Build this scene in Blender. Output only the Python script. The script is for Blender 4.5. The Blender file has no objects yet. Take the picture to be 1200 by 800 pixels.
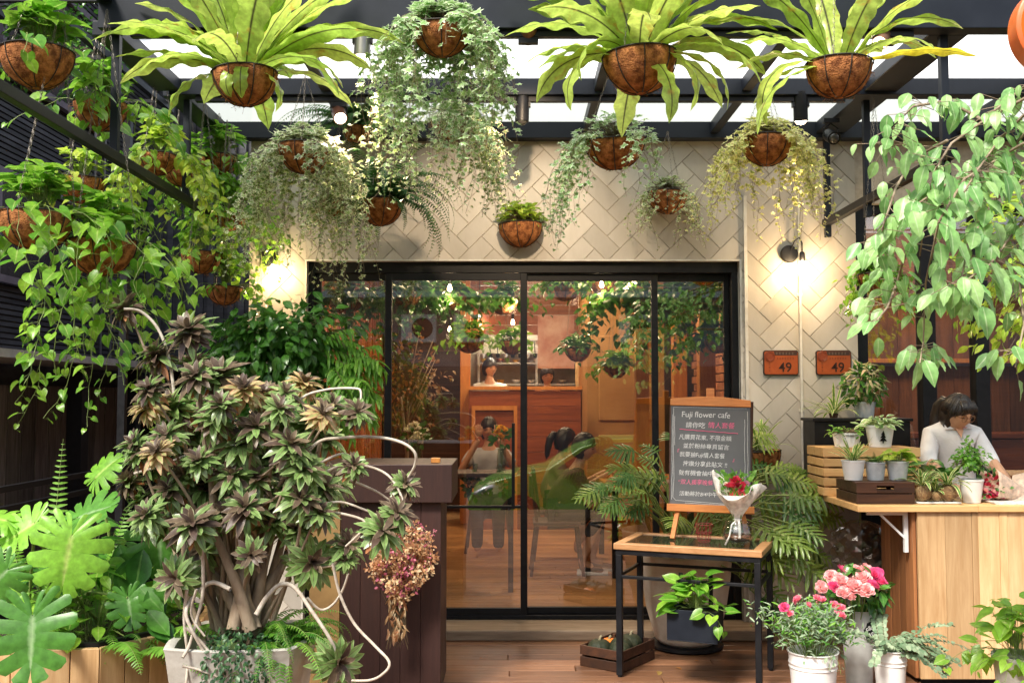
import bpy, math, random
import numpy as np
from mathutils import Vector, Matrix, Euler
R = math.radians
random.seed(7); rng = np.random.default_rng(7)
SC = bpy.context.scene; COL = SC.collection
FPX = 1167.0; TH = math.atan(65 / FPX); CAM = Vector((0, 0, 1.6))
def P(px, py, Y):
    """world point at depth Y seen at photo pixel (px, py) -- used only to choose where real things stand"""
    a = (px - 600) / FPX; b = (400 - py) / FPX
    d = Vector((a, math.cos(TH) - math.sin(TH) * b, math.sin(TH) + math.cos(TH) * b))
    return CAM + d * (Y / d.y)
U = random.uniform
# ------------------------------------------------------------------ objects
def worldloc(o):
    v = Vector((0, 0, 0))
    while o is not None:
        v += o.location; o = o.parent
    return v
def tag(o, label=None, cat=None, group=None, kind=None):
    if label: o['label'] = label
    if cat: o['category'] = cat
    if group: o['group'] = group
    if kind: o['kind'] = kind
    return o
def thing(name, label, cat, loc, group=None):
    o = bpy.data.objects.new(name, None); COL.objects.link(o); o.location = loc
    o.empty_display_size = .1
    return tag(o, label, cat, group)
def link_mesh(name, me, mats, parent):
    o = bpy.data.objects.new(name, me); COL.objects.link(o)
    for m in mats: me.materials.append(m)
    if parent is not None: o.parent = parent
    return o
def dup(root, loc, rotz=0, label=None):
    r = root.copy(); COL.objects.link(r); r.location = loc; r.rotation_euler = (0, 0, rotz)
    if label: r['label'] = label
    for ch in list(root.children):
        c = ch.copy(); COL.objects.link(c); c.parent = r
        for g in list(ch.children):
            d = g.copy(); COL.objects.link(d); d.parent = c
    return r
class MB:
    """collects shapes in world coordinates and links them as one mesh object"""
    def __init__(s): s.v = []; s.f = []; s.r = []; s.m = []; s.M = None
    def _add(s, vs, fs, mi=0, rnd=None):
        n = len(s.v)
        if s.M is not None: vs = [s.M @ Vector(v) for v in vs]
        s.v.extend([tuple(v) for v in vs]); s.f.extend([tuple(i + n for i in f) for f in fs])
        rr = U(0, 1) if rnd is None else rnd
        s.r.extend([rr] * len(vs)); s.m.extend([mi] * len(fs)); return s
    def box(s, a, b, mi=0, rnd=None, M=None):
        x0, y0, z0 = a; x1, y1, z1 = b
        vs = [(x0,y0,z0),(x1,y0,z0),(x1,y1,z0),(x0,y1,z0),(x0,y0,z1),(x1,y0,z1),(x1,y1,z1),(x0,y1,z1)]
        if M is not None: vs = [M @ Vector(v) for v in vs]
        return s._add(vs, [(0,3,2,1),(4,5,6,7),(0,1,5,4),(1,2,6,5),(2,3,7,6),(3,0,4,7)], mi, rnd)
    def bar(s, p, q, w, h=None, mi=0, rnd=None):
        p = Vector(p); q = Vector(q); d = q - p; L = d.length; h = h or w
        z = d.normalized(); up = Vector((0,0,1)) if abs(z.z) < .95 else Vector((0,1,0))
        x = z.cross(up).normalized(); y = x.cross(z)
        M = Matrix((x, y, z)).transposed().to_4x4(); M.translation = p
        return s.box((-w/2,-h/2,0), (w/2,h/2,L), mi, rnd, M)
    def tube(s, pts, r, n=6, mi=0, rnd=None, cap=True):
        pts = [Vector(p) for p in pts]; m = len(pts)
        rs = list(r) if hasattr(r, '__len__') else [r] * m
        vs = []; fs = []; up = None
        for i, p in enumerate(pts):
            d = (pts[min(i+1, m-1)] - pts[max(i-1, 0)])
            d = d.normalized() if d.length > 1e-9 else Vector((0,0,1))
            if up is None:
                up = Vector((0,0,1)) if abs(d.z) < .9 else Vector((1,0,0))
            x = d.cross(up)
            if x.length < 1e-6: x = d.cross(Vector((.3,.8,.5)))
            x.normalize(); y = x.cross(d).normalized(); up = y
            for k in range(n):
                a = 2 * math.pi * k / n
                vs.append(p + (x * math.cos(a) + y * math.sin(a)) * rs[i])
        for i in range(m - 1):
            for k in range(n):
                fs.append((i*n+k, i*n+(k+1)%n, (i+1)*n+(k+1)%n, (i+1)*n+k))
        if cap: fs.append(tuple(range(n-1, -1, -1))); fs.append(tuple((m-1)*n+k for k in range(n)))
        return s._add(vs, fs, mi, rnd)
    def lathe(s, prof, c, n=24, mi=0, rnd=None, M=None, cap0=True, cap1=True, jit=0):
        c = Vector(c); vs = []; fs = []
        for (r, z) in prof:
            for k in range(n):
                a = 2 * math.pi * k / n; rr = r * (1 + U(-jit, jit))
                v = Vector((rr * math.cos(a), rr * math.sin(a), z + U(-jit, jit) * .3 * r))
                vs.append((M @ v if M is not None else v) + c)
        m = len(prof)
        for i in range(m - 1):
            for k in range(n): fs.append((i*n+k, i*n+(k+1)%n, (i+1)*n+(k+1)%n, (i+1)*n+k))
        if cap0: fs.append(tuple(range(n-1, -1, -1)))
        if cap1: fs.append(tuple((m-1)*n+k for k in range(n)))
        return s._add(vs, fs, mi, rnd)
    def torus(s, c, Rr, r, n=28, k=5, M=None, mi=0):
        c = Vector(c); pts = []
        for i in range(n + 1):
            a = 2*math.pi*i/n; v = Vector((Rr*math.cos(a), Rr*math.sin(a), 0))
            pts.append((M @ v if M is not None else v) + c)
        return s.tube(pts, r, k, mi, cap=False)
    def prism(s, poly, z0, z1, mi=0, rnd=None, M=None):
        n = len(poly); vs = [(x, y, z0) for x, y in poly] + [(x, y, z1) for x, y in poly]
        if M is not None: vs = [M @ Vector(v) for v in vs]
        fs = [tuple(range(n-1, -1, -1)), tuple(range(n, 2*n))] + [(i, (i+1)%n, n+(i+1)%n, n+i) for i in range(n)]
        return s._add(vs, fs, mi, rnd)
    def quad(s, a, b, c, d, mi=0, rnd=None): return s._add([a, b, c, d], [(0,1,2,3)], mi, rnd)
    def build(s, name, mats, parent=None, smooth=False, bevel=0, seg=2, auto=None):
        if not isinstance(mats, (list, tuple)): mats = [mats]
        if parent is not None: org = worldloc(parent)
        else:
            a = np.array(s.v); lo = a.min(0); hi = a.max(0)
            org = Vector(((lo[0]+hi[0])/2, (lo[1]+hi[1])/2, lo[2]))
        me = bpy.data.meshes.new(name)
        me.from_pydata([(x-org.x, y-org.y, z-org.z) for x, y, z in s.v], [], s.f)
        at = me.attributes.new('rnd', 'FLOAT', 'POINT'); at.data.foreach_set('value', s.r)
        me.polygons.foreach_set('material_index', s.m)
        if smooth: me.polygons.foreach_set('use_smooth', [True] * len(s.f))
        me.update()
        o = link_mesh(name, me, mats, parent)
        if parent is None: o.location = org
        if bevel:
            b = o.modifiers.new('b', 'BEVEL'); b.width = bevel; b.segments = seg; b.limit_method = 'ANGLE'; b.angle_limit = R(40)
            b.use_clamp_overlap = True
        if smooth and auto:
            try: me.set_sharp_from_angle(angle=R(auto))
            except Exception: pass
        return o
# ------------------------------------------------------------------ materials
def newmat(name):
    m = bpy.data.materials.new(name); m.use_nodes = True; nt = m.node_tree; nt.nodes.clear()
    out = nt.nodes.new('ShaderNodeOutputMaterial'); return m, nt, out
def N(nt, t, **k):
    n = nt.nodes.new(t)
    for a, b in k.items():
        if a in n.inputs.keys(): n.inputs[a].default_value = b
        else: setattr(n, a, b)
    return n
def c4(c): return (c[0], c[1], c[2], 1)
def bump(nt, src, strength=.3, dist=.01):
    b = N(nt, 'ShaderNodeBump', Strength=strength, Distance=dist); nt.links.new(src, b.inputs['Height']); return b
def mapped(nt, scale=(1,1,1), world=False):
    if world:
        g = N(nt, 'ShaderNodeNewGeometry'); s = g.outputs['Position']
    else:
        g = N(nt, 'ShaderNodeTexCoord'); s = g.outputs['Object']
    m = N(nt, 'ShaderNodeMapping'); m.inputs['Scale'].default_value = scale
    nt.links.new(s, m.inputs['Vector']); return m.outputs['Vector']
def mat(name, c, c2=None, rough=.5, metal=0, scale=8, bmp=.15, bscale=None, spec=.5, stretch=(1,1,1), detail=6, contrast=(.35,.65), rv=0, bdist=.004, coat=0, sheen=0):
    m, nt, out = newmat(name); L = nt.links
    p = N(nt, 'ShaderNodeBsdfPrincipled', Roughness=rough, Metallic=metal)
    p.inputs['Specular IOR Level'].default_value = spec
    if coat: p.inputs['Coat Weight'].default_value = coat; p.inputs['Coat Roughness'].default_value = .1
    v = mapped(nt, stretch)
    n = N(nt, 'ShaderNodeTexNoise', Scale=scale, Detail=detail, Roughness=.6); L.new(v, n.inputs['Vector'])
    r = N(nt, 'ShaderNodeMapRange'); r.inputs['From Min'].default_value = contrast[0]; r.inputs['From Max'].default_value = contrast[1]
    L.new(n.outputs['Fac'], r.inputs['Value'])
    mx = N(nt, 'ShaderNodeMix', data_type='RGBA'); mx.inputs[6].default_value = c4(c)
    mx.inputs[7].default_value = c4(c2 or [x * .75 for x in c]); L.new(r.outputs['Result'], mx.inputs[0])
    col = mx.outputs[2]
    if rv:
        at = N(nt, 'ShaderNodeAttribute', attribute_name='rnd')
        mr = N(nt, 'ShaderNodeMapRange'); mr.inputs['To Min'].default_value = 1 - rv; mr.inputs['To Max'].default_value = 1 + rv
        L.new(at.outputs['Fac'], mr.inputs['Value'])
        hv = N(nt, 'ShaderNodeHueSaturation'); L.new(mr.outputs['Result'], hv.inputs['Value']); L.new(col, hv.inputs['Color']); col = hv.outputs['Color']
    L.new(col, p.inputs['Base Color'])
    rr = N(nt, 'ShaderNodeMapRange'); rr.inputs['To Min'].default_value = max(0, rough - .08); rr.inputs['To Max'].default_value = min(1, rough + .12)
    L.new(n.outputs['Fac'], rr.inputs['Value']); L.new(rr.outputs['Result'], p.inputs['Roughness'])
    if bmp:
        n2 = N(nt, 'ShaderNodeTexNoise', Scale=bscale or scale * 4, Detail=8); L.new(v, n2.inputs['Vector'])
        b = bump(nt, n2.outputs['Fac'], bmp, bdist); L.new(b.outputs['Normal'], p.inputs['Normal'])
    L.new(p.outputs[0], out.inputs[0]); return m
def wood(name, c, c2, axis='x', rough=.5, rv=.25, scale=1.0, spec=.4, knots=.5, world=False, coat=0):
    m, nt, out = newmat(name); L = nt.links
    p = N(nt, 'ShaderNodeBsdfPrincipled'); p.inputs['Specular IOR Level'].default_value = spec
    if coat: p.inputs['Coat Weight'].default_value = coat; p.inputs['Coat Roughness'].default_value = .15
    st = {'x': (1.2, 14, 14), 'y': (14, 1.2, 14), 'z': (14, 14, 1.2)}[axis]; st = tuple(k * scale for k in st)
    v = mapped(nt, st, world)
    at = N(nt, 'ShaderNodeAttribute', attribute_name='rnd')
    sc = N(nt, 'ShaderNodeVectorMath', operation='SCALE'); sc.inputs[0].default_value = (31, 17, 23); L.new(at.outputs['Fac'], sc.inputs['Scale'])
    ad = N(nt, 'ShaderNodeVectorMath', operation='ADD'); L.new(v, ad.inputs[0]); L.new(sc.outputs[0], ad.inputs[1])
    n = N(nt, 'ShaderNodeTexNoise', Scale=1.3, Detail=7, Roughness=.62, Distortion=1.2); L.new(ad.outputs[0], n.inputs['Vector'])
    n3 = N(nt, 'ShaderNodeTexNoise', Scale=6, Detail=3, Roughness=.7); L.new(ad.outputs[0], n3.inputs['Vector'])
    mm = N(nt, 'ShaderNodeMath', operation='ADD'); ml = N(nt, 'ShaderNodeMath', operation='MULTIPLY'); ml.inputs[1].default_value = .4
    L.new(n3.outputs['Fac'], ml.inputs[0]); L.new(n.outputs['Fac'], mm.inputs[0]); L.new(ml.outputs[0], mm.inputs[1])
    r = N(nt, 'ShaderNodeMapRange'); r.inputs['From Min'].default_value = .5; r.inputs['From Max'].default_value = .92; L.new(mm.outputs[0], r.inputs['Value'])
    mx = N(nt, 'ShaderNodeMix', data_type='RGBA'); mx.inputs[6].default_value = c4(c); mx.inputs[7].default_value = c4(c2); L.new(r.outputs[0], mx.inputs[0])
    mr = N(nt, 'ShaderNodeMapRange'); mr.inputs['To Min'].default_value = 1 - rv; mr.inputs['To Max'].default_value = 1 + rv; L.new(at.outputs['Fac'], mr.inputs['Value'])
    hv = N(nt, 'ShaderNodeHueSaturation'); L.new(mr.outputs[0], hv.inputs['Value']); L.new(mx.outputs[2], hv.inputs['Color'])
    L.new(hv.outputs[0], p.inputs['Base Color'])
    rr = N(nt, 'ShaderNodeMapRange'); rr.inputs['To Min'].default_value = max(.02, rough - .12); rr.inputs['To Max'].default_value = rough + .15
    L.new(n.outputs['Fac'], rr.inputs['Value']); L.new(rr.outputs[0], p.inputs['Roughness'])
    b = bump(nt, mm.outputs[0], .25, .004); L.new(b.outputs[0], p.inputs['Normal'])
    L.new(p.outputs[0], out.inputs[0]); return m
def leafmat(name, c0, c1, edge=None, edge_pow=(.45, .95), vein=None, trans=.35, rough=.42, spec=.45, hue=0, spots=None):
    """c0..c1 picked per leaf by attribute rnd; 'edge' 0 = midrib, 1 = margin"""
    m, nt, out = newmat(name); L = nt.links
    at = N(nt, 'ShaderNodeAttribute', attribute_name='rnd'); ae = N(nt, 'ShaderNodeAttribute', attribute_name='edge')
    mx = N(nt, 'ShaderNodeMix', data_type='RGBA'); mx.inputs[6].default_value = c4(c0); mx.inputs[7].default_value = c4(c1); L.new(at.outputs['Fac'], mx.inputs[0])
    col = mx.outputs[2]
    tc = mapped(nt); no = N(nt, 'ShaderNodeTexNoise', Scale=45, Detail=3); L.new(tc, no.inputs['Vector'])
    if edge:
        ad = N(nt, 'ShaderNodeMath', operation='ADD'); s1 = N(nt, 'ShaderNodeMath', operation='MULTIPLY_ADD')
        s1.inputs[1].default_value = .8; s1.inputs[2].default_value = -.4; L.new(no.outputs['Fac'], s1.inputs[0])
        L.new(ae.outputs['Fac'], ad.inputs[0]); L.new(s1.outputs[0], ad.inputs[1])
        r = N(nt, 'ShaderNodeMapRange'); r.inputs['From Min'].default_value = edge_pow[0]; r.inputs['From Max'].default_value = edge_pow[1]
        L.new(ad.outputs[0], r.inputs['Value'])
        m2 = N(nt, 'ShaderNodeMix', data_type='RGBA'); m2.inputs[7].default_value = c4(edge); L.new(col, m2.inputs[6]); L.new(r.outputs[0], m2.inputs[0]); col = m2.outputs[2]
    if vein:
        r = N(nt, 'ShaderNodeMapRange'); r.inputs['From Min'].default_value = .02; r.inputs['From Max'].default_value = .13; r.inputs['To Min'].default_value = 1; r.inputs['To Max'].default_value = 0
        L.new(ae.outputs['Fac'], r.inputs['Value'])
        m3 = N(nt, 'ShaderNodeMix', data_type='RGBA'); m3.inputs[7].default_value = c4(vein); L.new(col, m3.inputs[6]); L.new(r.outputs[0], m3.inputs[0]); col = m3.outputs[2]
    if spots:
        n5 = N(nt, 'ShaderNodeTexNoise', Scale=14, Detail=4); L.new(tc, n5.inputs['Vector'])
        r = N(nt, 'ShaderNodeMapRange'); r.inputs['From Min'].default_value = .6; r.inputs['From Max'].default_value = .72; L.new(n5.outputs['Fac'], r.inputs['Value'])
        m5 = N(nt, 'ShaderNodeMix', data_type='RGBA'); m5.inputs[7].default_value = c4(spots); L.new(col, m5.inputs[6]); L.new(r.outputs[0], m5.inputs[0]); col = m5.outputs[2]
    mv = N(nt, 'ShaderNodeMapRange'); mv.inputs['From Min'].default_value = .3; mv.inputs['From Max'].default_value = .7; mv.inputs['To Min'].default_value = .78; mv.inputs['To Max'].default_value = 1.22
    L.new(no.outputs['Fac'], mv.inputs['Value'])
    hv = N(nt, 'ShaderNodeHueSaturation'); L.new(col, hv.inputs['Color']); L.new(mv.outputs[0], hv.inputs['Value'])
    p = N(nt, 'ShaderNodeBsdfPrincipled', Roughness=rough); p.inputs['Specular IOR Level'].default_value = spec
    L.new(hv.outputs[0], p.inputs['Base Color'])
    b = bump(nt, no.outputs['Fac'], .25, .003); L.new(b.outputs[0], p.inputs['Normal'])
    t = N(nt, 'ShaderNodeBsdfTranslucent'); h2 = N(nt, 'ShaderNodeHueSaturation', Saturation=1.0, Value=1.5); L.new(hv.outputs[0], h2.inputs['Color']); L.new(h2.outputs[0], t.inputs['Color'])
    ms = N(nt, 'ShaderNodeMixShader'); ms.inputs[0].default_value = trans; L.new(p.outputs[0], ms.inputs[1]); L.new(t.outputs[0], ms.inputs[2])
    L.new(ms.outputs[0], out.inputs[0]); return m
def emis(name, c, s):
    m, nt, out = newmat(name); e = N(nt, 'ShaderNodeEmission', Strength=s); e.inputs['Color'].default_value = c4(c)
    nt.links.new(e.outputs[0], out.inputs[0]); return m
def glassmat(name, tint=(1,1,1), base=.05, k=.5, rough=.0):
    m, nt, out = newmat(name); L = nt.links
    t = N(nt, 'ShaderNodeBsdfTransparent'); t.inputs['Color'].default_value = c4(tint)
    g = N(nt, 'ShaderNodeBsdfGlossy', Roughness=rough)
    lw = N(nt, 'ShaderNodeLayerWeight', Blend=.5); pw = N(nt, 'ShaderNodeMath', operation='POWER'); pw.inputs[1].default_value = 4
    L.new(lw.outputs['Facing'], pw.inputs[0])
    ma = N(nt, 'ShaderNodeMath', operation='MULTIPLY_ADD'); ma.inputs[1].default_value = k; ma.inputs[2].default_value = base; L.new(pw.outputs[0], ma.inputs[0])
    ms = N(nt, 'ShaderNodeMixShader'); L.new(ma.outputs[0], ms.inputs[0]); L.new(t.outputs[0], ms.inputs[1]); L.new(g.outputs[0], ms.inputs[2])
    L.new(ms.outputs[0], out.inputs[0]); return m
G = {}
G['black'] = mat('black_metal', (.006,.0065,.008), (.011,.0115,.014), rough=.42, scale=20, bmp=.05, spec=.25)
G['steel'] = mat('dark_blue_steel', (.009,.012,.019), (.013,.017,.026), rough=.45, scale=6, bmp=.06, spec=.25)
G['coco'] = mat('coconut_fibre', (.54,.22,.08), (.17,.06,.024), rough=.95, scale=26, bmp=1, bscale=130, bdist=.012, contrast=(.38,.62), spec=.15)
G['wire'] = mat('dark_wire', (.02,.014,.01), rough=.6, bmp=0)
G['chain'] = mat('galvanised_chain', (.28,.26,.23), (.14,.11,.08), rough=.5, metal=.7, bmp=0)
G['tile'] = mat('cream_tile', (.50,.465,.41), (.385,.35,.295), rough=.42, scale=3.5, bmp=.3, bscale=30, rv=.17, contrast=(.36,.66), stretch=(1,1,.4))
G['grout'] = mat('grout', (.46,.41,.34), rough=.9, scale=20)
G['trimw'] = mat('white_paint', (.66,.64,.58), (.5,.47,.42), rough=.45, scale=10, bmp=.1)
G['deck'] = wood('deck_wood', (.26,.125,.065), (.11,.05,.028), 'x', rough=.30, rv=.38, scale=1.0, spec=.5, coat=.25)
G['sill'] = wood('worn_sill', (.36,.27,.19), (.20,.14,.09), 'x', rough=.6, rv=.1)
G['floor'] = wood('oak_floor', (.50,.28,.12), (.36,.18,.07), 'x', rough=.3, rv=.22, scale=.9)
G['redwood'] = wood('red_brown_panel', (.33,.10,.04), (.16,.04,.018), 'x', rough=.3, rv=.18, scale=.8, coat=.3)
G['redwoodz'] = wood('red_brown_slats', (.46,.14,.04), (.20,.045,.015), 'z', rough=.35, rv=.35)
G['orange'] = wood('orange_timber', (.62,.27,.07), (.42,.15,.04), 'z', rough=.35, rv=.1)
G['ochre'] = mat('ochre_plaster', (.50,.29,.10), (.42,.22,.07), rough=.6, scale=3)
G['pine'] = wood('pale_cedar', (.70,.47,.25), (.50,.29,.13), 'z', rough=.5, rv=.30, scale=.9)
G['pinex'] = wood('pale_pine', (.68,.43,.19), (.54,.30,.12), 'x', rough=.45, rv=.2)
G['cedar_red'] = wood('reddish_cedar', (.36,.15,.055), (.18,.07,.03), 'z', rough=.5, rv=.3)
G['darkwood'] = wood('dark_crate_wood', (.085,.035,.018), (.035,.016,.01), 'x', rough=.5, rv=.4)
G['brown'] = wood('purple_brown_laminate', (.055,.026,.022), (.035,.017,.015), 'z', rough=.45, rv=.15, scale=1.6)
G['easel'] = wood('orange_beech', (.60,.23,.06), (.46,.15,.035), 'x', rough=.4, rv=.15)
G['stone'] = mat('weathered_stone', (.80,.77,.69), (.56,.50,.41), rough=.8, scale=4, bmp=.4, bscale=40)
G['stonegrey'] = mat('pale_concrete', (.50,.49,.45), (.36,.34,.30), rough=.8, scale=7, bmp=.4, bscale=50)
G['zinc'] = mat('white_enamel', (.84,.84,.83), (.74,.74,.73), rough=.3, scale=6, bmp=.1)
G['galv'] = mat('galvanised_grey', (.42,.45,.48), (.60,.62,.64), rough=.4, metal=.25, scale=18, bmp=.1)
G['soil'] = mat('soil', (.035,.022,.014), rough=1, scale=40, bmp=1, bdist=.01)
G['bark'] = mat('pale_bark', (.34,.27,.19), (.20,.14,.09), rough=.85, scale=22, bmp=.7, bscale=60, stretch=(1,1,.3))
G['bark2'] = mat('bleached_stem', (.60,.55,.47), (.40,.33,.26), rough=.8, scale=25, bmp=.5, bscale=60)
G['stem'] = mat('green_stem', (.22,.30,.08), (.16,.22,.05), rough=.5, bmp=0)
G['stemb'] = mat('brown_stem', (.20,.15,.08), rough=.7, bmp=0)
G['pothos'] = leafmat('pothos_leaf', (.09,.27,.025), (.28,.50,.05), vein=(.35,.5,.12), trans=.4, rough=.3)
G['lime'] = leafmat('lime_pothos_leaf', (.20,.38,.035), (.48,.58,.07), vein=(.5,.6,.15), trans=.42, rough=.33)
G['deep'] = leafmat('deep_green_leaf', (.025,.10,.014), (.08,.23,.03), vein=(.12,.25,.06), trans=.25, rough=.28)
G['ivy'] = leafmat('variegated_ivy_leaf', (.13,.25,.07), (.30,.40,.13), edge=(.74,.76,.54), edge_pow=(.35,.85), trans=.35, rough=.4)
G['ivyg'] = leafmat('silver_ivy_leaf', (.17,.34,.10), (.32,.48,.18), edge=(.70,.78,.58), edge_pow=(.5,1.0), trans=.3, rough=.4)
G['ivyy'] = leafmat('golden_ivy_leaf', (.25,.34,.06), (.55,.56,.16), edge=(.75,.70,.32), edge_pow=(.35,.9), trans=.35, rough=.4)
G['nest'] = leafmat('birds_nest_frond', (.31,.47,.075), (.52,.62,.14), vein=(.05,.05,.02), trans=.45, rough=.3, spots=(.42,.30,.06))
G['fern'] = leafmat('fern_leaflet', (.05,.20,.02), (.20,.42,.05), trans=.4)
G['fernd'] = leafmat('dark_fern_leaflet', (.02,.085,.02), (.06,.17,.035), trans=.3)
G['drac'] = leafmat('bronze_green_leaf', (.21,.36,.10), (.13,.17,.07), edge=(.56,.58,.33), edge_pow=(.75,1.35), vein=(.12,.07,.05), trans=.2, rough=.3, spec=.5)
G['dracd'] = leafmat('bronze_purple_leaf', (.15,.11,.07), (.08,.05,.04), edge=(.42,.34,.22), edge_pow=(.75,1.2), trans=.15, rough=.38, spec=.3)
G['monst'] = leafmat('monstera_leaf', (.12,.34,.03), (.26,.54,.06), vein=(.45,.62,.15), trans=.35, rough=.36, spec=.45)
G['monstd'] = leafmat('dark_monstera_leaf', (.045,.16,.022), (.10,.27,.04), vein=(.25,.4,.18), trans=.2, rough=.34, spec=.45)
G['tree'] = leafmat('overhanging_leaf', (.15,.35,.10), (.34,.54,.20), vein=(.42,.58,.30), trans=.33, rough=.38)
G['euc'] = leafmat('eucalyptus_leaf', (.12,.21,.11), (.30,.38,.24), trans=.2, rough=.55)
G['phil'] = leafmat('split_philodendron_leaf', (.03,.11,.018), (.26,.36,.06), vein=(.32,.38,.12), trans=.25, rough=.3)
G['strip'] = leafmat('striped_leaf', (.07,.20,.035), (.15,.30,.06), edge=(.68,.68,.34), edge_pow=(.5,.8), trans=.3)
def petal(name, a, b, e=None): return leafmat(name, a, b, edge=e, trans=.35, rough=.6, spec=.2)
G['pink'] = petal('pale_pink_petal', (.80,.34,.38), (.85,.52,.52), (.9,.66,.62))
G['magenta'] = petal('magenta_petal', (.72,.07,.25), (.80,.18,.36))
G['red'] = petal('crimson_petal', (.62,.02,.06), (.70,.10,.16))
G['white_p'] = petal('cream_petal', (.80,.76,.60), (.86,.84,.74))
G['yellow_p'] = petal('yellow_petal', (.80,.42,.03), (.85,.60,.08))
G['dry1'] = petal('dried_cream', (.72,.50,.27), (.82,.70,.48)); G['dry2'] = petal('dried_rust', (.48,.24,.12), (.62,.38,.22)); G['dry3'] = petal('dried_purple', (.42,.10,.17), (.60,.20,.28))
# ------------------------------------------------------------------ foliage
def tpl(vs, fs, edge):
    sizes = np.array([len(f) for f in fs]); idx = np.array([i for f in fs for i in f])
    return dict(v=np.array(vs, float), idx=idx, sizes=sizes, e=np.array(edge, float))
def blade(prof, fold=.15, droop=.2, cols=1, lobe=0, wav=0, twist=0):
    vs = []; fs = []; ed = []; S = np.linspace(-1, 1, 2*cols+1); n = len(S)
    for i, (t, w) in enumerate(prof):
        for s in S:
            x = w * s; y = t - (lobe * abs(s)**1.3 * max(0, 1 - t/.3) if lobe else 0)
            z = fold * abs(x) - droop * t * t + wav * abs(s) * math.sin(t * 17 + s * 2)
            a = twist * t; x2 = x * math.cos(a) - z * math.sin(a) * .5; z2 = z + x * math.sin(a)
            vs.append((x2, y, z2)); ed.append(abs(s))
    for i in range(len(prof) - 1):
        for k in range(n - 1): fs.append((i*n+k, i*n+k+1, (i+1)*n+k+1, (i+1)*n+k))
    return tpl(vs, fs, ed)
def variants(fn, ds): return [fn(*d) for d in ds]
HP = [(0,.27),(.10,.42),(.28,.46),(.5,.38),(.72,.22),(.88,.09),(1,.005)]
HEART = [blade(HP, f, d, 1, .2, 0, t) for f, d, t in ((.3,.15,.2),(.12,.4,-.25),(.45,.25,0),(.2,.05,.4))]
EP = [(0,.02),(.12,.15),(.32,.27),(.55,.28),(.78,.16),(.92,.05),(1,.005)]
ELL = [blade(EP, f, d, 1, 0, w, t) for f, d, t, w in ((.3,.15,.2,0),(.15,.35,-.25,.02),(.4,.25,0,.015),(.2,-.05,.35,0))]
TP = [(0,.03),(.08,.14),(.22,.235),(.42,.275),(.6,.245),(.76,.165),(.88,.085),(1,.004)]
TREEL = [blade(TP, f, d, 2, 0, w, t) for f, d, t, w in ((.25,.15,.2,.018),(.12,.35,-.25,.022),(.35,.25,0,.015),(.2,.0,.3,.02))]
LP = [(0,.05),(.2,.10),(.5,.125),(.75,.09),(.92,.035),(1,.003)]
LANCE = [blade(LP, .6, d, 1, 0, 0, t) for d, t in ((.2,.1),(.5,-.2),(.8,.1))]
DP = [(0,.06),(.15,.10),(.38,.15),(.62,.165),(.80,.135),(.93,.065),(1,.01)]
DRAC = [blade(DP, .35, d, 1, 0, .012, t) for d, t in ((.4,.15),(.7,-.2),(1.0,.1),(.25,.25))]
NP = [(0,.05),(.4,.05),(.8,.03),(1,.003)]
NARROW = [blade(NP, .5, d, 1) for d in (.2,.6,1.0)]
def ivy_t(d):
    out = [(0,1),(.13,.66),(.47,.70),(.27,.40),(.52,.10),(.17,.10),(0,.20),(-.17,.10),(-.52,.10),(-.27,.40),(-.47,.70),(-.13,.66)]
    c = (0,.42); vs = [(c[0], c[1], .04)]; ed = [0]; n = len(out)
    for k, e in ((.55,.35),(1,1)):
        for x, y in out:
            X = c[0]+(x-c[0])*k; Y = c[1]+(y-c[1])*k; vs.append((X, Y, -d*(X*X+Y*Y*.5)+.04*(1-k))); ed.append(e)
    fs = [(0, 1+i, 1+(i+1)%n) for i in range(n)] + [(1+i, 1+n+i, 1+n+(i+1)%n, 1+(i+1)%n) for i in range(n)]
    return tpl(vs, fs, ed)
IVY = [ivy_t(d) for d in (.1,.35,.6,-.15)]
PINNA = [blade([(0,.10),(.3,.15),(.7,.10),(1,.01)], .2, d, 1) for d in (.1,.35)]
RND = [tpl([(0,.5,.03)] + [(.5*math.sin(a), .5-.5*math.cos(a), 0) for a in np.linspace(0, 2*math.pi, 9)[:-1]], [(0,1+i,1+(i+1)%8) for i in range(8)], [0]+[1]*8)]
def compose(parts):
    vs = []; idx = []; sz = []; ed = []; off = 0
    for t, M in parts:
        M = np.array(M); v = t['v'] @ M[:3,:3].T + M[:3,3]; vs.append(v); idx.append(t['idx']+off); sz.append(t['sizes']); ed.append(t['e']); off += len(v)
    return dict(v=np.vstack(vs), idx=np.concatenate(idx), sizes=np.concatenate(sz), e=np.concatenate(ed))
def fm(pos, d, nrm, sc, scx=None):
    """4x4: leaf +Y along d, +Z near nrm"""
    d = np.asarray(d, float); d = d / (np.linalg.norm(d) + 1e-9); nrm = np.asarray(nrm, float)
    x = np.cross(d, nrm); l = np.linalg.norm(x)
    if l < 1e-4: x = np.cross(d, (.31,.77,.55)); l = np.linalg.norm(x)
    x /= l; z = np.cross(x, d); M = np.eye(4)
    M[:3,0] = x * (scx or sc); M[:3,1] = d * sc; M[:3,2] = z * sc; M[:3,3] = pos; return M
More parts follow.
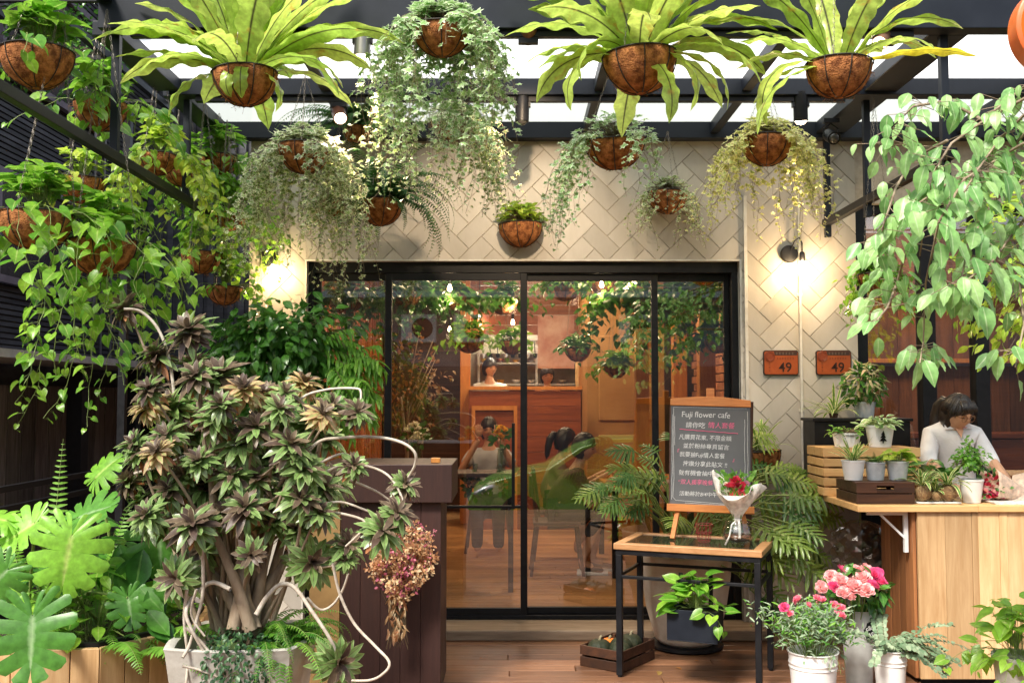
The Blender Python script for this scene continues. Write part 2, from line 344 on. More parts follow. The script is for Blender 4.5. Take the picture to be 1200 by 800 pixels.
def selloum(nl=9, seed=0):
    r = random.Random(seed); ps = []
    mid = blade([(0,.02),(.3,.05),(.7,.05),(1,.004)], .2, .25, 1)
    ps.append((mid, np.eye(4)))
    for i in range(nl):
        t = .06 + .84 * i / (nl-1); L = (.62 * (1 - .7*t) * (.75 + .5*math.sin(min(1,t*3)*1.57)))
        for s in (-1, 1):
            ang = (1.45 - .95*t) + r.uniform(-.08,.08)
            d = (s*math.sin(ang), math.cos(ang), -.18 - .3*t*.5 + r.uniform(-.1,.1))
            ps.append((blade([(0,.09),(.3,.10),(.7,.10),(.9,.05),(1,.004)], .4, .22, 1), fm((0, t, -.25*t*t), d, (0,0,1), L)))
    return compose(ps)
SELL = [selloum(6,1), selloum(7,2), selloum(6,3)]
def monstera_t(seed=0, curl=.25):
    r = random.Random(seed); vs = []; fs = []; ed = []
    def contour(ph):  # ph 0 = tip, +-pi = top notch ; returns point with attach at origin
        a = abs(ph); rad = .98 - .42*(a/math.pi)**.8 + .10*math.sin(a*1.5)
        if a > 2.3: rad *= 1 - .45*(a-2.3)/.84
        x = math.sin(ph) * rad * .78; y = math.cos(ph) * rad
        return x, y
    NF = 7
    for s in (-1, 1):
        for k in range(NF):
            a0 = .03 + (2.95-.03) * k / NF; a1 = .03 + (2.95-.03) * (k+1) / NF
            gap = (a1 - a0) * r.uniform(.15,.24); cut = r.uniform(.30,.58)
            rows = []
            for u in (0, .2, cut, .75, .92, 1):
                row = []
                for j in range(4):
                    f = j / 3; g = 0 if u <= cut + .001 else gap * ((u-cut)/(1-cut))**.5
                    b0 = a0 + g * (1 if k > 0 else .2); b1 = a1 - g
                    if u == 1: b0 += (b1-b0)*.34; b1 -= (b1-b0)*.30
                    ph = s * (b0 + (b1-b0)*f); X, Y = contour(ph)
                    my = .85 * max(0, math.cos(ph/2.0))**3 * .9 * (1 - (abs(ph)/math.pi)); mx = 0
                    x = mx + (X-mx)*u; y = my + (Y-my)*u
                    z = .16*abs(x) - curl*(y*y*.7 + x*x*1.5) + .018*math.sin(f*math.pi)*u + .03*math.sin(ph*5+seed)*u
                    row.append(len(vs)); vs.append((x, y, z)); ed.append(min(1, .02 + u*.9 + abs(f-.5)*.2) if u > 0 else 0)
                rows.append(row)
            for i in range(len(rows)-1):
                for j in range(3):
                    q = (rows[i][j], rows[i][j+1], rows[i+1][j+1], rows[i+1][j]); fs.append(q if s > 0 else q[::-1])
    return tpl(vs, fs, ed)
MONST = [monstera_t(3,.2), monstera_t(5,.38), monstera_t(8,.1)]
class Fol:
    def __init__(s, nm=1): s.items = {}; s.raw = []; s.n = 0
    def add(s, t, M, rnd=None, slot=0):
        s.items.setdefault((id(t), slot), (t, [], []))
        it = s.items[(id(t), slot)]; it[1].append(M); it[2].append(U(0,1) if rnd is None else rnd)
    def addraw(s, v, idx, sizes, e, rnd, slot=0): s.raw.append((np.array(v, float), np.array(idx), np.array(sizes), np.array(e, float), np.full(len(v), rnd), slot))
    def tube(s, pts, r, n=3, slot=1, rnd=.5):
        m = MB(); m.tube(pts, r, n, cap=False); idx = [i for f in m.f for i in f]
        s.addraw([tuple(v) for v in m.v], idx, [len(f) for f in m.f], [.5]*len(m.v), rnd, slot)
    def strap(s, base, az, el, L, W, curl, rnd, slot=0, n=22, cols=3, wavy=.35, prof=None, tilt=0, side_curl=0):
        b = np.array(base, float); vs = []; ed = []; pos = b.copy(); ph = U(0,6)
        for i in range(n + 1):
            t = i / n; e = el - curl * t**1.4; a = az + side_curl * t
            d = np.array([math.cos(a)*math.cos(e), math.sin(a)*math.cos(e), math.sin(e)])
            if i: pos = pos + d * L / n
            sd = np.array([-math.sin(a), math.cos(a), 0.]); nn = np.cross(d, sd)
            sd = sd*math.cos(tilt) + nn*math.sin(tilt); nn = np.cross(d, sd)
            w = W * (prof(t) if prof else (.28 + .72*math.sin(min(1, t*1.6+.05)*math.pi/2)) * (1 if t < .72 else max(.02, (1-((t-.72)/.28)**1.8))))
            for c in np.linspace(-1, 1, 2*cols+1):
                ww = w * (1 + wavy*.35*math.sin(t*34 + ph + c) * (abs(c)>.9))
                off = nn * (wavy * w * .55 * abs(c)**2 * math.sin(t*30 + ph + 2.2*c) - .35*abs(c)*w*.5)
                vs.append(pos + sd * ww * c * .5 + off * .5 ); ed.append(abs(c))
        k = 2*cols+1; idx = []; 
        for i in range(n):
            for c in range(k-1): idx += [i*k+c, i*k+c+1, (i+1)*k+c+1, (i+1)*k+c]
        s.addraw(vs, idx, [4]*(n*(k-1)), ed, rnd, slot)
    def frond(s, base, az, el, L, W, curl, slot=0, n=24, rnd=None, bi=False, prof=None):
        pos = np.array(base, float); pts = [tuple(pos)]; r0 = U(0,1) if rnd is None else rnd
        for i in range(n):
            t = (i+1)/n; e = el - curl * t**1.3
            d = np.array([math.cos(az)*math.cos(e), math.sin(az)*math.cos(e), math.sin(e)]); pos = pos + d*L/n; pts.append(tuple(pos))
            sd = np.array([-math.sin(az), math.cos(az), 0.]); up = np.cross(d, sd); 
            up = -up if up[2] < 0 and abs(el) < 1.2 else up
            w = W * (prof(t) if prof else math.sin(min(1, t*3+.25)*math.pi/2) * (1-t)**.6 + .05*W)
            for sg in (-1, 1):
                dd = sd*sg + d*.35 + up*U(-.15,.05) + np.array([0,0,-.15])
                s.add(random.choice(PINNA), fm(pos, dd, up, w), min(1,max(0,r0+U(-.2,.2))), slot)
        s.tube(pts, [.0022*(1-.7*i/n) for i in range(n+1)], 3, 1)
    def vine(s, start, L, tp, ls, az=None, out=.1, step=.05, slot=0, sway=.25, stem=.0013, grow=1, up=0, jit=.5, rndf=None, pet=.5, shrink=.6):
        """a trailing stem that leaves over the rim and hangs down with leaves at its nodes"""
        p = np.array(start, float); az = U(0, 6.28) if az is None else az
        d = np.array([math.cos(az)*.8, math.sin(az)*.8, .35 + up]); pts = [tuple(p)]; n = max(2, int(L/step)); w = np.array([0.,0.,0.])
        for i in range(n):
            t = i/n
            d = d * .72 + np.array([math.cos(az)*out*(1-t), math.sin(az)*out*(1-t), -.55]) * .45 + rng.normal(0, sway*.35, 3) * np.array([1,1,.5])
            d /= np.linalg.norm(d); p = p + d * step; pts.append(tuple(p))
            la = U(0, 6.28); ld = np.array([math.cos(la), math.sin(la), U(-.9,.15)])
            nr = np.array([math.cos(la)*.5 + U(-jit,jit), math.sin(la)*.5 - .35 + U(-jit,jit), .75])
            sc = ls * U(.7, 1.2) * (1 - shrink*t*t)
            q = p + ld * sc * pet
            r = U(0,1) if rndf is None else rndf(t)
            s.add(random.choice(tp), fm(q, ld + np.array([0,0,-.35]), nr, sc), r, slot)
            if pet > .3 and ls > .045: s.tube([tuple(p), tuple(q)], .0009, 3, 1)
        s.tube(pts, stem, 3, 1); return pts
    def build(s, name, mats, parent=None, smooth=True):
        V = []; I = []; S = []; E = []; RN = []; MI = []; off = 0
        for (tid, slot), (t, Ms, rs) in s.items.items():
            Ms = np.array(Ms); n = len(Ms); k = len(t['v'])
            v = np.einsum('nij,kj->nki', Ms[:, :3, :3], t['v']) + Ms[:, None, :3, 3]
            V.append(v.reshape(-1, 3)); I.append((t['idx'][None, :] + (np.arange(n) * k)[:, None]).reshape(-1) + off)
            S.append(np.tile(t['sizes'], n)); E.append(np.tile(t['e'], n)); RN.append(np.repeat(rs, k)); MI.append(np.full(n*len(t['sizes']), slot)); off += n*k
        for v, idx, sz, e, rn, slot in s.raw:
            V.append(v); I.append(idx + off); S.append(sz); E.append(e); RN.append(rn); MI.append(np.full(len(sz), slot)); off += len(v)
        V = np.vstack(V); I = np.concatenate(I).astype(np.int32); S = np.concatenate(S).astype(np.int32); E = np.concatenate(E); RN = np.concatenate(RN); MI = np.concatenate(MI).astype(np.int32)
        if parent is not None: org = np.array(worldloc(parent))
        else: org = np.array([(V[:,0].min()+V[:,0].max())/2, (V[:,1].min()+V[:,1].max())/2, V[:,2].min()])
        V = V - org
        me = bpy.data.meshes.new(name); me.vertices.add(len(V)); me.vertices.foreach_set('co', V.astype(np.float32).ravel())
        me.loops.add(len(I)); me.loops.foreach_set('vertex_index', I)
        me.polygons.add(len(S)); st = np.concatenate([[0], np.cumsum(S)[:-1]]).astype(np.int32)
        me.polygons.foreach_set('loop_start', st); me.polygons.foreach_set('material_index', MI)
        if smooth: me.polygons.foreach_set('use_smooth', np.ones(len(S), bool))
        for nm, ar in (('rnd', RN), ('edge', E)):
            a = me.attributes.new(nm, 'FLOAT', 'POINT'); a.data.foreach_set('value', ar.astype(np.float32))
        me.update(calc_edges=True); me.validate()
        if not isinstance(mats, (list, tuple)): mats = [mats]
        o = link_mesh(name, me, mats, parent)
        if parent is None: o.location = org
        return o
def sph(r=1): # random unit-ball point
    while True:
        v = rng.uniform(-1, 1, 3)
        if np.dot(v, v) <= 1: return v * r
def tuft(f, c, r, h, n, tp, ls, slot=0, pet=True, el=(.1,1.4), rndf=None, drop=0):
    """leaves on petioles radiating from a crown"""
    c = np.array(c, float)
    for i in range(n):
        az = U(0, 6.28); e = U(*el); k = U(.5, 1)
        q = c + np.array([math.cos(az)*math.cos(e)*r*k, math.sin(az)*math.cos(e)*r*k, math.sin(e)*h*k])
        out = np.array([math.cos(az), math.sin(az), 0.])
        b = c + out * r * .25 * U(0,1)
        if pet: f.tube([tuple(b), tuple((b+q)/2 + np.array([0,0,h*.12])), tuple(q)], .0015, 3, 1)
        f.add(random.choice(tp), fm(q, out + np.array([U(-.4,.4), U(-.4,.4), U(-.5,.45)-drop]), out*.4 + np.array([U(-.3,.3), U(-.5,.2), 1]), ls*U(.7,1.2)), None if rndf is None else rndf(), slot)
def cloud(f, c, rad, n, tp, ls, slot=0, droop=.3, clump=0, surf=.5, rndf=None, twig=0):
    """leaf mass with clumps: leaves spread through the volume, denser towards the outline"""
    c = np.array(c, float); rad = np.array(rad if hasattr(rad, '__len__') else (rad,)*3, float)
    cl = [sph() for _ in range(clump)] if clump else None
    for i in range(n):
        if cl:
            u = cl[i % clump]*.85 + sph(.36)
        else:
            u = sph(); l = np.linalg.norm(u)+1e-6; u = u / l * (l**(1-surf))
        q = c + u*rad; o = u / (np.linalg.norm(u)+1e-6)
        d = o*.7 + rng.normal(0,.45,3) + np.array([0,0,-droop]); 
        f.add(random.choice(tp), fm(q, d, o*.6 + np.array([0,-.2,.7]) + rng.normal(0,.3,3), ls*U(.65,1.25)), None if rndf is None else rndf(), slot)
        if twig and i % twig == 0: f.tube([tuple(c + u*rad*.2), tuple(q)], .0016, 3, 1)
# ------------------------------------------------------------------ baskets
def basket_parts(root, c, D, hook=None, tiltx=0, nw=8, depth=.52, nchain=3, mat_=None, hooks=None):
    c = Vector(c); r = D/2; h = D*depth
    M = Euler((tiltx, U(-.06,.06), 0)).to_matrix()
    m = MB(); prof = []
    for i in range(11):
        a = math.pi/2 * i/10; prof.append((r*math.cos(a)*.985 + .001, -h*math.sin(a)))
    prof2 = [(q[0]*.93, q[1]*.93) for q in reversed(prof)]
    m.lathe(prof2 [1:] + prof, c, 28, M=M, cap0=True, cap1=True, jit=.022)
    for _ in range(110):
        a = U(0,6.28); b = U(.05,1.35); o_ = Vector((math.cos(a)*math.cos(b), math.sin(a)*math.cos(b), -math.sin(b)*depth*2)); p0 = c + M @ (o_*r*.985); q0 = p0 + (M @ o_)*U(.004,.013) + Vector((U(-.02,.02),U(-.02,.02),U(-.02,.01)))
        m.tube([p0, (p0+q0)/2 + (M @ o_)*.006, q0], .0007, 3, cap=False)
    m.build('basket', mat_ or G['coco'], root, smooth=True)
    w = MB(); w.torus(c, r*1.01, .0035, M=M); w.torus(c + M @ Vector((0,0,-h*.98)), r*.16, .0028, n=14, M=M)
    a0 = U(0,.7)
    for k in range(nw):
        a = a0 + 2*math.pi*k/nw
        w.tube([c + M @ Vector((r*1.01*math.cos(a)*math.cos(b), r*1.01*math.sin(a)*math.cos(b), -h*1.01*math.sin(b))) for b in np.linspace(0, 1.42, 9)], .0028, 4)
    w.build('wire_frame', G['wire'], root, smooth=True)
    s = MB(); s.lathe([(r*.9, -.012), (r*.5, .0), (.002, .008)], c, 18, M=M, jit=.05); s.build('soil', G['soil'], root, smooth=True)
    if hook is not None:
        hook = Vector(hook)
        for k in range(nchain):
            a = a0 + 2*math.pi*k/nchain; p = c + M @ Vector((r*math.cos(a), r*math.sin(a), 0)); ch = MB()
            chain_mb(ch, p, hook); ch.build('chain', G['chain'], root)
def chain_mb(ch, p, q, lw=.0012):
    p = Vector(p); q = Vector(q); L = (q-p).length; n = max(3, int(L/.022)); d = (q-p)/n
    z = d.normalized(); x = z.cross(Vector((.2,.9,.1))).normalized(); y = z.cross(x)
    for i in range(n):
        a = p + d*(i-.12); b = p + d*(i+1.12); s = (x if i % 2 else y) * .0042
        ch.tube([a, a+d*.3+s, b-d*.3+s, b], lw, 3, cap=False); ch.tube([a, a+d*.3-s, b-d*.3-s, b], lw, 3, cap=False)
def rimpt(c, D, az, k=.92): return (c[0]+math.cos(az)*D/2*k, c[1]+math.sin(az)*D/2*k, c[2]+.01)
# ------------------------------------------------------------------ setting
def structure(o): o['kind'] = 'structure'; return o
g = MB(); g.box((-120,-120,-.75), (120,120,-.5)); structure(g.build('ground', mat('asphalt', (.06,.06,.062), (.04,.04,.04), rough=.85, scale=3, bmp=.4, bscale=90)))
d = MB(); y = -.3
while y < 6.86:
    x = -4.4 - U(0,1.5)
    while x < 5.2:
        L = U(1.2, 2.4); x1 = min(x+L, 5.3); d.box((x, y, -.04), (x1-.004, min(y+.116, 6.875), U(-.001,.001))); x = x1
    y += .12
structure(d.build('deck', G['deck'], bevel=.003, seg=1))
d = MB(); d.box((-4.6,-.28,-.5),(5.3,6.87,-.045)); structure(d.build('deck_base', mat('deck_base', (.03,.018,.012), rough=.9)))
WY = 6.9; ZT = 3.46
X0, XL, XR, X1 = -1.83, -1.43, 1.585, 2.40; ZL = 2.545; FZ = .10
B = thing('cafe_building', 'cream herringbone tiled cafe front with wide black framed glass doors', 'cafe building', (0.1, 7.0, 0))
# core walls
m = MB()
m.box((X0+.004, WY+.0045, 0), (XL-.012, WY+.28, ZT+.5)); m.box((XL-.012, WY+.0045, ZL+.012), (XR+.012, WY+.28, ZT+.5)); m.box((XR+.012, WY+.0045, 0), (X1-.004, WY+.28, ZT+.5))
m.box((X1-.004, WY+.0045, 2.95), (6.2, WY+.28, ZT+.5)); m.build('wall', G['grout'], B)
# herringbone tiles: every tile a bevelled piece of the cladding
def clip(poly, a, b, c):
    out = []
    for i in range(len(poly)):
        p = poly[i]; q = poly[(i+1) % len(poly)]; dp = a*p[0]+b*p[1]-c; dq = a*q[0]+b*q[1]-c
        if dp >= 0: out.append(p)
        if (dp > 0) != (dq > 0) and abs(dp-dq) > 1e-9:
            t = dp/(dp-dq); out.append((p[0]+(q[0]-p[0])*t, p[1]+(q[1]-p[1])*t))
    return out
def area(p): return abs(sum(p[i][0]*p[(i+1)%len(p)][1]-p[(i+1)%len(p)][0]*p[i][1] for i in range(len(p))))/2
W_ = .124; gp = .0023; t = MB(); c45 = math.cos(R(45))
def tile(u0, v0, u1, v1):
    q = [(u0+gp,v0+gp),(u1-gp,v0+gp),(u1-gp,v1-gp),(u0+gp,v1-gp)]
    q = [((u-v)*c45 + .05, (u+v)*c45) for u, v in q]
    rn = U(0,1); dz = U(0,.0015)
    for (a, b, zz0, zz1) in ((X0, XL, 0, ZT+.02), (XL, XR, ZL, ZT+.02), (XR, X1, 0, ZT+.02)):
        p = clip(q, 1, 0, a)
        for args in ((-1,0,-b),(0,1,zz0),(0,-1,-zz1)):
            if len(p) > 2: p = clip(p, *args)
        if len(p) > 2 and area(p) > 2e-5:
            cx = sum(k[0] for k in p)/len(p); cz = sum(k[1] for k in p)/len(p)
            def ins(k, s): return (cx+(k[0]-cx)*s, cz+(k[1]-cz)*s)
            n = len(p); s = .985; vs = [(x, WY+.019, z) for x, z in p] + [(x, WY+.003-dz, z) for x, z in p] + [(ins((x,z),s)[0], WY-dz, ins((x,z),s)[1]) for x, z in p]
            fs = [(i,(i+1)%n,n+(i+1)%n,n+i) for i in range(n)] + [(n+i,n+(i+1)%n,2*n+(i+1)%n,2*n+i) for i in range(n)] + [tuple(range(2*n,3*n))]
            t._add(vs, fs, 0, rn)
for r_ in range(-30, 60):
    for s_ in range(-12, 16):
        u = (r_ + 4*s_)*W_; v = r_*W_; tile(u, v, u+2*W_, v+W_)
        tile(r_*W_, (r_-3+4*s_)*W_, (r_+1)*W_, (r_-1+4*s_)*W_)
t.build('tile_cladding', G['tile'], B)
# reveal, corner trims, conduit
m = MB(); m.box((XL-.012,WY-.004,0),(XL,WY+.12,ZL+.012)); m.box((XR,WY-.004,0),(XR+.014,WY+.12,ZL+.012)); m.box((XL,WY-.004,ZL),(XR,WY+.12,ZL+.012))
m.box((XR+.03,WY-.02,.0),(XR+.052,WY-.0035,3.0))
m.build('corner_trim', G['trimw'], B)
m = MB(); m.tube([(2.0,WY-.018,3.4),(2.0,WY-.018,1.2),(2.015,WY-.02,0)], .010, 8)
for z in (2.3,1.5,.8): m.box((1.982,WY-.012,z),(2.018,WY-.0035,z+.02))
m.build('white_conduit', G['trimw'], B, smooth=True, auto=50)
m = MB(); m.box((XL-.02, 6.64, 0), (XR+.1, 7.06, .07)); m.build('door_sill', G['sill'], B, bevel=.01)
# glass front
FY0, FY1 = 6.985, 7.045
gl = glassmat('door_glass', (.97,.98,.97), base=.19, k=.5)
fr = MB()
def px2x(px, Y=7.0): return (px-600)/FPX*Y
fr.box((XL,FY0-.03,ZL-.075),(XR,FY1+.03,ZL)); fr.box((XL,FY0-.03,.07),(XL+.045,FY1+.03,ZL-.075)); fr.box((XR-.045,FY0-.03,.07),(XR,FY1+.03,ZL-.075))
fr.box((XL+.045,FY0-.03,.07),(XR-.045,FY1+.03,.10)); fr.build('door_frame', G['black'], B, bevel=.003)
def door(xa, xb, yo, label, handle=None, midrail=None, stile=.038):
    f = MB(); z0, z1 = .102, ZL-.077; b = .045
    f.box((xa,yo,z0),(xa+stile,yo+.035,z1)); f.box((xb-stile,yo,z0),(xb,yo+.035,z1)); f.box((xa+stile,yo,z1-.05),(xb-stile,yo+.035,z1)); f.box((xa+stile,yo,z0),(xb-stile,yo+.035,z0+b))
    if midrail: f.box((xa+stile,yo+.004,midrail),(xb-stile,yo+.03,midrail+.018))
    o = f.build('glass_door', G['black'], B, bevel=.002); o['label'] = label
    p = MB(); p.box((xa+stile,yo+.014,z0+b),(xb-stile,yo+.020,z1-.05)); p.build('pane', gl, o)
    if handle:
        h = MB(); h.bar((handle,yo-.035,.83),(handle,yo-.035,1.42),.022,.022)
        for z in (.9,1.34): h.bar((handle,yo-.035,z),(handle,yo+.002,z),.014)
        h.build('handle', G['black'], o, bevel=.003)
    return o
xa, xb, xc = px2x(457), px2x(614), px2x(768)
door(XL+.046, xa, FY0+.01, 'narrow fixed glass panel at the left')
door(xa-.03, xb+.02, FY0-.028, 'sliding glass leaf with mid rail and bar handle', handle=xb-.075, midrail=.83, stile=.045)
door(xb-.022, xc+.02, FY0+.010, 'glass panel right of the centre stile', stile=.045)
door(xc-.012, XR-.046, FY0+.048, 'fixed glass panel behind the chalkboard')
# right-hand windows
wf = MB(); xs = [2.44, px2x(1086), px2x(1148), px2x(1148)+1.0, 6.1]
for k, x in enumerate(xs): wf.box((x-.05,WY+.05,.0),(x+.05,WY+.15,2.95))
wf.box((2.49,WY+.06,.0),(6.05,WY+.14,.95)); wf.box((2.49,WY+.06,2.88),(6.05,WY+.14,2.949))
wo = wf.build('window', G['black'], B, bevel=.004)
for a, b in zip(xs[:-1], xs[1:]):
    p = MB(); p.box((a+.05,WY+.095,.95),(b-.05,WY+.101,2.88)); p.build('pane', gl, wo)
# interior shell
IY1 = 13.6; IZ = 3.35
m = MB(); m.box((-1.86,7.08,-.02),(6.2,IY1,FZ-.02)); m.build('interior_slab', G['grout'], B)
m = MB(); y = 7.081
while y < IY1:
    x = -1.84
    while x < 6.0:
        L = U(.9,1.8); x1 = min(6.1, x+L); m.box((x+.0015,y+.0015,FZ-.019),(x1-.0015,y+.138,FZ)); x = x1
    y += .14
m.build('interior_floor', G['floor'], B)
m = MB(); m.box((-1.86,7.19,IZ),(6.2,IY1,IZ+.1)); m.build('ceiling', mat('dark_ceiling', (.10,.055,.035), rough=.7), B)
m = MB()
x = 7.2
while x < IY1-.1:
    m.box((-1.80,x+.006,FZ),(-1.74+U(0,.02),x+.11,IZ-.002)); x += .12
m.build('slatted_wall', G['redwoodz'], B)
m = MB(); m.box((-1.86,7.19,FZ),(-1.81,IY1,IZ-.004)); m.box((5.9,7.19,FZ),(6.2,IY1,IZ-.004)); m.box((-1.79,IY1-.06,FZ),(5.89,IY1,IZ-.004))
m.build('inner_wall', mat('dark_brown_wall', (.17,.09,.05), (.11,.055,.03), rough=.7, scale=2), B)
# kitchen beyond the bar, ochre partition, brick wall, timber posts
kx0, kx1 = -.25, .80
m = MB(); m.box((-1.7,13.2,FZ),(-.62,13.3,IZ-.01),rnd=.2)
for k in range(6): m.box((-1.68+.0, 13.185, .4+k*.45),(-.64,13.2,.42+k*.45),rnd=.9)
m.build('dark_panelling', G['darkwood'], B)
m = MB(); z = 2.35
while z < IZ-.02: m.box((-.62,12.02,z),(.83,12.06,min(IZ-.012,z+.115)),rnd=U(0,1)); z += .12
m.build('wooden_header', G['redwood'], B)
m = MB(); m.box((-.62,13.4,FZ),(1.3,13.45,2.9)); m.build('kitchen_wall', mat('kitchen_tile', (.62,.56,.44), (.5,.44,.32), rough=.3, scale=9), B)
m = MB()
m.box((.80,10.6,FZ),(1.62,10.7,IZ-.012)); m.box((.80,10.7,FZ),(.86,12.6,IZ-.012)); m.build('ochre_partition', G['ochre'], B)
m = MB()
for a in ((.92,10.57,.3),(.92,10.57,1.35)): m.box(a,(1.5,10.598,a[2]+.9))
m.build('cupboard_door', G['ochre'], B, bevel=.01)
for a, b in (((-.62,11.9,FZ),(-.5,12.0,IZ-.02)),((1.62,10.0,FZ),(1.76,10.14,IZ-.02)),((1.12,9.0,FZ),(1.24,9.12,IZ-.02)),((1.62,8.6,FZ),(1.76,8.74,IZ-.02))):
    m = MB(); m.box(a, b); m.build('timber_post', G['orange'], B, bevel=.006)
br = MB(); z = FZ
row = 0
while z < IZ-.08:
    y = 7.3 + (row % 2)*.12
    while y < 10.4: br.box((1.9,y+.005,z+.004),(2.0-U(0,.012),y+.235,z+.072)); y += .24
    z += .078; row += 1
br.build('brick_wall', mat('warm_brick', (.46,.19,.075), (.30,.10,.04), rough=.8, scale=12, rv=.35, bmp=.5), B)
m = MB(); m.box((1.98,7.3,FZ),(2.1,10.6,IZ-.015)); m.build('mortar_wall', G['grout'], B)
# room behind the right-hand windows
m = MB()
for k in range(22): m.box((2.3+k*.165,8.9,FZ),(2.3+k*.165+.16,8.93,IZ-.03))
m.build('plank_partition', wood('dark_partition', (.22,.09,.035), (.09,.035,.015), 'z', rough=.4, rv=.4), B)
m = MB(); m.box((2.3,8.3,FZ),(4.6,8.5,1.25)); m.box((2.3,8.28,1.26),(4.62,8.7,1.30)); m.build('inner_counter', G['redwood'], B, bevel=.004)
m = MB(); m.box((2.45,8.80,1.9),(5.4,8.898,1.94)); m.build('wall_shelf', G['orange'], B, bevel=.004)
# ------------------------------------------------------------------ pergola roof
PG = thing('pergola', 'dark blue steel pergola with frosted roof panels over the terrace', 'pergola', (0, 5.8, 0))
RZ = 3.5
for k, yy in enumerate((4.88, 5.90, 6.84)):
    m = MB(); m.box((-2.05,yy-.05,(3.42,3.40,3.385)[k]),(5.6,yy+.05,RZ+(.17 if k==0 else 0))); m.build('purlin', G['steel'], PG, bevel=.004)
for x, w in ((-2.05,.14),(-1.11,.06),(-.3,.06),(.52,.06),(1.4,.06),(2.2,.2),(3.1,.06),(4.0,.06)):
    m = MB()
    for ya, yb in ((4.93,5.85),(5.95,6.79)): m.box((x-w/2,ya,RZ-.08),(x+w/2,yb,RZ-.004))
    m.build('rafter', G['steel'], PG, bevel=.004)
for sx in (-2.0, 2.18):
    m = MB(); m.box((sx-.022,2.2 if sx<0 else 4.86,2.78),(sx+.022,6.88,2.83) ); m.build('side_rail', G['black'], PG, bevel=.003)
    for yy in (4.95, 6.05, 6.82):
        m = MB(); m.box((sx-.02,yy-.02,2.70 if sx>0 else 2.83),(sx+.02,yy+.02,RZ-.006)); m.build('side_post', G['steel'], PG, bevel=.003)
m = MB(); m.box((-2.05,2.2,2.6),(-2.0,2.25,3.6)); m.box((-2.05,2.25,3.55),(-1.98,4.83,3.6)); m.build('trellis_bar', G['steel'], PG)
m = MB()
for x in (-2.75,-2.45): m.box((x,2.2,3.62),(x+.04,7.0,3.66))
for y in np.arange(2.4,7,.9): m.box((-2.75,float(y),3.665),(-2.0,float(y)+.03,3.69))
for y in (2.3,6.9): m.box((-2.73,y,0),(-2.68,y+.05,3.615))
m.build('overhead_trellis', G['black'], PG)
mf, nt, out = newmat('frosted_panel'); L = nt.links
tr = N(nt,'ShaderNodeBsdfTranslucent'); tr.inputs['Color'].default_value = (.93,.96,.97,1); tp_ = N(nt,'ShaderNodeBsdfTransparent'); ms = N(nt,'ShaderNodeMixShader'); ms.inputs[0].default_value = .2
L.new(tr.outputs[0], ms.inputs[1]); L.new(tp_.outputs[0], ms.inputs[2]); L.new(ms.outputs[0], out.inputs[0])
md = mf.copy(); md.name = 'frosted_panel_grey'; [n for n in md.node_tree.nodes if n.type == 'BSDF_TRANSLUCENT'][0].inputs['Color'].default_value = (.42,.46,.45,1); [n for n in md.node_tree.nodes if n.type == 'BSDF_TRANSPARENT'][0].inputs['Color'].default_value = (.6,.64,.63,1)  # back-row panels: the same sheet in a greyer, darker tint
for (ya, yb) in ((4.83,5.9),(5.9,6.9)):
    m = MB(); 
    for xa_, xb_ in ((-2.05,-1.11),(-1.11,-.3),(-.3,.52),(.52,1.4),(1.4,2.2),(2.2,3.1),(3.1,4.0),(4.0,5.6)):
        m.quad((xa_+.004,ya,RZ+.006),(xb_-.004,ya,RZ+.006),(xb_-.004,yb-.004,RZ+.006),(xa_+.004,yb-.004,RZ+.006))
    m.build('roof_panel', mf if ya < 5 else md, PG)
# light track
m = MB(); m.box((-1.9,4.86,3.388),(2.0,4.90,3.418)); m.build('light_track', G['black'], PG, bevel=.002)
m = MB(); m.box((-1.9,5.88,3.368),(2.0,5.92,3.398)); m.build('light_track', G['black'], PG, bevel=.002)
# ------------------------------------------------------------------ neighbour house at the left
G['clad'] = mat('weathered_black_cladding', (.07,.072,.082), (.03,.031,.037), rough=.7, scale=2.5, stretch=(1,1,6), rv=.3)
G['greyboard'] = wood('grey_weathered_board', (.27,.25,.25), (.10,.09,.09), 'z', rough=.8, rv=.3)
NB = thing('neighbour_house', 'dark corrugated neighbouring house with a purple grey window frame', 'house', (-4.6, 9.5, -.5), None)
m = MB(); m.box((-5.4,5.2,-.5),(-4.32,11.6,6.5))
z = 1.95
while z < 6.4: m.box((-4.319,5.2,z),(-4.29,11.62,z+.035)); z += .05
m.build('wall', G['clad'], NB)
m = MB(); m.box((-4.36,11.62,-.5),(-2.3,11.75,6.5)); x = -4.28
while x < -2.35: m.box((x,11.585,-.5),(x+.07,11.619,6.45)); x += .12
m.build('rear_wall', G['clad'], NB)
def nwin(y0, y1, z0, z1):
    w = MB(); f = .06; X = -4.26
    for a, b in (((X,y0,z0),(X+.06,y1,z0+f)),((X,y0,z1-f),(X+.06,y1,z1)),((X,y0,z0+f),(X+.06,y0+f,z1-f)),((X,y1-f,z0+f),(X+.06,y1,z1-f)),((X,(y0+y1)/2-.03,z0+f),(X+.06,(y0+y1)/2+.03,z1-f))): w.box(a, b)
    o = w.build('window', mat('purple_grey_frame', (.20,.17,.21), rough=.5), NB)
    p = MB(); p.box((X+.01,y0+f,z0+f),(X+.02,y1-f,z1-f)); p.build('pane', mat('dark_pane', (.05,.045,.05), rough=.08), o)
nwin(6.2, 10.0, 2.55, 3.5); nwin(6.0, 10.2, 4.3, 5.4)
m = MB(); m.box((-4.28,5.4,1.88),(-3.55,11.5,1.94)); m.build('awning', mat('pale_metal_awning', (.60,.63,.66), (.4,.42,.44), rough=.5), NB)
for y in (6.4,8.4,9.6,11.0):
    m = MB(); m.box((-3.75,y,-.5),(-3.62,y+.14,1.875)); m.build('awning_post', G['black'], NB)
m = MB()
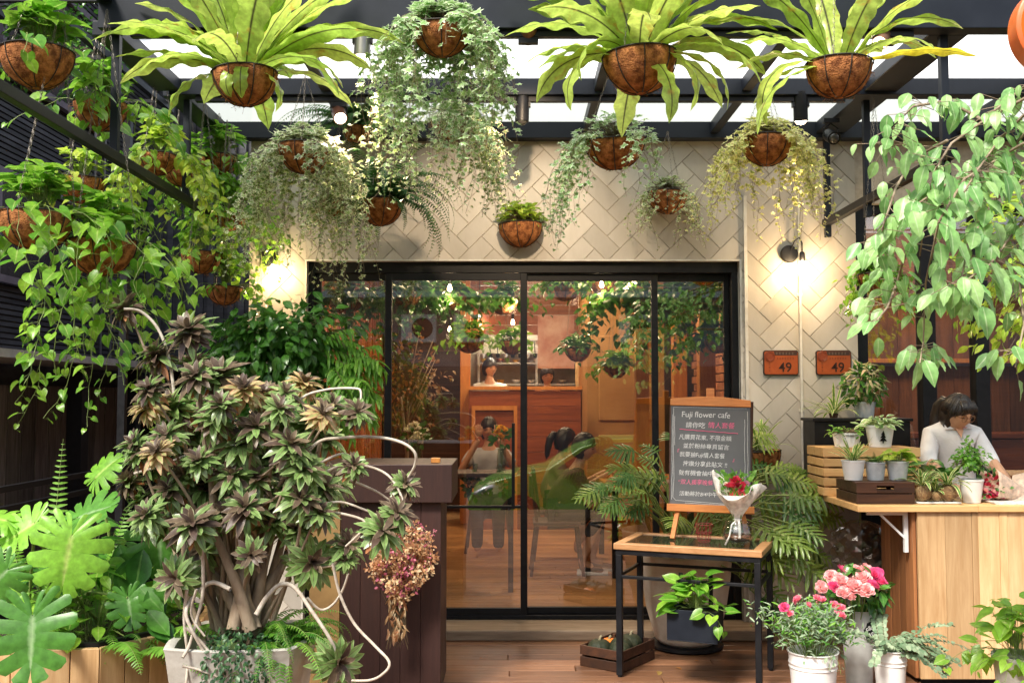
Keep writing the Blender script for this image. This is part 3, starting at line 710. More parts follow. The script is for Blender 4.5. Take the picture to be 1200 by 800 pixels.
for k in range(24): m.box((-4.27,5.4+k*.25,-.45),(-4.24,5.4+k*.25+.235,1.7))
m.build('board_panel', G['greyboard'], NB)
m = MB()
for k in range(14): m.box((-3.5,11.5,.1+k*.11),(-2.35,11.54,.1+k*.11+.075))
m.box((-3.55,11.48,-.5),(-3.5,11.56,1.75)); m.build('slat_screen', mat('grey_slats', (.30,.31,.35), rough=.6), NB)
m = MB()
for p0, p1, p2 in (((-4.2,9.9,4.6),(-4.18,9.9,3.2),(-4.2,9.95,2.0)),((-4.2,10.2,6),(-4.22,10.2,4),(-4.2,10.15,1.95)),((-4.2,10.35,6),(-4.18,10.3,4),(-4.2,10.4,1.95))): m.tube([p0,p1,p2], .014, 5)
m.tube([P(128,400,10),P(150,405,10),P(165,425,10),P(150,432,10)], .008, 4); m.build('drain_pipe', mat('dull_pipe', (.22,.21,.22), rough=.6), NB, smooth=True)
# a taller grey brown slatted house further back, seen above the left baskets
NC = thing('slatted_house', 'tall grey brown slatted house behind the left hanging baskets', 'house', (-3.6, 15, -.5))
m = MB(); m.box((-8,15,-.5),(-2.4,15.2,9))
x = -7.9
while x < -2.5: m.box((x,14.93,2.2),(x+.10,14.999,9)); x += .19
m.build('wall', mat('grey_brown_render', (.10,.085,.085), (.05,.045,.045), rough=.8, scale=2), NC)
m = MB()
for z in (2.1, 4.6, 7.0): m.box((-8,14.7,z),(-2.4,14.92,z+.1))
m.build('ledge', mat('pale_ledge', (.35,.34,.34), rough=.6), NC)
# low black metal railing at the deck edge
rl = thing('metal_railing', 'low black metal railing along the left edge of the deck', 'railing', (-3.0, 6, 0))
m = MB()
for z in (.92, 1.04): m.box((-3.02,2.6,z),(-2.98,8.8,z+.035))
m.build('rail', G['black'], rl)
for y in (2.7,4.7,6.7,8.7):
    m = MB(); m.box((-3.02,y-.02,0 if y<6.8 else -.5),(-2.98,y+.02,.919)); m.build('post', G['black'], rl)
# ------------------------------------------------------------------ the street behind the photographer (reflected in the glass)
OB = thing('opposite_house', 'grey shophouse across the street, mirrored in the door glass', 'house', (0, -12, -.5))
m = MB(); m.box((-14,-13,-.5),(14,-12,5.9)); m.build('wall', mat('grey_render', (.34,.36,.38), (.22,.23,.25), rough=.8, scale=1.2), OB)
m = MB(); m.box((-14,-11.99,-.5),(14,-11.9,2.4)); m.build('shutter', mat('dark_shutter', (.05,.055,.065), (.09,.09,.1), rough=.5, scale=1, stretch=(1,1,20)), OB)
m = MB(); m.box((-14,-12,4.1),(14,-10.9,4.25)); m.build('balcony', mat('pale_balcony', (.62,.64,.66), rough=.6), OB)
m = MB()
for k in range(12): m.box((-14,-10.95,4.35+k*.13),(14,-10.92,4.39+k*.13))
for k in range(30): m.box((-14+k*.95,-10.96,4.251),(-13.96+k*.95,-10.91,5.9))
m.build('balcony_grille', G['trimw'], OB)
for ax in (-2.4, -1.05, 3.2):
    ac = thing('air_conditioner', ('white outdoor air conditioner unit under the balcony, farthest left' if ax == -2.4 else 'white outdoor air conditioner unit under the balcony, middle one' if ax == -1.05 else 'white outdoor air conditioner unit under the balcony, far right'), 'air conditioner', (ax, -11.7, 3.0), 'air conditioners on the opposite house')
    m = MB(); m.box((ax-.45,-11.9,3.0),(ax+.45,-11.55,3.72)); m.build('casing', G['zinc'], ac, bevel=.02)
    m = MB(); M = Matrix.Translation((ax+.1,-11.53,3.36)) @ Euler((R(90),0,0)).to_matrix().to_4x4()
    m.M = M; m.lathe([(.27,0),(.27,.02),(.05,.025)], (0,0,0), 24); m.build('fan_grille', G['black'], ac)
    for bx_ in (ax-.4, ax+.36): m = MB(); m.box((bx_,-11.899,2.9),(bx_+.04,-11.55,2.999)); m.build('bracket', G['black'], ac)
# green hatchback parked behind the photographer
car = thing('parked_car', 'bright lime green hatchback parked side-on along the kerb', 'car', (1.5, -2.2, -.5))
cy0, cy1, gz = -3.0, -1.25, -.5
prof = [(-.66,.28),(-.68,.50),(-.60,.66),(-.35,.80),(.10,.92),(.55,1.0),(1.05,1.32),(1.5,1.46),(2.3,1.47),(2.95,1.38),(3.3,1.05),(3.42,.9),(3.46,.5),(3.42,.25)]
def carshell(prof, y0, y1, z0):
    bm_v = []; secs = [(y0, .86), (y0+.06, .95), (y0+.25, 1.0), (y1-.25, 1.0), (y1-.06, .95), (y1, .86)]
    mb = MB(); n = len(prof); vs = []
    for (y, k) in secs:
        for (x, z) in prof:
            tum = max(0, z-.9)*.28; yy = y + (tum if y < (y0+y1)/2 else -tum) * (1 if abs(k-1) > .01 or True else 0)
            vs.append((1.4+(x-1.4)*(.97+.03*k), yy, z0 + z*(.985+.015*k)))
        vs.append((1.4+(prof[-1][0]-1.4)*(.97+.03*k), y, z0+.2)); vs.append((1.4+(prof[0][0]-1.4)*(.97+.03*k), y, z0+.2))
    k = n+2; fs = []
    for i in range(len(secs)-1):
        for j in range(k): fs.append((i*k+j, i*k+(j+1)%k, (i+1)*k+(j+1)%k, (i+1)*k+j))
    fs.append(tuple(range(k))[::-1]); fs.append(tuple((len(secs)-1)*k+j for j in range(k)))
    mb._add(vs, fs); return mb
G['carpaint'] = mat('lime_car_paint', (.34,.70,.07), rough=.25, bmp=0, coat=1, spec=.6)
carshell(prof, cy0, cy1, gz).build('body', G['carpaint'], car, smooth=True, auto=35, bevel=.01)
gd = mat('car_glass', (.02,.025,.025), rough=.05, bmp=0)
for sg, yy in ((1, cy1+.004), (-1, cy0-.004)):
    m = MB(); q = [(.68,1.0),(1.12,1.30),(1.55,1.40),(2.3,1.41),(2.85,1.32),(3.1,1.03)]
    tm = lambda z: -sg*max(0,z-.9)*.28
    vs = [(x, yy + tm(z), gz+z) for x, z in q] + [(x, yy + tm(z)-sg*.03, gz+z) for x, z in q]; n = len(q)
    m._add(vs, [tuple(range(n)), tuple(range(2*n-1,n-1,-1))] + [(i,n+i,n+(i+1)%n,(i+1)%n) for i in range(n)]); m.build('side_window', gd, car)
    m = MB(); m.M = Matrix.Translation((-.42, cy1-.04 if sg>0 else cy0+.04, gz+.70)) @ Euler((0,R(-22),0)).to_matrix().to_4x4(); m.lathe([(.02,-.05),(.16,-.03),(.19,0),(.16,.03),(.02,.05)], (0,0,0), 16)
    m.build('headlight', mat('headlight_glass', (.75,.78,.8), rough=.08, bmp=0, metal=.6), car, smooth=True)
for wx in (.12, 2.75):
    for yy in (cy1-.1, cy0+.1):
        m = MB(); M = Matrix.Translation((wx, yy, gz+.31)) @ Euler((R(90),0,0)).to_matrix().to_4x4(); m.M = M
        m.lathe([(.22,-.11),(.30,-.11),(.32,-.07),(.32,.07),(.30,.11),(.22,.11)], (0,0,0), 28, cap0=False, cap1=False); w = m.build('wheel', mat('tyre', (.02,.02,.02), rough=.8), car, smooth=True, auto=40)
        m = MB(); m.M = M; m.lathe([(.03,-.08),(.225,-.1),(.225,.1),(.03,.08)], (0,0,0), 10); m.build('rim', mat('alloy', (.5,.5,.52), rough=.25, metal=.9, bmp=0), w)
# ------------------------------------------------------------------ lamps
G['bulb'] = emis('warm_bulb', (1,.66,.32), 30); G['spotlens'] = emis('warm_lens', (1,.80,.55), 18); G['lens_off'] = mat('dark_lens', (.05,.05,.05), rough=.1, bmp=0)
def lamp_light(name, kind, loc, energy, color, rad=.02, parent=None, rot=None, ang=60, blend=.5):
    l = bpy.data.lights.new(name, kind); l.energy = energy; l.color = color; l.shadow_soft_size = rad
    if kind == 'SPOT': l.spot_size = R(ang); l.spot_blend = blend
    o = bpy.data.objects.new(name, l); COL.objects.link(o)
    if parent is not None:
        o.parent = parent; o.location = Vector(loc) - worldloc(parent)
    else: o.location = loc
    if rot is not None: o.rotation_euler = rot
    return o
WARM = (1,.72,.45)
def spotlight(px, py, Y, aim, label, on=True, power=70, body=.18, rb=.042, top=None, color='black', ang=65, housing=None):
    c = P(px, py, Y); top = top or (3.387 if Y < 5.4 else 3.367)
    t = thing('spotlight', label, 'spotlight', (c.x, c.y, top), 'track spotlights under the pergola beams')
    d = (Vector(aim) - c).normalized(); q = d.to_track_quat('Z', 'Y').to_matrix()
    m = MB(); m.lathe([(rb*.55,-body*.5),(rb*.92,-body*.46),(rb,-body*.3),(rb,body*.5),(rb*.86,body*.5),(rb*.8,body*.40)], c, 20, M=q); m.build('housing', housing or G[color], t, smooth=True, auto=40)
    m = MB(); m.lathe([(rb*.8,body*.42),(rb*.78,body*.52),(rb*.5,body*.60),(.001,body*.63)], c, 16, M=q, cap1=False); m.build('lens', G['spotlens'] if on else G['lens_off'], t, smooth=True)
    m = MB(); x = q @ Vector((1,0,0)); pv = Vector((c.x, c.y, c.z + .085))
    m.tube([c + x*(rb+.003), c + x*(rb+.008) + Vector((0,0,.05)), pv, c - x*(rb+.008) + Vector((0,0,.05)), c - x*(rb+.003)], .0045, 5)
    m.tube([pv, (c.x,c.y,top)], .008, 6); m.box((c.x-.05,c.y-.018,top-.03),(c.x+.05,c.y+.018,top-.001)); m.build('bracket', G['black'], t)
    if on: lamp_light('spot_beam', 'SPOT', c + d*(body*.5+.04), power, (1,.74,.48), .018, t, d.to_track_quat('-Z','Y').to_euler(), ang, .7)
    return t
silver = mat('silver_lamp', (.35,.33,.32), rough=.3, metal=.6, bmp=0)
spotlight(425, 47, 4.88, (-.8,4.7,1.0), 'silver spotlight switched on, left of the ivy basket hung from the front beam', housing=silver, power=55)
spotlight(619, 38, 4.88, (-.02,6.9,2.45), 'small bronze spotlight switched on between ivy basket and middle long leaved fern', housing=mat('bronze_lamp', (.30,.14,.08), rough=.3, metal=.5, bmp=0), power=95, body=.10)
spotlight(612, 125, 5.90, (.03,5.95,2.0), 'black spotlight switched off on the back beam above the small wall basket', on=False)
spotlight(938, 124, 5.90, (1.9,6.4,1.3), 'black spotlight pointing straight down beside the right ivy basket', power=55)
spotlight(974, 160, 6.4, (2.2,3.5,1.9), 'short black spotlight turned towards the viewer under the thick right rafter', on=False, top=3.41, body=.12)
spotlight(1036, 40, 4.9, (1.2,4.4,2.2), 'bronze spotlight switched on, tilted towards the door from the right', housing=mat('bronze_lamp2', (.30,.16,.10), rough=.3, metal=.5, bmp=0), power=55, body=.13)
spotlight(397, 133, 5.9, (-.75,5.2,2.6), 'brown spotlight switched on, left of the dark hanging fern', housing=mat('brown_lamp', (.12,.05,.03), rough=.3, bmp=0), power=55, body=.13)
def wall_lamp(x, z, label, power):
    t = thing('wall_lamp', label, 'wall lamp', (x, WY-.005, z), 'wall lamps with bare bulbs')
    m = MB(); m.M = Matrix.Translation((x, WY-.003, z)) @ Euler((R(90),0,0)).to_matrix().to_4x4()
    m.lathe([(.06,0),(.062,.02),(.055,.035),(.02,.04)], (0,0,0), 24); m.build('back_plate', G['black'], t, smooth=True, auto=40)
    m = MB(); m.tube([(x,WY-.03,z+.01),(x+.02,WY-.08,z+.08),(x+.045,WY-.11,z+.10),(x+.06,WY-.12,z+.06),(x+.06,WY-.12,z)], .005, 6)
    m.lathe([(.012,.0),(.02,-.01),(.022,-.06),(.014,-.065)], (x+.06,WY-.12,z), 14); m.build('arm', G['black'], t, smooth=True)
    m = MB(); m.lathe([(.013,-.06),(.022,-.085),(.03,-.115),(.026,-.145),(.01,-.162),(.001,-.165)], (x+.06,WY-.12,z), 16); m.build('bulb', emis('bare_bulb', (1,.75,.42), 60), t, smooth=True)
    lamp_light('bulb_light', 'POINT', (x+.06, WY-.20, z-.13), power, (1,.68,.36), .03, t)
wall_lamp(P(924,298,6.9).x, P(924,298,6.9).z, 'black wall lamp with a glowing bare bulb above the two number plates', 9)
wall_lamp(P(316,302,6.9).x, P(316,302,6.9).z, 'black wall lamp glowing beside the left edge of the doorway', 5)
# number plates
def plaque(px, label):
    c = P(px, 425, WY); t = thing('number_plate', label, 'number plate', (c.x, WY-.02, c.z-.09), 'house number plates')
    w, h = .122, .086
    def rr(w, h, r, n=5): return [(sx*(w-r)+r*math.cos(a), sy*(h-r)+r*math.sin(a)) for sx, sy, a0 in ((1,1,0),(-1,1,90),(-1,-1,180),(1,-1,270)) for a in [R(a0+k*90/n) for k in range(n+1)]]
    MM = Matrix.Translation((c.x, WY-.004, c.z)) @ Euler((R(90),0,0)).to_matrix().to_4x4()
    m = MB(); m.M = MM; m.prism(rr(w,h,.018), 0, .014); m.build('border', mat('plate_border', (.025,.010,.006), rough=.4), t)
    m = MB(); m.M = MM; m.prism(rr(w-.007,h-.007,.014), .0141, .0165); m.build('face', mat('plate_face', (.36,.075,.018), (.26,.05,.012), rough=.35, scale=10), t)
    m = MB(); m.M = MM; m.prism([(-.05,h-.035),(w-.01,h-.035),(w-.01,h-.008),(-.05,h-.008)], .0166, .0175); m.build('header_band', mat('plate_band', (.05,.02,.012), rough=.5), t)
    m = MB(); m.M = MM
    m.lathe([(.034,.0166),(.034,.0195),(.001,.0195)], (-.078,.045,0), 24)
    for (cx, cy, r_) in ((-.078,.045,.034),(-.078,.045,.026)): m.torus((cx,cy,.0195), r_, .0022, 20, 4)
    m.prism([(-.09,.040),(-.078,.052),(-.066,.040),(-.078,.034)], .0196, .0205)
    m.build('round_emblem', mat('plate_emblem', (.24,.045,.014), rough=.4), t)
    m = MB(); m.M = MM
    for k in range(6):
        x = -.036 + k*.022
        for (a,b,c_,d_) in ((0,.000,.012,.002),(0,.012,.012,.014),(.005,-.002,.007,.016),(.001,.006,.011,.008)): m.box((x+a,h-.029+b,.0176),(x+c_,h-.029+d_,.0184))
    m.build('faded_characters', mat('plate_chars', (.20,.13,.09), rough=.5), t)
    m = MB(); m.M = MM
    for k in range(7):
        x = -.03 + k*.018; m.box((x,.030,.0166),(x+.010,.0325,.0172)); m.box((x+.004,.024,.0166),(x+.006,.038,.0172)); m.box((x,.023,.0166),(x+.01,.0245,.0172))
    for k in range(3):
        z = -.005-k*.024; m.box((-.088,z,.0166),(-.072,z+.002,.0172)); m.box((-.081,z-.009,.0166),(-.079,z+.006,.0172)); m.box((-.087,z-.009,.0166),(-.073,z-.007,.0172))
    m.build('small_characters', mat('plate_small', (.13,.025,.01), rough=.5), t)
    text('49', (c.x+.028, WY-.0212, c.z-.062), .092, mat('plate_number', (.03,.008,.004), rough=.4), t, 'number', off=.001)
def text(body, loc, size, mt, parent, name, rot=(math.pi/2,0,0), off=0, ext=.0006, align='CENTER', shear=0, sx=1, wob=0):
    cu = bpy.data.curves.new('txt', 'FONT'); cu.body = body; cu.size = size; cu.extrude = ext; cu.offset = off; cu.align_x = align; cu.shear = shear; cu.resolution_u = 3
    o = bpy.data.objects.new('tmp', cu); COL.objects.link(o); bpy.context.view_layer.update()
    me = bpy.data.meshes.new_from_object(o.evaluated_get(bpy.context.evaluated_depsgraph_get())); bpy.data.objects.remove(o)
    M = (rot if isinstance(rot, Matrix) else Matrix.Translation(loc) @ Euler(rot).to_matrix().to_4x4()) @ Matrix.Diagonal((sx,1,1,1))
    if wob:
        from mathutils import noise as mn
        for v in me.vertices:
            q = Vector((v.co.x/size*1.4 + wob*7.3, v.co.y/size*1.4, wob)); v.co.x += (mn.noise(q))*size*.06; v.co.y += mn.noise(q + Vector((31,7,3)))*size*.08
    me.transform(Matrix.Translation(-worldloc(parent)) @ M); me.materials.clear()
    return link_mesh(name, me, [mt], parent)
plaque(914.5, 'orange brown 49 number plate nearer the doorway, left of the white conduit')
plaque(976, 'orange brown 49 number plate right of the white conduit')
# orange round lightbox sign, top right
sg = thing('round_sign', 'orange round hanging lightbox sign cut off by the right edge', 'sign', P(1246,95,3.6))
cs = P(1247, 32, 3.6); MM = Matrix.Translation(cs) @ Euler((R(90),0,R(-8))).to_matrix().to_4x4()
m = MB(); m.M = MM; m.lathe([(.175,-.05),(.182,-.045),(.182,.045),(.175,.05)], (0,0,0), 48); m.build('casing', mat('orange_casing', (.75,.13,.02), rough=.4), sg, smooth=True, auto=40)
m = MB(); m.M = MM; m.lathe([(.166,.0505),(.166,.053)], (0,0,0), 48); m.build('face', emis('lit_orange_face', (1,.20,.03), .75), sg, smooth=True, auto=40)
m = MB(); m.M = MM; m.torus((0,0,.0535), .155, .0022, 40, 4)
for (cx, cy, r0) in ((-.128,.0,.017),(-.10,-.065,.02),(-.10,.09,.016)):
    m.tube([(cx+r0*(1-t/9)*math.cos(t), cy+r0*(1-t/9)*math.sin(t), .0537) for t in np.arange(0, 7.5, .4)], .0022, 4)
m.build('swirl_marks', mat('brown_marks', (.14,.03,.01), rough=.5), sg)
m = MB(); m.tube([cs + Vector((0,0,.18)), (cs.x, cs.y, 3.75)], .01, 6); m.build('hanger', G['black'], sg)
# ------------------------------------------------------------------ pendant bulbs inside the cafe
for i, (px, py, Y) in enumerate(((508,352,9.2),(527,338,8.2),(601,353,8.8),(601,378,10.4),(527,386,11),(673,344,9.4),(705,334,8.2),(736,335,8.4),(693,356,10.2),(714,362,11),(562,372,12),(800,350,9.0))):
    c = P(px, py, Y)
    lb = ['far left','left, nearest the glass','above the bar','low by the bar','low in the dark corner','beside the kitchen opening','nearest the glass, right leaf','right of the pair by the timber post','above the ochre partition','lowest right','farthest back','behind the right panel'][i]
    t = thing('pendant_bulb', 'small glowing bulb hanging inside the cafe, ' + lb, 'pendant lamp', (c.x, c.y, c.z), 'pendant bulbs inside the cafe')
    m = MB(); m.lathe([(.008,.035),(.016,.015),(.02,-.006),(.014,-.02),(.001,-.025)], c, 12); m.build('bulb', G['bulb'], t, smooth=True)
    m = MB(); m.tube([(c.x,c.y,c.z+.09),(c.x,c.y,IZ-.003)], .004, 4); m.lathe([(.014,.04),(.016,.09),(.004,.1)], c, 8); m.build('cord', G['black'], t)
    lamp_light('pendant_light', 'POINT', (c.x, c.y, c.z-.07), 5, WARM, .04, t)

for i, (x, y, e_) in enumerate(((-.8,8.6,26),(.6,8.4,26),(.2,10.6,34),(3.4,7.9,30))):  # added unseen fill lamps that brighten the cafe floor and right-hand room
    t = thing('fill_light', 'added warm fill light under the cafe ceiling, ' + ('left front','right front','middle back','behind the right-hand windows')[i], 'fill light', (x,y,IZ-.03), 'added fill lights under the cafe ceiling')
    m = MB(); m.lathe([(.14,-.03),(.15,-.002),(.15,0)], (x,y,IZ-.001), 24); m.build('fill_disc', emis('warm_fill_disc', (1,.62,.32), 4), t, smooth=True, auto=40)
    o = lamp_light('fill_glow', 'AREA', (x,y,IZ-.05), e_, (1,.69,.42), parent=t); o.data.shape = 'DISK'; o.data.size = .5
# ------------------------------------------------------------------ table, chalkboard, crate, pots
TC = Vector((1.07, 5.88, 0)); TR = R(-22)
MT = Matrix.Translation(TC) @ Matrix.Rotation(TR, 4, 'Z')
t = thing('display_table', 'small black framed table with pale wooden rim and dark glass top under the chalkboard', 'table', TC)
w, dp = .42, .26; zt = .76
m = MB(); m.M = MT
for a, b in (((-w,-dp,zt-.035),(w,-dp+.055,zt)),((-w,dp-.055,zt-.035),(w,dp,zt)),((-w,-dp+.0555,zt-.035),(-w+.055,dp-.0555,zt)),((w-.055,-dp+.0555,zt-.035),(w,dp-.0555,zt))): m.box(a, b)
m.build('top_frame', wood('table_rim', (.55,.30,.14), (.42,.20,.08), 'x', rough=.4), t, bevel=.004)
m = MB(); m.M = MT; m.box((-w+.056,-dp+.056,zt-.02),(w-.056,dp-.056,zt-.006)); m.build('glass_top', mat('dark_glass_top', (.03,.035,.025), rough=.03, bmp=0, spec=1), t)
m = MB(); m.M = MT; s = .028
for a, b in (((-w+.01,-dp+.01,zt-.065),(w-.01,-dp+.01+s,zt-.036)),((-w+.01,dp-.01-s,zt-.065),(w-.01,dp-.01,zt-.036)),((-w+.01,-dp+.01+s,zt-.065),(-w+.01+s,dp-.01-s,zt-.036)),((w-.01-s,-dp+.01+s,zt-.065),(w-.01,dp-.01-s,zt-.036))): m.box(a, b)
m.box((-w+.012,-dp+.013,zt-.20),(w-.012,-dp+.013+.018,zt-.182)); m.box((-w+.012,dp-.03,zt-.20),(w-.012,dp-.012,zt-.182)); m.box((-w+.013,-dp+.035,zt-.20),(-w+.031,dp-.035,zt-.182)); m.box((w-.031,-dp+.035,zt-.20),(w-.013,dp-.035,zt-.182))
m.build('rail_frame', G['black'], t, bevel=.002)
for sx in (-1,1):
    for sy in (-1,1):
        m = MB(); m.M = MT; x = sx*(w-.028); y = sy*(dp-.028); m.box((x-.017,y-.017,.012),(x+.017,y+.017,zt-.066)); m.lathe([(.014,0),(.014,.0118)], (x,y,0), 10); m.build('leg', G['black'], t, bevel=.002)
# chalkboard easel standing on the table
bc = P(829, 531, 6.02); BW = .475; BH = .60
c0 = Vector((1.185, 6.0, zt+.15)); lean = R(12)
MBd = Matrix.Translation(c0) @ Matrix.Rotation(R(-7),4,'Z') @ Matrix.Rotation(R(90)-lean,4,'X') @ Matrix.Rotation(R(-1.5),4,'Z')  # local x right, y up the board, z towards viewer
e = thing('chalkboard_easel', 'grey cafe chalkboard on an orange wooden easel, covered in white and pink chalk writing', 'chalkboard', (c0.x, c0.y, zt))
m = MB(); m.M = MBd; m.box((-BW/2,.045,-.004),(BW/2,.045+BH,.004)); m.build('board', mat('slate', (.105,.108,.112), (.15,.152,.155), rough=.75, scale=4, bmp=.1, contrast=(.3,.8)), e)
m = MB(); m.M = MBd
m.box((-BW/2-.02,0,-.012),(BW/2+.02,.044,.016)); m.build('lower_rail', G['easel'], e, bevel=.003)
m = MB(); m.M = MBd
m.prism([(-BW/2-.005,BH+.046),(BW/2+.005,BH+.046),(BW/2+.005,BH+.088),(BW/2-.05,BH+.094),(.08,BH+.105),(-.08,BH+.105),(-BW/2+.05,BH+.094),(-BW/2-.005,BH+.088)], -.010, .012)
m.box((-.025,BH+.10,-.012),(.025,BH+.16,.004)); m.build('upper_rail', G['easel'], e, bevel=.003)
m = MB(); m.M = MBd; m.box((-BW/2-.008,.045,-.010),(-BW/2-.0005,BH+.045,.007)); m.build('edge_strip', G['darkwood'], e)
m = MB(); m.M = MBd; m.box((BW/2+.0005,.045,-.010),(BW/2+.008,BH+.045,.007)); m.build('edge_strip', G['darkwood'], e)
for sx, nm in ((-1,'leg'),(1,'leg')):
    m = MB(); m.bar(MBd @ Vector((sx*BW*.40,.01,-.014)), (c0.x+sx*BW*.47-.01, c0.y-.035, zt+.001), .028, .018); m.build(nm, G['easel'], e, bevel=.002)
m = MB(); m.bar(MBd @ Vector((BW*.5,BH+.09,-.035)), (1.44, 6.16, zt+.001), .05, .02); m.build('rear_leg', G['darkwood'], e)
chalk = mat('white_chalk', (.72,.72,.70), (.45,.45,.45), rough=.95, scale=120, bmp=0, contrast=(.35,.75)); pchalk = mat('pink_chalk', (.85,.16,.30), (.65,.12,.22), rough=.95, scale=120, bmp=0)
def ct(s, x, y, size, mt, rot=0, sx=1, off=.0006):
    text(s, None, size, mt, e, 'chalk_writing', rot=MBd @ Matrix.Translation((x, y, .0043)) @ Matrix.Rotation(R(rot),4,'Z'), off=off*.6, ext=.0001, align='LEFT', shear=.08, sx=sx, wob=x*9+y*5+1.3)
ct('Fuji flower cafe', -.175, .575, .052, chalk, .4, .92, .0004)
ct('請你吃', -.150, .512, .040, chalk, 0, 1.0, .0002); ct('情人套餐', -.015, .516, .041, pchalk, -1, .98, 0)
ct('凡購買花束, 不限金額', -.190, .440, .034, chalk, -.5, .98, .0001)
ct('並於粉絲專頁留言', -.165, .388, .033, chalk, -1, 1.05, .0001)
ct('「', -.215, .352, .030, pchalk); ct('我要抽Fuji情人套餐', -.185, .334, .034, chalk, -1, .95, .0001); ct('」', .13, .312, .030, pchalk)
ct('按讚分享此貼文 !!', -.165, .278, .034, chalk, -.5, 1.0, .0001)
ct('就有機會抽中浪漫', -.190, .222, .034, chalk, -.5, 1.02, .0001)
ct('“双人獨享晚餐”', -.192, .166, .034, pchalk, 0, .95, 0); ct('價值3860', .09, .164, .029, chalk, 0, .95, .0001)
ct('活動將於8/4中午', -.185, .098, .031, chalk, -.5, 1.0, .0001)
m = MB(); m.M = MBd
m.tube([(-.185+.01*i, .499-.0005*i+.001*math.sin(i), .0052) for i in range(36)], .0022, 5, rnd=.5); m.build('chalk_underline', pchalk, e)
m = MB(); m.M = MBd
def cl(pts, r=.0014): m.tube([(a, b, .0048) for a, b in pts], r, 4)
cl([(-.228+U(-.002,.002), .07+.04*i) for i in range(14)]); cl([(-.214+U(-.002,.002), .40+.03*i) for i in range(7)]); cl([(-.222,.63),(-.222,.4),(-.216,.2),(-.222,.085),(-.205,.066),(-.1,.062),(.1,.054),(.22,.058)])
cl([(.222+U(-.002,.002), .06+.04*i) for i in range(15)]); cl([(.205+U(-.002,.002), .09+.04*i) for i in range(13)]); cl([(-.15,.048+.004),(0,.049),(.2,.047)])
cl([(-.225,.635),(-.1,.637),(.1,.636),(.218,.638)], .0009)
m.build('chalk_border', chalk, e)
# vase with wrapped bouquet on the table
vc = Vector((1.285, 5.72, zt)); 
t = thing('glass_vase', 'squat clear glass bowl vase holding the wrapped bouquet on the table', 'vase', vc)
vg = glassmat('clear_glass', (.93,.95,.95), base=.10, k=.6)
m = MB(); m.lathe([(.035,.002),(.062,.012),(.088,.045),(.092,.07),(.082,.105),(.068,.122),(.072,.13),(.066,.13),(.062,.122),(.076,.103),(.086,.07),(.082,.045),(.058,.018),(.001,.012)], vc, 28, cap1=False); m.build('bowl', vg, t, smooth=True)
m = MB(); m.lathe([(.001,.014),(.07,.035),(.078,.06),(.001,.0605)], vc, 20, cap0=False, cap1=False); m.build('glass_beads', mat('dark_amber_fill', (.16,.07,.04), rough=.2), t, smooth=True)
# small wire basket next to it
t = thing('wire_basket', 'small empty wire basket left of the vase on the table', 'basket', (1.12,5.84,zt)); m = MB(); 
for z, r_ in ((.002,.035),(.05,.042),(.1,.05)): m.torus((1.12,5.86,zt+z), r_, .0018, 18, 4)
for k in range(12):
    a = k*math.pi/6; m.tube([(1.12+.035*math.cos(a),5.86+.035*math.sin(a),zt+.002),(1.12+.05*math.cos(a),5.86+.05*math.sin(a),zt+.1)], .0014, 4)
m.build('wires', mat('red_wire', (.25,.03,.03), rough=.4), t)
def flower_ball(f, c, r, slot, layers=5, n0=5):
    """rose: petals spiralling round a bud"""
    c = np.array(c, float); ax = sph(); ax[2] = abs(ax[2])+.5; ax[1] -= .5; ax /= np.linalg.norm(ax)
    x = np.cross(ax, (.3,.9,.2)); x /= np.linalg.norm(x); y = np.cross(ax, x); k = 0
    for l in range(layers):
        n = n0 + l*2; op = .2 + 1.0*l/max(1,layers-1)
        for i in range(n):
            a = 2*math.pi*i/n + l*.7 + U(-.2,.2); o = x*math.cos(a) + y*math.sin(a)
            d = ax*math.cos(op) + o*math.sin(op); nr = ax*math.sin(op)*1 - o*math.cos(op)
            f.add(PETAL[i % 2], fm(c + o*r*.07*l - ax*r*.10*l, d, nr, r*(.60+.06*l)*U(.85,1.1)), U(0,1), slot)
PETAL = [blade([(0,.18),(.3,.42),(.6,.50),(.85,.38),(1,.12)], .28, dd, 1, 0, .05) for dd in (-.25,.15)]
def stems(f, base, heads, r=.0022, slot=1):
    for h in heads: b = Vector(base) + Vector((U(-.02,.02),U(-.02,.02),0)); f.tube([b, (b+Vector(h))/2 + Vector((U(-.01,.01),)*3), Vector(h)], r, 4, slot)
q = thing('wrapped_bouquet', 'white paper wrapped bouquet of red and pink flowers standing in the glass vase', 'bouquet', vc + Vector((0,0,.06)))
m = MB(); ax = Vector((.03,-.03,1)).normalized(); pts = []; nseg = 40
vs = []; fs = []
for i, (rr, z, fl) in enumerate(((.022,.05,0),(.016,.14,0),(.03,.17,.002),(.07,.23,.01),(.11,.285,.025),(.135,.33,.045))):
    for k in range(nseg):
        a = 2*math.pi*k/nseg; pl = fl*math.sin(a*9)*.6 + fl*math.sin(a*3+1)*1.0
        zz = z + (fl*1.3*math.sin(a*2+2.6)+ fl*.8*math.cos(a-2.4) if i == 5 else 0)
        vs.append((vc.x + (rr+pl*.5)*math.cos(a)*1.05, vc.y + (rr+pl*.5)*math.sin(a)*.75, vc.z + zz))
for i in range(5):
    for k in range(nseg): fs.append((i*nseg+k, i*nseg+(k+1)%nseg, (i+1)*nseg+(k+1)%nseg, (i+1)*nseg+k))
m._add(vs, fs); G['paper'] = leafmat('tissue_paper', (.80,.77,.73), (.84,.80,.76), trans=.3, rough=.7, spec=.2); o = m.build('paper_wrap', G['paper'], q, smooth=True)
so = o.modifiers.new('s','SOLIDIFY'); so.thickness = .0015
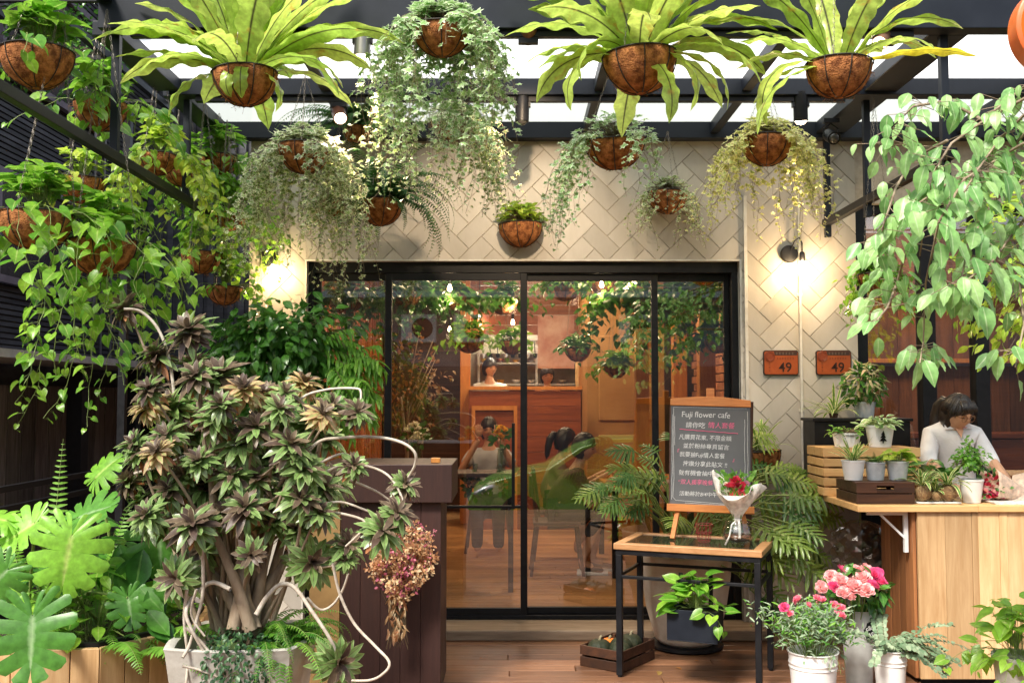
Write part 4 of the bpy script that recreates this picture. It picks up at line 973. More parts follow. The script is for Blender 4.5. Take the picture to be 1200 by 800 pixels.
m = MB(); m.torus(vc+Vector((0,0,.145)), .02, .006, 16, 5); m.tube([vc+Vector((-.01,-.025,.145)), vc+Vector((-.045,-.05,.12)), vc+Vector((-.06,-.06,.06)), vc+Vector((-.085,-.06,.01))], .005, 5); m.tube([vc+Vector((0,-.025,.145)), vc+Vector((.0,-.05,.10)), vc+Vector((-.01,-.09,.05))], .008, 5); m.build('ribbon', G['paper'], q, smooth=True)
f = Fol(); hd = []
for (dx, dz, r_, s_) in ((-.045,.35,.035,0),(-.01,.375,.034,0),(.015,.345,.03,0),(-.03,.30,.032,1),(.005,.315,.032,1),(.03,.30,.026,1),(-.055,.315,.02,2),(.05,.36,.022,3),(.02,.39,.018,2),(-.07,.36,.016,2)):
    h = (vc.x+dx, vc.y-.03+U(-.02,.02), vc.z+dz-.01); flower_ball(f, h, r_, s_, 5 if r_>.025 else 3); hd.append(h)
stems(f, vc+Vector((0,0,.08)), hd, slot=4)
for i in range(130): a = U(0,6.28); k = U(.3,1); f.add(random.choice(ELL if i%3 else LANCE), fm((vc.x+.10*k*math.cos(a), vc.y+.07*k*math.sin(a), vc.z+.28+U(0,.13)), (math.cos(a)*.6,math.sin(a)*.6,U(.2,1)), (U(-.3,.3),-.6,.4), U(.02,.045)), None, 5)
f.build('flowers', [G['red'], petal('coral_petal', (.85,.22,.24), (.85,.35,.33)), G['white_p'], petal('mauve_petal', (.55,.25,.38), (.7,.4,.5)), G['stem'], G['fern']], q)
# black box planter hung below the table rail
bx = Vector((1.02, 5.62, .26)); MX = Matrix.Translation(bx) @ Matrix.Rotation(TR,4,'Z')
t = thing('hanging_box_planter', 'black square metal planter with pothos hanging under the table', 'planter', bx)
m = MB(); m.M = MX; a, b_, h = .14, .09, .17
for p0, p1 in (((-a,-b_,0),(a,b_,.006)),((-a,-b_,.0065),(a,-b_+.006,h)),((-a,b_-.006,.0065),(a,b_,h)),((-a,-b_+.0065,.0065),(-a+.006,b_-.0065,h)),((a-.006,-b_+.0065,.0065),(a,b_-.0065,h))): m.box(p0, p1)
m.build('box', mat('blue_black_metal', (.008,.011,.018), (.013,.017,.026), rough=.55, spec=.2), t, bevel=.002)
m = MB(); m.M = MX; m.box((-a+.008,-b_+.008,.1),(a-.008,b_-.008,h-.02)); m.build('soil', G['soil'], t)
m = MB(); m.M = MX
for x in (-.10,.07): m = MB(); m.M = MX; m.box((x-.012,b_+.0005,h-.09),(x+.012,b_+.006,.34)); m.build('hook', G['black'], t)
f = Fol(); cc = bx + Vector((0,0,h)); tuft(f, cc, .16, .20, 46, HEART, .085); tuft(f, cc, .2, .12, 18, HEART, .09, el=(-.2,.5))
f.vine(cc + Vector((.03,-.08,0)), .2, HEART, .08, az=-1.2, out=.2)
f.build('foliage', [G['pothos'], G['stem']], t)
# pumpkin crate
cx, cy, rz = .64, 6.12, R(54)
def crate(name, label, c, rot, L, Wd, H, mt, slats=2, th=.009, gap=.012, hole=False, group=None, open_top=True):
    t = thing(name, label, 'crate', c, group); M = Matrix.Translation(c) @ Matrix.Rotation(rot,4,'Z'); sh = (H - gap*(slats-1))/slats
    for nm, isx in (('long_side',1),('short_side',0)):
        for sg in (-1,1):
            m = MB(); m.M = M
            for k in range(slats):
                z0 = .001 + k*(sh+gap)
                if isx:
                    ya, yb = sg*(Wd/2-th), sg*Wd/2; ya, yb = min(ya,yb), max(ya,yb)
                    if hole and k == slats-1 and slats < 3:
                        m.box((-L/2,ya,z0),(-.05,yb,z0+sh)); m.box((.05,ya,z0),(L/2,yb,z0+sh)); m.box((-.05,ya,z0),(.05,yb,z0+sh*.35)); m.box((-.05,ya,z0+sh*.75),(.05,yb,z0+sh))
                    else: m.box((-L/2,ya,z0),(L/2,yb,z0+sh))
                else:
                    xa_, xb_ = sg*(L/2-th), sg*L/2; xa_, xb_ = min(xa_,xb_), max(xa_,xb_); m.box((xa_,-Wd/2+th+.0005,z0),(xb_,Wd/2-th-.0005,z0+sh))
            if isx:
                for sx in (-1,1): x = sx*(L/2-th-.013); y = sg*(Wd/2-th-.0105); m.box((x-.012,y-.01,.006),(x+.012,y+.01,H-.002))
            m.build(nm, mt, t, bevel=.0015, seg=1)
    m = MB(); m.M = M
    n = 4
    for k in range(n): y = -Wd/2+th+.001+k*(Wd-2*th-.002)/n; m.box((-L/2+th+.001,y,.002),(L/2-th-.001,y+(Wd-2*th)/n-.006,.0055))
    if not open_top:
        for k in range(n): y = -Wd/2+k*Wd/n; m.box((-L/2,y,H+.0005),(L/2,y+Wd/n-.004,H+.008))
    m.build('slatted_base', mt, t); return t
crate('wooden_crate', 'dark brown crate of pumpkins on the deck under the table', (cx,cy,0.002), rz, .40, .29, .12, G['darkwood'])
MC = Matrix.Translation((cx,cy,0)) @ Matrix.Rotation(rz,4,'Z')
G['pump'] = mat('dark_green_pumpkin', (.014,.022,.012), (.035,.036,.018), rough=.6, spec=.25, scale=25, bmp=.6)
for (x, y, r_, lb, mt) in ((-.11,.055,.066,'dark green pumpkin at the left corner of the crate',G['pump']),(-.07,-.055,.06,'low dark green pumpkin at the front of the crate',G['pump']),(.02,-.01,.062,'dark green pumpkin in the middle of the crate beside the orange one',G['pump']),(.115,-.02,.064,'largest dark pumpkin at the right back of the crate, stem showing',G['pump']),(.04,.08,.05,'bright orange pumpkin half hidden in the crate',mat('orange_pumpkin', (.75,.20,.02), (.6,.14,.015), rough=.5))):
    c = MC @ Vector((x*1.05, y*1.05, .008+.03)); r_ *= 1.08; t = thing('pumpkin', lb, 'pumpkin', c, 'pumpkins in the crate'); m = MB(); nn = 40; pr = []
    for i in range(12):
        a = -math.pi/2 + math.pi*i/11; pr.append((max(.002, r_*1.06*abs(math.cos(a))**.8), r_*.82*(math.sin(a)+1) - (r_*.12 if i > 10 else 0)))
    vs = []; fs = []
    for (rr, z) in pr:
        for k in range(nn): a = 2*math.pi*k/nn; q_ = rr*(1 - .07*abs(math.cos(a*4.5))**3); vs.append((c.x+q_*math.cos(a), c.y+q_*math.sin(a), c.z+z))
    for i in range(11):
        for k in range(nn): fs.append((i*nn+k,i*nn+(k+1)%nn,(i+1)*nn+(k+1)%nn,(i+1)*nn+k))
    m._add(vs, fs); m.build('flesh', mt, t, smooth=True)
    m = MB(); m.tube([(c.x,c.y,c.z+r_*1.45),(c.x+.004,c.y,c.z+r_*1.75),(c.x+.012,c.y,c.z+r_*1.9)], [.012,.007,.008], 7); m.build('stem', mat('pumpkin_stem', (.30,.26,.16), rough=.9), t, smooth=True)
# big stone pot with split-leaf philodendron
pc = Vector((1.12, 6.5, 0))
t = thing('large_potted_plant', 'tall stone pot with sprawling split leaf philodendron behind the table', 'potted plant', pc)
m = MB(); m.lathe([(.17,.03),(.20,.06),(.255,.25),(.285,.45),(.295,.58),(.30,.60),(.29,.615),(.27,.60),(.255,.5),(.01,.5)], pc, 40); m.build('pot', G['stone'], t, smooth=True, auto=50)
m = MB(); m.lathe([(.21,0),(.235,.012),(.235,.028),(.21,.03)], pc, 32); m.build('saucer', G['black'], t, smooth=True, auto=40)
m = MB(); m.lathe([(.25,.52),(.12,.55),(.002,.56)], pc, 20, jit=.04); m.build('soil', G['soil'], t, smooth=True)
f = Fol()
def selleaf(f, base, tip, L, slot=0, rnd=None, up=.35, face=(0,-.5,1)):
    base = Vector(base); tip = Vector(tip); mid = (base+tip)/2 + Vector((0,0,up*(tip-base).length*.6))
    f.tube([base, base.lerp(mid,.6), mid.lerp(tip,.5)+Vector((0,0,.02)), tip], .0045, 5, 1)
    d = tip - base; d = d.normalized(); f.add(random.choice(SELL), fm(tip, (d.x, d.y, d.z*.5-.35), face, L), U(0,1) if rnd is None else rnd, slot)
base = pc + Vector((0,0,.56))
for (px, py, Y, L) in ((735,562,6.1,.28),(727,590,6.0,.25),(748,552,6.4,.3),(770,560,6.5,.3),(700,575,6.2,.24),(757,590,6.3,.26),(770,530,6.6,.25),(800,610,6.3,.3),
        (905,560,6.3,.32),(918,590,6.1,.36),(935,575,6.3,.32),(890,585,6.4,.3),(905,620,6.0,.36),(930,620,6.05,.32),(890,640,6.1,.34),(880,545,6.6,.28),(925,548,6.5,.26),(945,600,6.4,.28),(915,650,6.0,.32),(868,620,6.2,.3),(872,660,6.2,.28),(900,690,6.1,.26),(940,640,6.4,.3),(780,625,6.2,.2),(850,600,6.5,.3),(890,520,6.6,.22)):
    for rep in range(3): selleaf(f, base + Vector((U(-.08,.08),U(-.08,.08),0)), P(px+U(-12,12)*rep, py+U(-12,12)*rep, Y+U(-.05,.05)), L*U(.46,.72), rnd=U(0,1)**1.3, face=(U(-.3,.3),-.9,.8))
f.build('foliage', [G['phil'], G['stem']], t)
m = MB()
for k in range(5): a = k*1.3; m.tube([pc+Vector((.05*math.cos(a),.05*math.sin(a),.5)), pc+Vector((.10*math.cos(a),.10*math.sin(a),.66))], [.02,.012], 6)
m.build('stem', G['bark'], t, smooth=True)
# wall-hung small plant in coconut liner left of the conduit, behind the chalkboard
wc = P(885, 528, 6.8); t = thing('wall_basket', 'half round coconut basket with spiky striped leaves on the wall behind the chalkboard', 'wall basket', wc)
basket_parts(t, wc, .34, nw=6)
f = Fol()
for i in range(22): az = U(0,6.28); f.strap((wc.x+U(-.06,.06),wc.y-.03,wc.z), az, U(.5,1.4), U(.18,.30), .022, U(.8,1.9), U(0,1), n=10, cols=1, wavy=0)
f.build('foliage', [G['strip'], G['stem']], t)
# ------------------------------------------------------------------ counter, shelf, crates, small pots
t = thing('wooden_counter', 'pale cedar plank counter with a pine shelf wing at the right', 'counter', (3.0,5.9,0))
m = MB(); x = 2.282; k = 0
while x < 4.6:
    w = (.155,.15,.035,.12,.045)[k % 5]; m.box((x,5.65 - (.003 if k%5 in (2,4) else 0),.03),(x+w-.0015,5.672,.955)); x += w; k += 1
m.build('front_planks', G['pine'], t, bevel=.0015, seg=1)
m = MB(); y = 5.674
for w in (.11,.10,.13,.09,.06): m.box((2.262,y,.03),(2.281,min(6.16,y+w-.0015),.955)); y += w
m.build('side_planks', G['cedar_red'], t, bevel=.0015, seg=1)
m = MB(); m.box((2.30,5.69,0),(4.6,6.14,.0295)); m.build('plinth', G['black'], t)
m = MB(); m.box((1.94,5.63,.956),(2.62,6.82,.992)); m.box((2.621,5.63,.956),(4.65,6.2,.992)); m.build('counter_top', G['pinex'], t, bevel=.003)
m = MB(); m.bar((2.24,5.72,.72),(2.24,5.72,.95),.022,.022); m.bar((2.02,5.72,.94),(2.235,5.72,.94),.02,.02); m.bar((2.10,5.72,.93),(2.235,5.72,.80),.012,.012); m.build('white_bracket', G['zinc'], t)
crate('dark_slatted_crate', 'dark stained crate with a hand hole under three grey pots', (2.125,5.88,.993), 0, .33, .36, .115, G['darkwood'], slats=2, hole=True, gap=.006, open_top=False)
crate('pale_slatted_crate', 'pale pine slatted crate behind the dark crate, carrying two white pots', (2.22,6.34,.993), 0, .60, .34, .285, G['pinex'], slats=5, gap=.012, open_top=False)
t = thing('black_shelf_box', 'black wooden box at the wall carrying the spiky plant and a grey pot', 'box', (2.28,6.70,.993))
m = MB(); m.box((1.99,6.57,.993),(2.62,6.83,1.44)); m.box((1.975,6.555,1.441),(2.635,6.84,1.46)); m.build('casing', G['black'], t, bevel=.003)
def pot(name, label, c, rt, rb, h, mt, cat='potted plant', group='small pots on the counter crates', rim=True, ribs=0):
    t = thing(name, label, cat, c, group); m = MB(); c = Vector(c)
    pr = [(rb,.001),(rt*.985,h*.90),(rt*1.03,h*.92) if rim else (rt,h*.95),(rt*1.03,h),(rt*.93,h),(rt*.88,h*.85),(.002,h*.84)]
    if ribs:
        vs = []; fs = []; nn = 48
        for j, (r_, z) in enumerate(pr):
            for k in range(nn): a = 2*math.pi*k/nn; q = r_*(1+(.03*math.cos(a*ribs) if j < 2 else 0)); vs.append((c.x+q*math.cos(a), c.y+q*math.sin(a)*.8, c.z+z))
        for i in range(len(pr)-1):
            for k in range(nn): fs.append((i*nn+k,i*nn+(k+1)%nn,(i+1)*nn+(k+1)%nn,(i+1)*nn+k))
        fs.append(tuple(range(nn))[::-1]); m._add(vs, fs)
    else: m.lathe(pr, c, 32)
    m.build('pot', mt, t, smooth=True, auto=35)
    s = MB(); s.lathe([(rt*.87,h*.86),(.002,h*.9)], c, 14, jit=.04); s.build('soil', G['soil'], t); return t
def ros(f, c, n, L, W, el=(.2,1.4), curl=(.6,1.6), slot=0, cols=1, ns=9):
    for i in range(n): f.strap((c[0]+U(-.008,.008), c[1]+U(-.008,.008), c[2]), i*2.4+U(-.3,.3), U(*el), L*U(.7,1.1), W, U(*curl), U(0,1), slot=slot, n=ns, cols=cols, wavy=0)
zc = 1.118
c = P(1000,560,5.84); c.z = zc; t = pot('small_potted_plant', 'white glazed pot with yellow green spiky leaves at the left end of the dark crate', c, .066, .05, .115, G['zinc']); f = Fol(); ros(f, (c.x,c.y,c.z+.1), 24, .17, .02, (.5,1.4), (.1,1.0)); f.build('foliage', [G['strip'], G['stem']], t)
c = P(1026,560,5.84); c.z = zc; t = pot('small_potted_plant', 'mottled grey pot with fine dark fern between two paler pots', c, .058, .046, .105, G['galv']); f = Fol(); 
for i in range(16): f.frond((c.x,c.y,c.z+.09), i*2.4, U(.5,1.3), U(.09,.14), .022, 1.0, n=12)
f.build('foliage', [G['fernd'], G['stem']], t)
c = P(1052,560,5.84); c.z = zc; t = pot('small_potted_plant', 'pale grey pot with pale lime rosette leaves at the right end of the dark crate', c, .064, .048, .11, G['galv']); f = Fol(); tuft(f, (c.x,c.y,c.z+.11), .10, .075, 46, HEART, .055, el=(.0,1.3)); f.build('foliage', [G['lime'], G['stem']], t)
zc = 1.288
c = P(992,516,6.26); c.z = zc; t = pot('small_potted_plant', 'small white ribbed pot with creeping leaves on the pale crate', c, .085, .07, .085, G['zinc'], ribs=16); f = Fol(); tuft(f, (c.x,c.y,c.z+.09), .12, .05, 60, ELL, .035, el=(-.1,1.0)); 
for i in range(5): f.vine((c.x+U(-.05,.05),c.y-.05,c.z+.09), .10, ELL, .03, out=.25)
f.build('foliage', [G['fern'], G['stemb']], t)
c = P(1031,512,6.26); c.z = zc; t = pot('small_potted_plant', 'white pot printed with a small black fir tree mark on the pale crate', c, .086, .066, .135, G['zinc']); f = Fol(); tuft(f, (c.x,c.y,c.z+.135), .13, .07, 60, ELL, .06, el=(-.1,1.2)); f.build('foliage', [G['ivyg'], G['stem']], t)
m = MB(); 
for k, (z0, w_) in enumerate(((.040,.024),(.060,.018),(.078,.012))):
    vs = [(c.x-.01-w_, c.y-.0815, c.z+z0),(c.x-.01+w_, c.y-.0815, c.z+z0),(c.x-.01, c.y-.0885, c.z+z0+.028)]; vs2 = [(a, b-.003, z) for a, b, z in vs]; m._add(vs+vs2, [(3,4,5),(0,1,4,3),(1,2,5,4),(2,0,3,5)])
m.box((c.x-.013,c.y-.085,c.z+.028),(c.x-.007,c.y-.079,c.z+.04)); m.build('fir_tree_mark', G['black'], t)
c = P(1013,482,6.68); c.z = 1.462; t = pot('small_potted_plant', 'grey pot with bushy green and pinkish grassy leaves on the black box', c, .072, .058, .105, G['galv']); f = Fol(); cloud(f, (c.x,c.y,c.z+.21), (.13,.10,.13), 150, ELL, .06, surf=.5, twig=8); cloud(f, (c.x,c.y-.03,c.z+.24), (.11,.09,.11), 90, LANCE, .07, slot=2, surf=.4)
f.build('foliage', [G['deep'], G['stemb'], petal('pinkish_leaf', (.35,.38,.18), (.62,.48,.34))], t)
c = P(977,492,6.64); c.z = 1.462; t = pot('small_potted_plant', 'spiky arching striped plant at the left end of the black box', c, .03, .025, .03, G['darkwood']); f = Fol(); ros(f, (c.x,c.y,c.z+.02), 30, .25, .018, (.3,1.4), (.4,1.7)); f.build('foliage', [G['strip'], G['stem']], t)
# tray with three wrapped bulbs
tr_ = thing('white_tray', 'flat white tray on the counter in front of the florist', 'tray', (2.31,5.76,.993)); c = P(1097,591,5.76); tr_.location = (c.x, 5.76, .993)
m = MB(); m.box((c.x-.125,5.71,.994),(c.x+.125,5.81,1.002)); m.build('plate', G['zinc'], tr_, bevel=.003)
G['moss'] = mat('coir_ball', (.34,.20,.09), (.16,.09,.045), rough=.95, scale=30, bmp=1, bscale=120, bdist=.01)
for px, r_, lb, L in ((1081,.047,'string wrapped root ball with arching striped leaves, left on the white tray',.17),(1097,.03,'smallest dark root ball in the middle of the white tray',.12),(1111,.049,'string wrapped root ball with arching striped leaves, right on the white tray',.17)):
    c = P(px,580,5.76); c.z = 1.003; t = thing('root_ball_plant', lb, 'moss ball plant', c, 'root ball plants on the white tray'); m = MB()
    m.lathe([(r_*.5,0)]+[(r_*math.sin(a)+.001, r_*(1-math.cos(a))*.95) for a in np.linspace(.55,2.9,12)], c, 24, jit=.03); m.build('root_ball', G['moss'], t, smooth=True)
    m = MB()
    for k in range(9):
        M = Euler((U(0,3.1),U(0,3.1),0)).to_matrix(); m.torus(c+Vector((0,0,r_*.95)), r_*1.0, .0012, 24, 4, M=M)
    m.build('string', mat('twine', (.45,.33,.16), rough=.9), t)
    f = Fol(); ros(f, (c.x,c.y,c.z+r_*1.85), 22, L, .02, (.3,1.4), (.5,1.9)); f.build('foliage', [G['strip'], G['stem']], t)
c = P(1088,560,5.9); c.z = 1.0; 
c = P(1139,590,5.78); c.z = .993; t = pot('small_potted_plant', 'white pot with a fine leaved bush in front of the red bouquet', c, .066, .047, .135, G['zinc']); f = Fol(); cloud(f, (c.x-.01,c.y,c.z+.25), (.12,.10,.12), 420, ELL, .026, clump=14, surf=.4, twig=6); f.build('foliage', [G['fern'], G['stemb']], t)
c = P(1088,583,6.0); c.z = .993; t = pot('small_potted_plant', 'dark green broad leaved plant in a pot behind the white tray', c, .05, .04, .08, G['darkwood']); f = Fol(); tuft(f, (c.x,c.y,c.z+.09), .12, .17, 36, ELL, .10); f.build('foliage', [G['deep'], G['stem']], t)
# red bouquet lying in cream paper on the counter
bq = P(1172,580,5.85); t = thing('lying_bouquet', 'crimson and pink bouquet lying in cream paper on the counter at the right', 'bouquet', (bq.x,5.85,.993))
vs = []; fs = []; n = 18
for i in range(9):
    u = i/8; r_ = .03 + .11*u
    for k in range(n+1):
        a = -2.4 + 4.8*k/n; vs.append((bq.x+.18-.24*u, 5.86+ r_*math.sin(a)*.9, 1.0+ r_*.75 + r_*math.cos(a+math.pi)*.8 + .02*u*math.sin(k)))
for i in range(8):
    for k in range(n): fs.append((i*(n+1)+k,i*(n+1)+k+1,(i+1)*(n+1)+k+1,(i+1)*(n+1)+k))
G['kraft'] = leafmat('cream_wrap', (.78,.62,.50), (.80,.66,.54), trans=.25, rough=.6, spec=.2)
m = MB(); m._add(vs, fs); o = m.build('paper_wrap', G['kraft'], t, smooth=True); o.modifiers.new('s','SOLIDIFY').thickness = .0015
m = MB(); m._add([(bq.x+.02,5.80,1.0),(bq.x+.16,5.78,1.0),(bq.x+.20,5.86,1.17),(bq.x+.10,5.90,1.14)],[(0,1,2,3)]); o = m.build('paper_flap', G['kraft'], t); o.modifiers.new('s','SOLIDIFY').thickness = .002
f = Fol()
for i in range(30):
    u = sph(); s_ = random.choice((0,0,1,2)); flower_ball(f, (bq.x-.07+u[0]*.085, 5.80+u[1]*.06, 1.075+u[2]*.075), U(.016,.028), s_, 4)
for i in range(60): u = sph(); f.add(random.choice(ELL), fm((bq.x-.07+u[0]*.1, 5.82+u[1]*.08, 1.08+u[2]*.1), u, (0,-1,.4), U(.02,.04)), None, 3)
f.build('flowers', [G['red'], G['magenta'], G['pink'], G['deep']], t)
c = P(1185,586,5.8); m = MB(); 
for k in range(5): m.box((c.x-.14+U(-.01,.01),5.68+k*.003,.993+k*.0022),(c.x+.3,5.92,.995+k*.0022))
tag(m.build('paper_stack', G['paper']), 'stack of pale wrapping paper sheets on the counter at the right edge', 'paper')
# clear plastic bag under the shelf
bag = Fol(); c = P(1008,640,6.35); m = MB(); vs = []; fs = []; nn = 26
for i in range(14):
    a = math.pi*i/13; 
    for k in range(nn): b = 2*math.pi*k/nn; q = 1 + .16*math.sin(b*5+i*1.3)+.10*math.sin(b*9-i*2); vs.append((c.x+.17*abs(math.sin(a))**.7*math.cos(b)*q, c.y+.14*abs(math.sin(a))**.7*math.sin(b)*q, c.z-.15+.0-.16*math.cos(a)*(1+.05*math.sin(b*4))+ .15))
for i in range(13):
    for k in range(nn): fs.append((i*nn+k,i*nn+(k+1)%nn,(i+1)*nn+(k+1)%nn,(i+1)*nn+k))
m._add(vs, fs); pb = glassmat('clear_plastic', (.90,.86,.80), base=.14, k=.6, rough=.12); o = m.build('plastic_bag', pb, smooth=False); tag(o, 'crumpled clear plastic bag hanging under the pine shelf', 'bag')
m = MB(); m.tube([(c.x,c.y,c.z+.13),(c.x+.01,c.y,.955)], .004, 5); o2 = m.build('tie', G['stem'], o)
# ------------------------------------------------------------------ flower buckets
def bucket(label, c, rt, rb, h, mt, bands=True):
    t = thing('flower_bucket', label, 'bucket', c, 'white buckets of cut flowers by the counter'); m = MB()
    pr = [(rb,.001),(rb+(rt-rb)*.75,h*.75)]
    if bands: pr += [(rb+(rt-rb)*.76+.004,h*.76),(rb+(rt-rb)*.80,h*.79),(rb+(rt-rb)*.84+.004,h*.83),(rb+(rt-rb)*.86,h*.86)]
    pr += [(rt,h*.985),(rt+.006,h*.99),(rt+.006,h),(rt-.004,h),(rt-.006,h*.9),(rb*.9,h*.5),(.002,h*.5)]
    m.lathe(pr, c, 40); m.build('pail', mt, t, smooth=True, auto=35); return t
c1 = Vector((1.515,5.1,0)); c1.x = (947-600)/FPX*5.1; bucket('white enamel bucket with two bands, leftmost of the flower buckets', c1, .122, .095, .325, G['zinc'])
c2 = Vector(((1000-600)/FPX*5.45,5.45,0)); b2 = bucket('tall grey white bucket with a small black price tag, standing behind the others', c2, .09, .065, .46, mat('matt_grey_white', (.55,.56,.55), rough=.5), bands=False)
m = MB(); mm = Matrix.Translation((c2.x+.035,c2.y-.081,.36)) @ Matrix.Rotation(R(-18),4,'Y'); m.M = mm; m.box((-.033,-.004,-.045),(.033,.0,.045)); tg = m.build('price_tag', G['black'], b2)
for tx, zz, sz in (('c&f',.006,.032),('10',-.03,.032)):
    mm2 = mm @ Matrix.Translation((0,-.0046,zz)) @ Matrix.Rotation(R(90),4,'X'); text(tx, None, sz, chalk, tg, 'price_writing', rot=mm2, off=.0008)
c3 = Vector(((1036-600)/FPX*5.2,5.2,0)); bucket('slim white bucket with eucalyptus, rightmost of the flower buckets', c3, .083, .062, .31, G['zinc'])
def bunch(name, label, c, cat): return thing(name, label, cat, c)
t = bunch('cut_flower_bunch', 'small pink roses above grey green filler leaves in the leftmost bucket', c1+Vector((0,0,.17)), 'flowers'); f = Fol(); hd = []
for px, py, Y, r_ in ((919,711,5.0,.028),(934,702,5.05,.032),(962,703,5.15,.033),(958,700,5.1,.026),(984,712,5.1,.034),(986,720,5.05,.028),(978,708,5.2,.03),(948,708,5.0,.02),(926,718,5.0,.02)):
    h = P(px,py,Y); flower_ball(f, h, r_, 0 if px%2 else 5, 4); hd.append(h)
for i in range(60):
    h = c1 + Vector((rng.normal(0,.095), rng.normal(0,.07), .40+U(0,.13))); hd.append(h)
    for k in range(22): v = h + Vector((U(-.06,.06),U(-.06,.06),U(-.06,.05))); f.add(random.choice(LANCE), fm(v, (U(-1,1),U(-1,1),U(-.2,1)), (U(-.4,.4),-.6,.6), U(.022,.042)), None, 2 if k % 3 else 3)
for i in range(6): a = U(-2.6,1.0); f.vine(c1+Vector((.1*math.cos(a),.1*math.sin(a),.34)), U(.08,.16), ELL+LANCE, .03, az=a, out=.3, step=.02, slot=2, sway=.4)
stems(f, c1+Vector((0,0,.18)), hd, .0016, 1)
f.build('blooms', [G['magenta'], G['stem'], G['euc'], G['fern'], G['stem'], petal('rose_pink_petal', (.80,.22,.34), (.85,.35,.42))], t)
t = bunch('cut_flower_bunch', 'full pale pink and magenta roses in the tall grey bucket', c2+Vector((0,0,.24)), 'flowers'); f = Fol(); hd = []
for px, py, Y, r_, s_ in ((975,674,5.35,.038,0),(986,680,5.3,.045,0),(1000,685,5.28,.052,0),(1010,675,5.35,.046,0),(991,668,5.45,.042,3),(1005,668,5.5,.04,0),(1025,673,5.4,.044,3),(1033,680,5.38,.032,3),(1024,684,5.3,.034,3),(963,687,5.3,.032,0),(988,692,5.25,.036,0),(978,686,5.28,.03,3),(1017,666,5.5,.036,0),(1015,690,5.25,.04,0),(996,697,5.25,.03,0)):
    h = P(px,py,Y); flower_ball(f, h, r_, s_, 6); hd.append(h)
cloud(f, c2+Vector((0,-.02,.56)), (.14,.12,.10), 110, ELL, .075, slot=2, surf=.6)
stems(f, c2+Vector((0,0,.25)), hd, .003, 1); f.build('blooms', [G['pink'], G['stem'], G['deep'], G['magenta']], t)
t = bunch('eucalyptus_bunch', 'grey green eucalyptus sprays leaning out of the slim bucket', c3+Vector((0,0,.15)), 'foliage'); f = Fol()
for i in range(34):
    a = U(-1.1,.9) if i < 24 else U(0,6.28); L = U(.18,.42); d = np.array([math.cos(a)*U(.5,1), math.sin(a)*.7-.1, U(.1,1.0)]); p = np.array(c3) + np.array([U(-.05,.05),U(-.05,.05),.29]); d /= np.linalg.norm(d); pts = [tuple(p)]
    for k in range(int(L/.02)):
        d = d + np.array([0.015,0,-.075]); d /= np.linalg.norm(d); p = p + d*.02; pts.append(tuple(p))
        for sg in (-1,1): s_ = np.cross(d,(0,0,1))*sg; f.add(RND[0], fm(p, s_+np.array([0,0,U(-.3,.4)]), (U(-.5,.5),-.7,U(.2,1)), U(.016,.032)), None, 0)
    f.tube(pts, .0014, 3, 1)
f.build('sprays', [G['euc'], G['stemb']], t)
cloudt = c3+Vector((-.02,-.02,.36)); 
# pothos pot in the bottom right corner
c = Vector(((1186-600)/FPX*4.25,4.25,.0)); t = thing('corner_potted_plant', 'weathered white pot with bright pothos on a stand in the bottom right corner', 'potted plant', c)
m = MB(); m.lathe([(.085,.28),(.10,.45),(.108,.50),(.112,.505),(.112,.52),(.10,.52),(.095,.48),(.002,.48)], c, 32); m.build('pot', G['stonegrey'], t, smooth=True, auto=40)
m = MB(); m.lathe([(.13,0),(.13,.02),(.03,.03),(.03,.25),(.12,.26),(.12,.278)], c, 24); m.build('stand', G['black'], t, smooth=True, auto=30)
f = Fol(); tuft(f, c+Vector((0,0,.52)), .2, .26, 60, HEART, .085, rndf=lambda: U(.5,1)); 
for i in range(9): a = U(1.8,4.6); f.vine(c+Vector((.08*math.cos(a),.08*math.sin(a),.53)), U(.12,.32), HEART, .065, az=a, out=.3, rndf=lambda t: U(.4,1))
f.build('foliage', [G['pothos'], G['stem']], t)
# ------------------------------------------------------------------ left: octagonal planter, bronze shrub, brown counter
oc = Vector((-1.86, 4.35, 0)); t = thing('octagonal_planter', 'pale pine octagonal planter full of monstera and ferns at bottom left', 'planter', oc)
def octa(r, a0=R(22.5+8)): return [(oc.x+r*math.cos(a0+k*math.pi/4), oc.y+r*math.sin(a0+k*math.pi/4)) for k in range(8)]
po, pi_ = octa(.56), octa(.53); m = MB()
for k in range(8):
    a = Vector(po[k]+(0,)); b = Vector(po[(k+1)%8]+(0,)); ai = Vector(pi_[k]+(0,)); bi = Vector(pi_[(k+1)%8]+(0,)); nb = 4
    for j in range(nb):
        p0 = a.lerp(b,j/nb+.004); p1 = a.lerp(b,(j+1)/nb-.004); q0 = ai.lerp(bi,j/nb+.004); q1 = ai.lerp(bi,(j+1)/nb-.004)
        m.prism([(p0.x,p0.y),(p1.x,p1.y),(q1.x,q1.y),(q0.x,q0.y)], .01, .64)
m.build('planks', G['pine'], t, bevel=.002, seg=1)
m = MB(); po2, pi2 = octa(.525), octa(.50)
for k in range(8): m.prism([po2[k],po2[(k+1)%8],pi2[(k+1)%8],pi2[k]], .02, .655)
m.build('liner', G['black'], t)
m = MB(); m.prism(octa(.499), .05, .60); m.build('soil', G['soil'], t)
f = Fol()
def mleaf(px, py, Y, sc, slot=0, rnd=.8, d=(0,-.3,-1), n=(0,-.8,.6), base=None):
    p = P(px, py, Y); base = base or Vector((oc.x+U(-.2,.2), oc.y+U(-.2,.2), .56)); mid = base.lerp(p,.5)+Vector((0,0,.12))
    f.tube([base, mid, Vector(p)], .006, 6, 3); f.add(random.choice(MONST), fm(p, d, n, sc), rnd, slot)
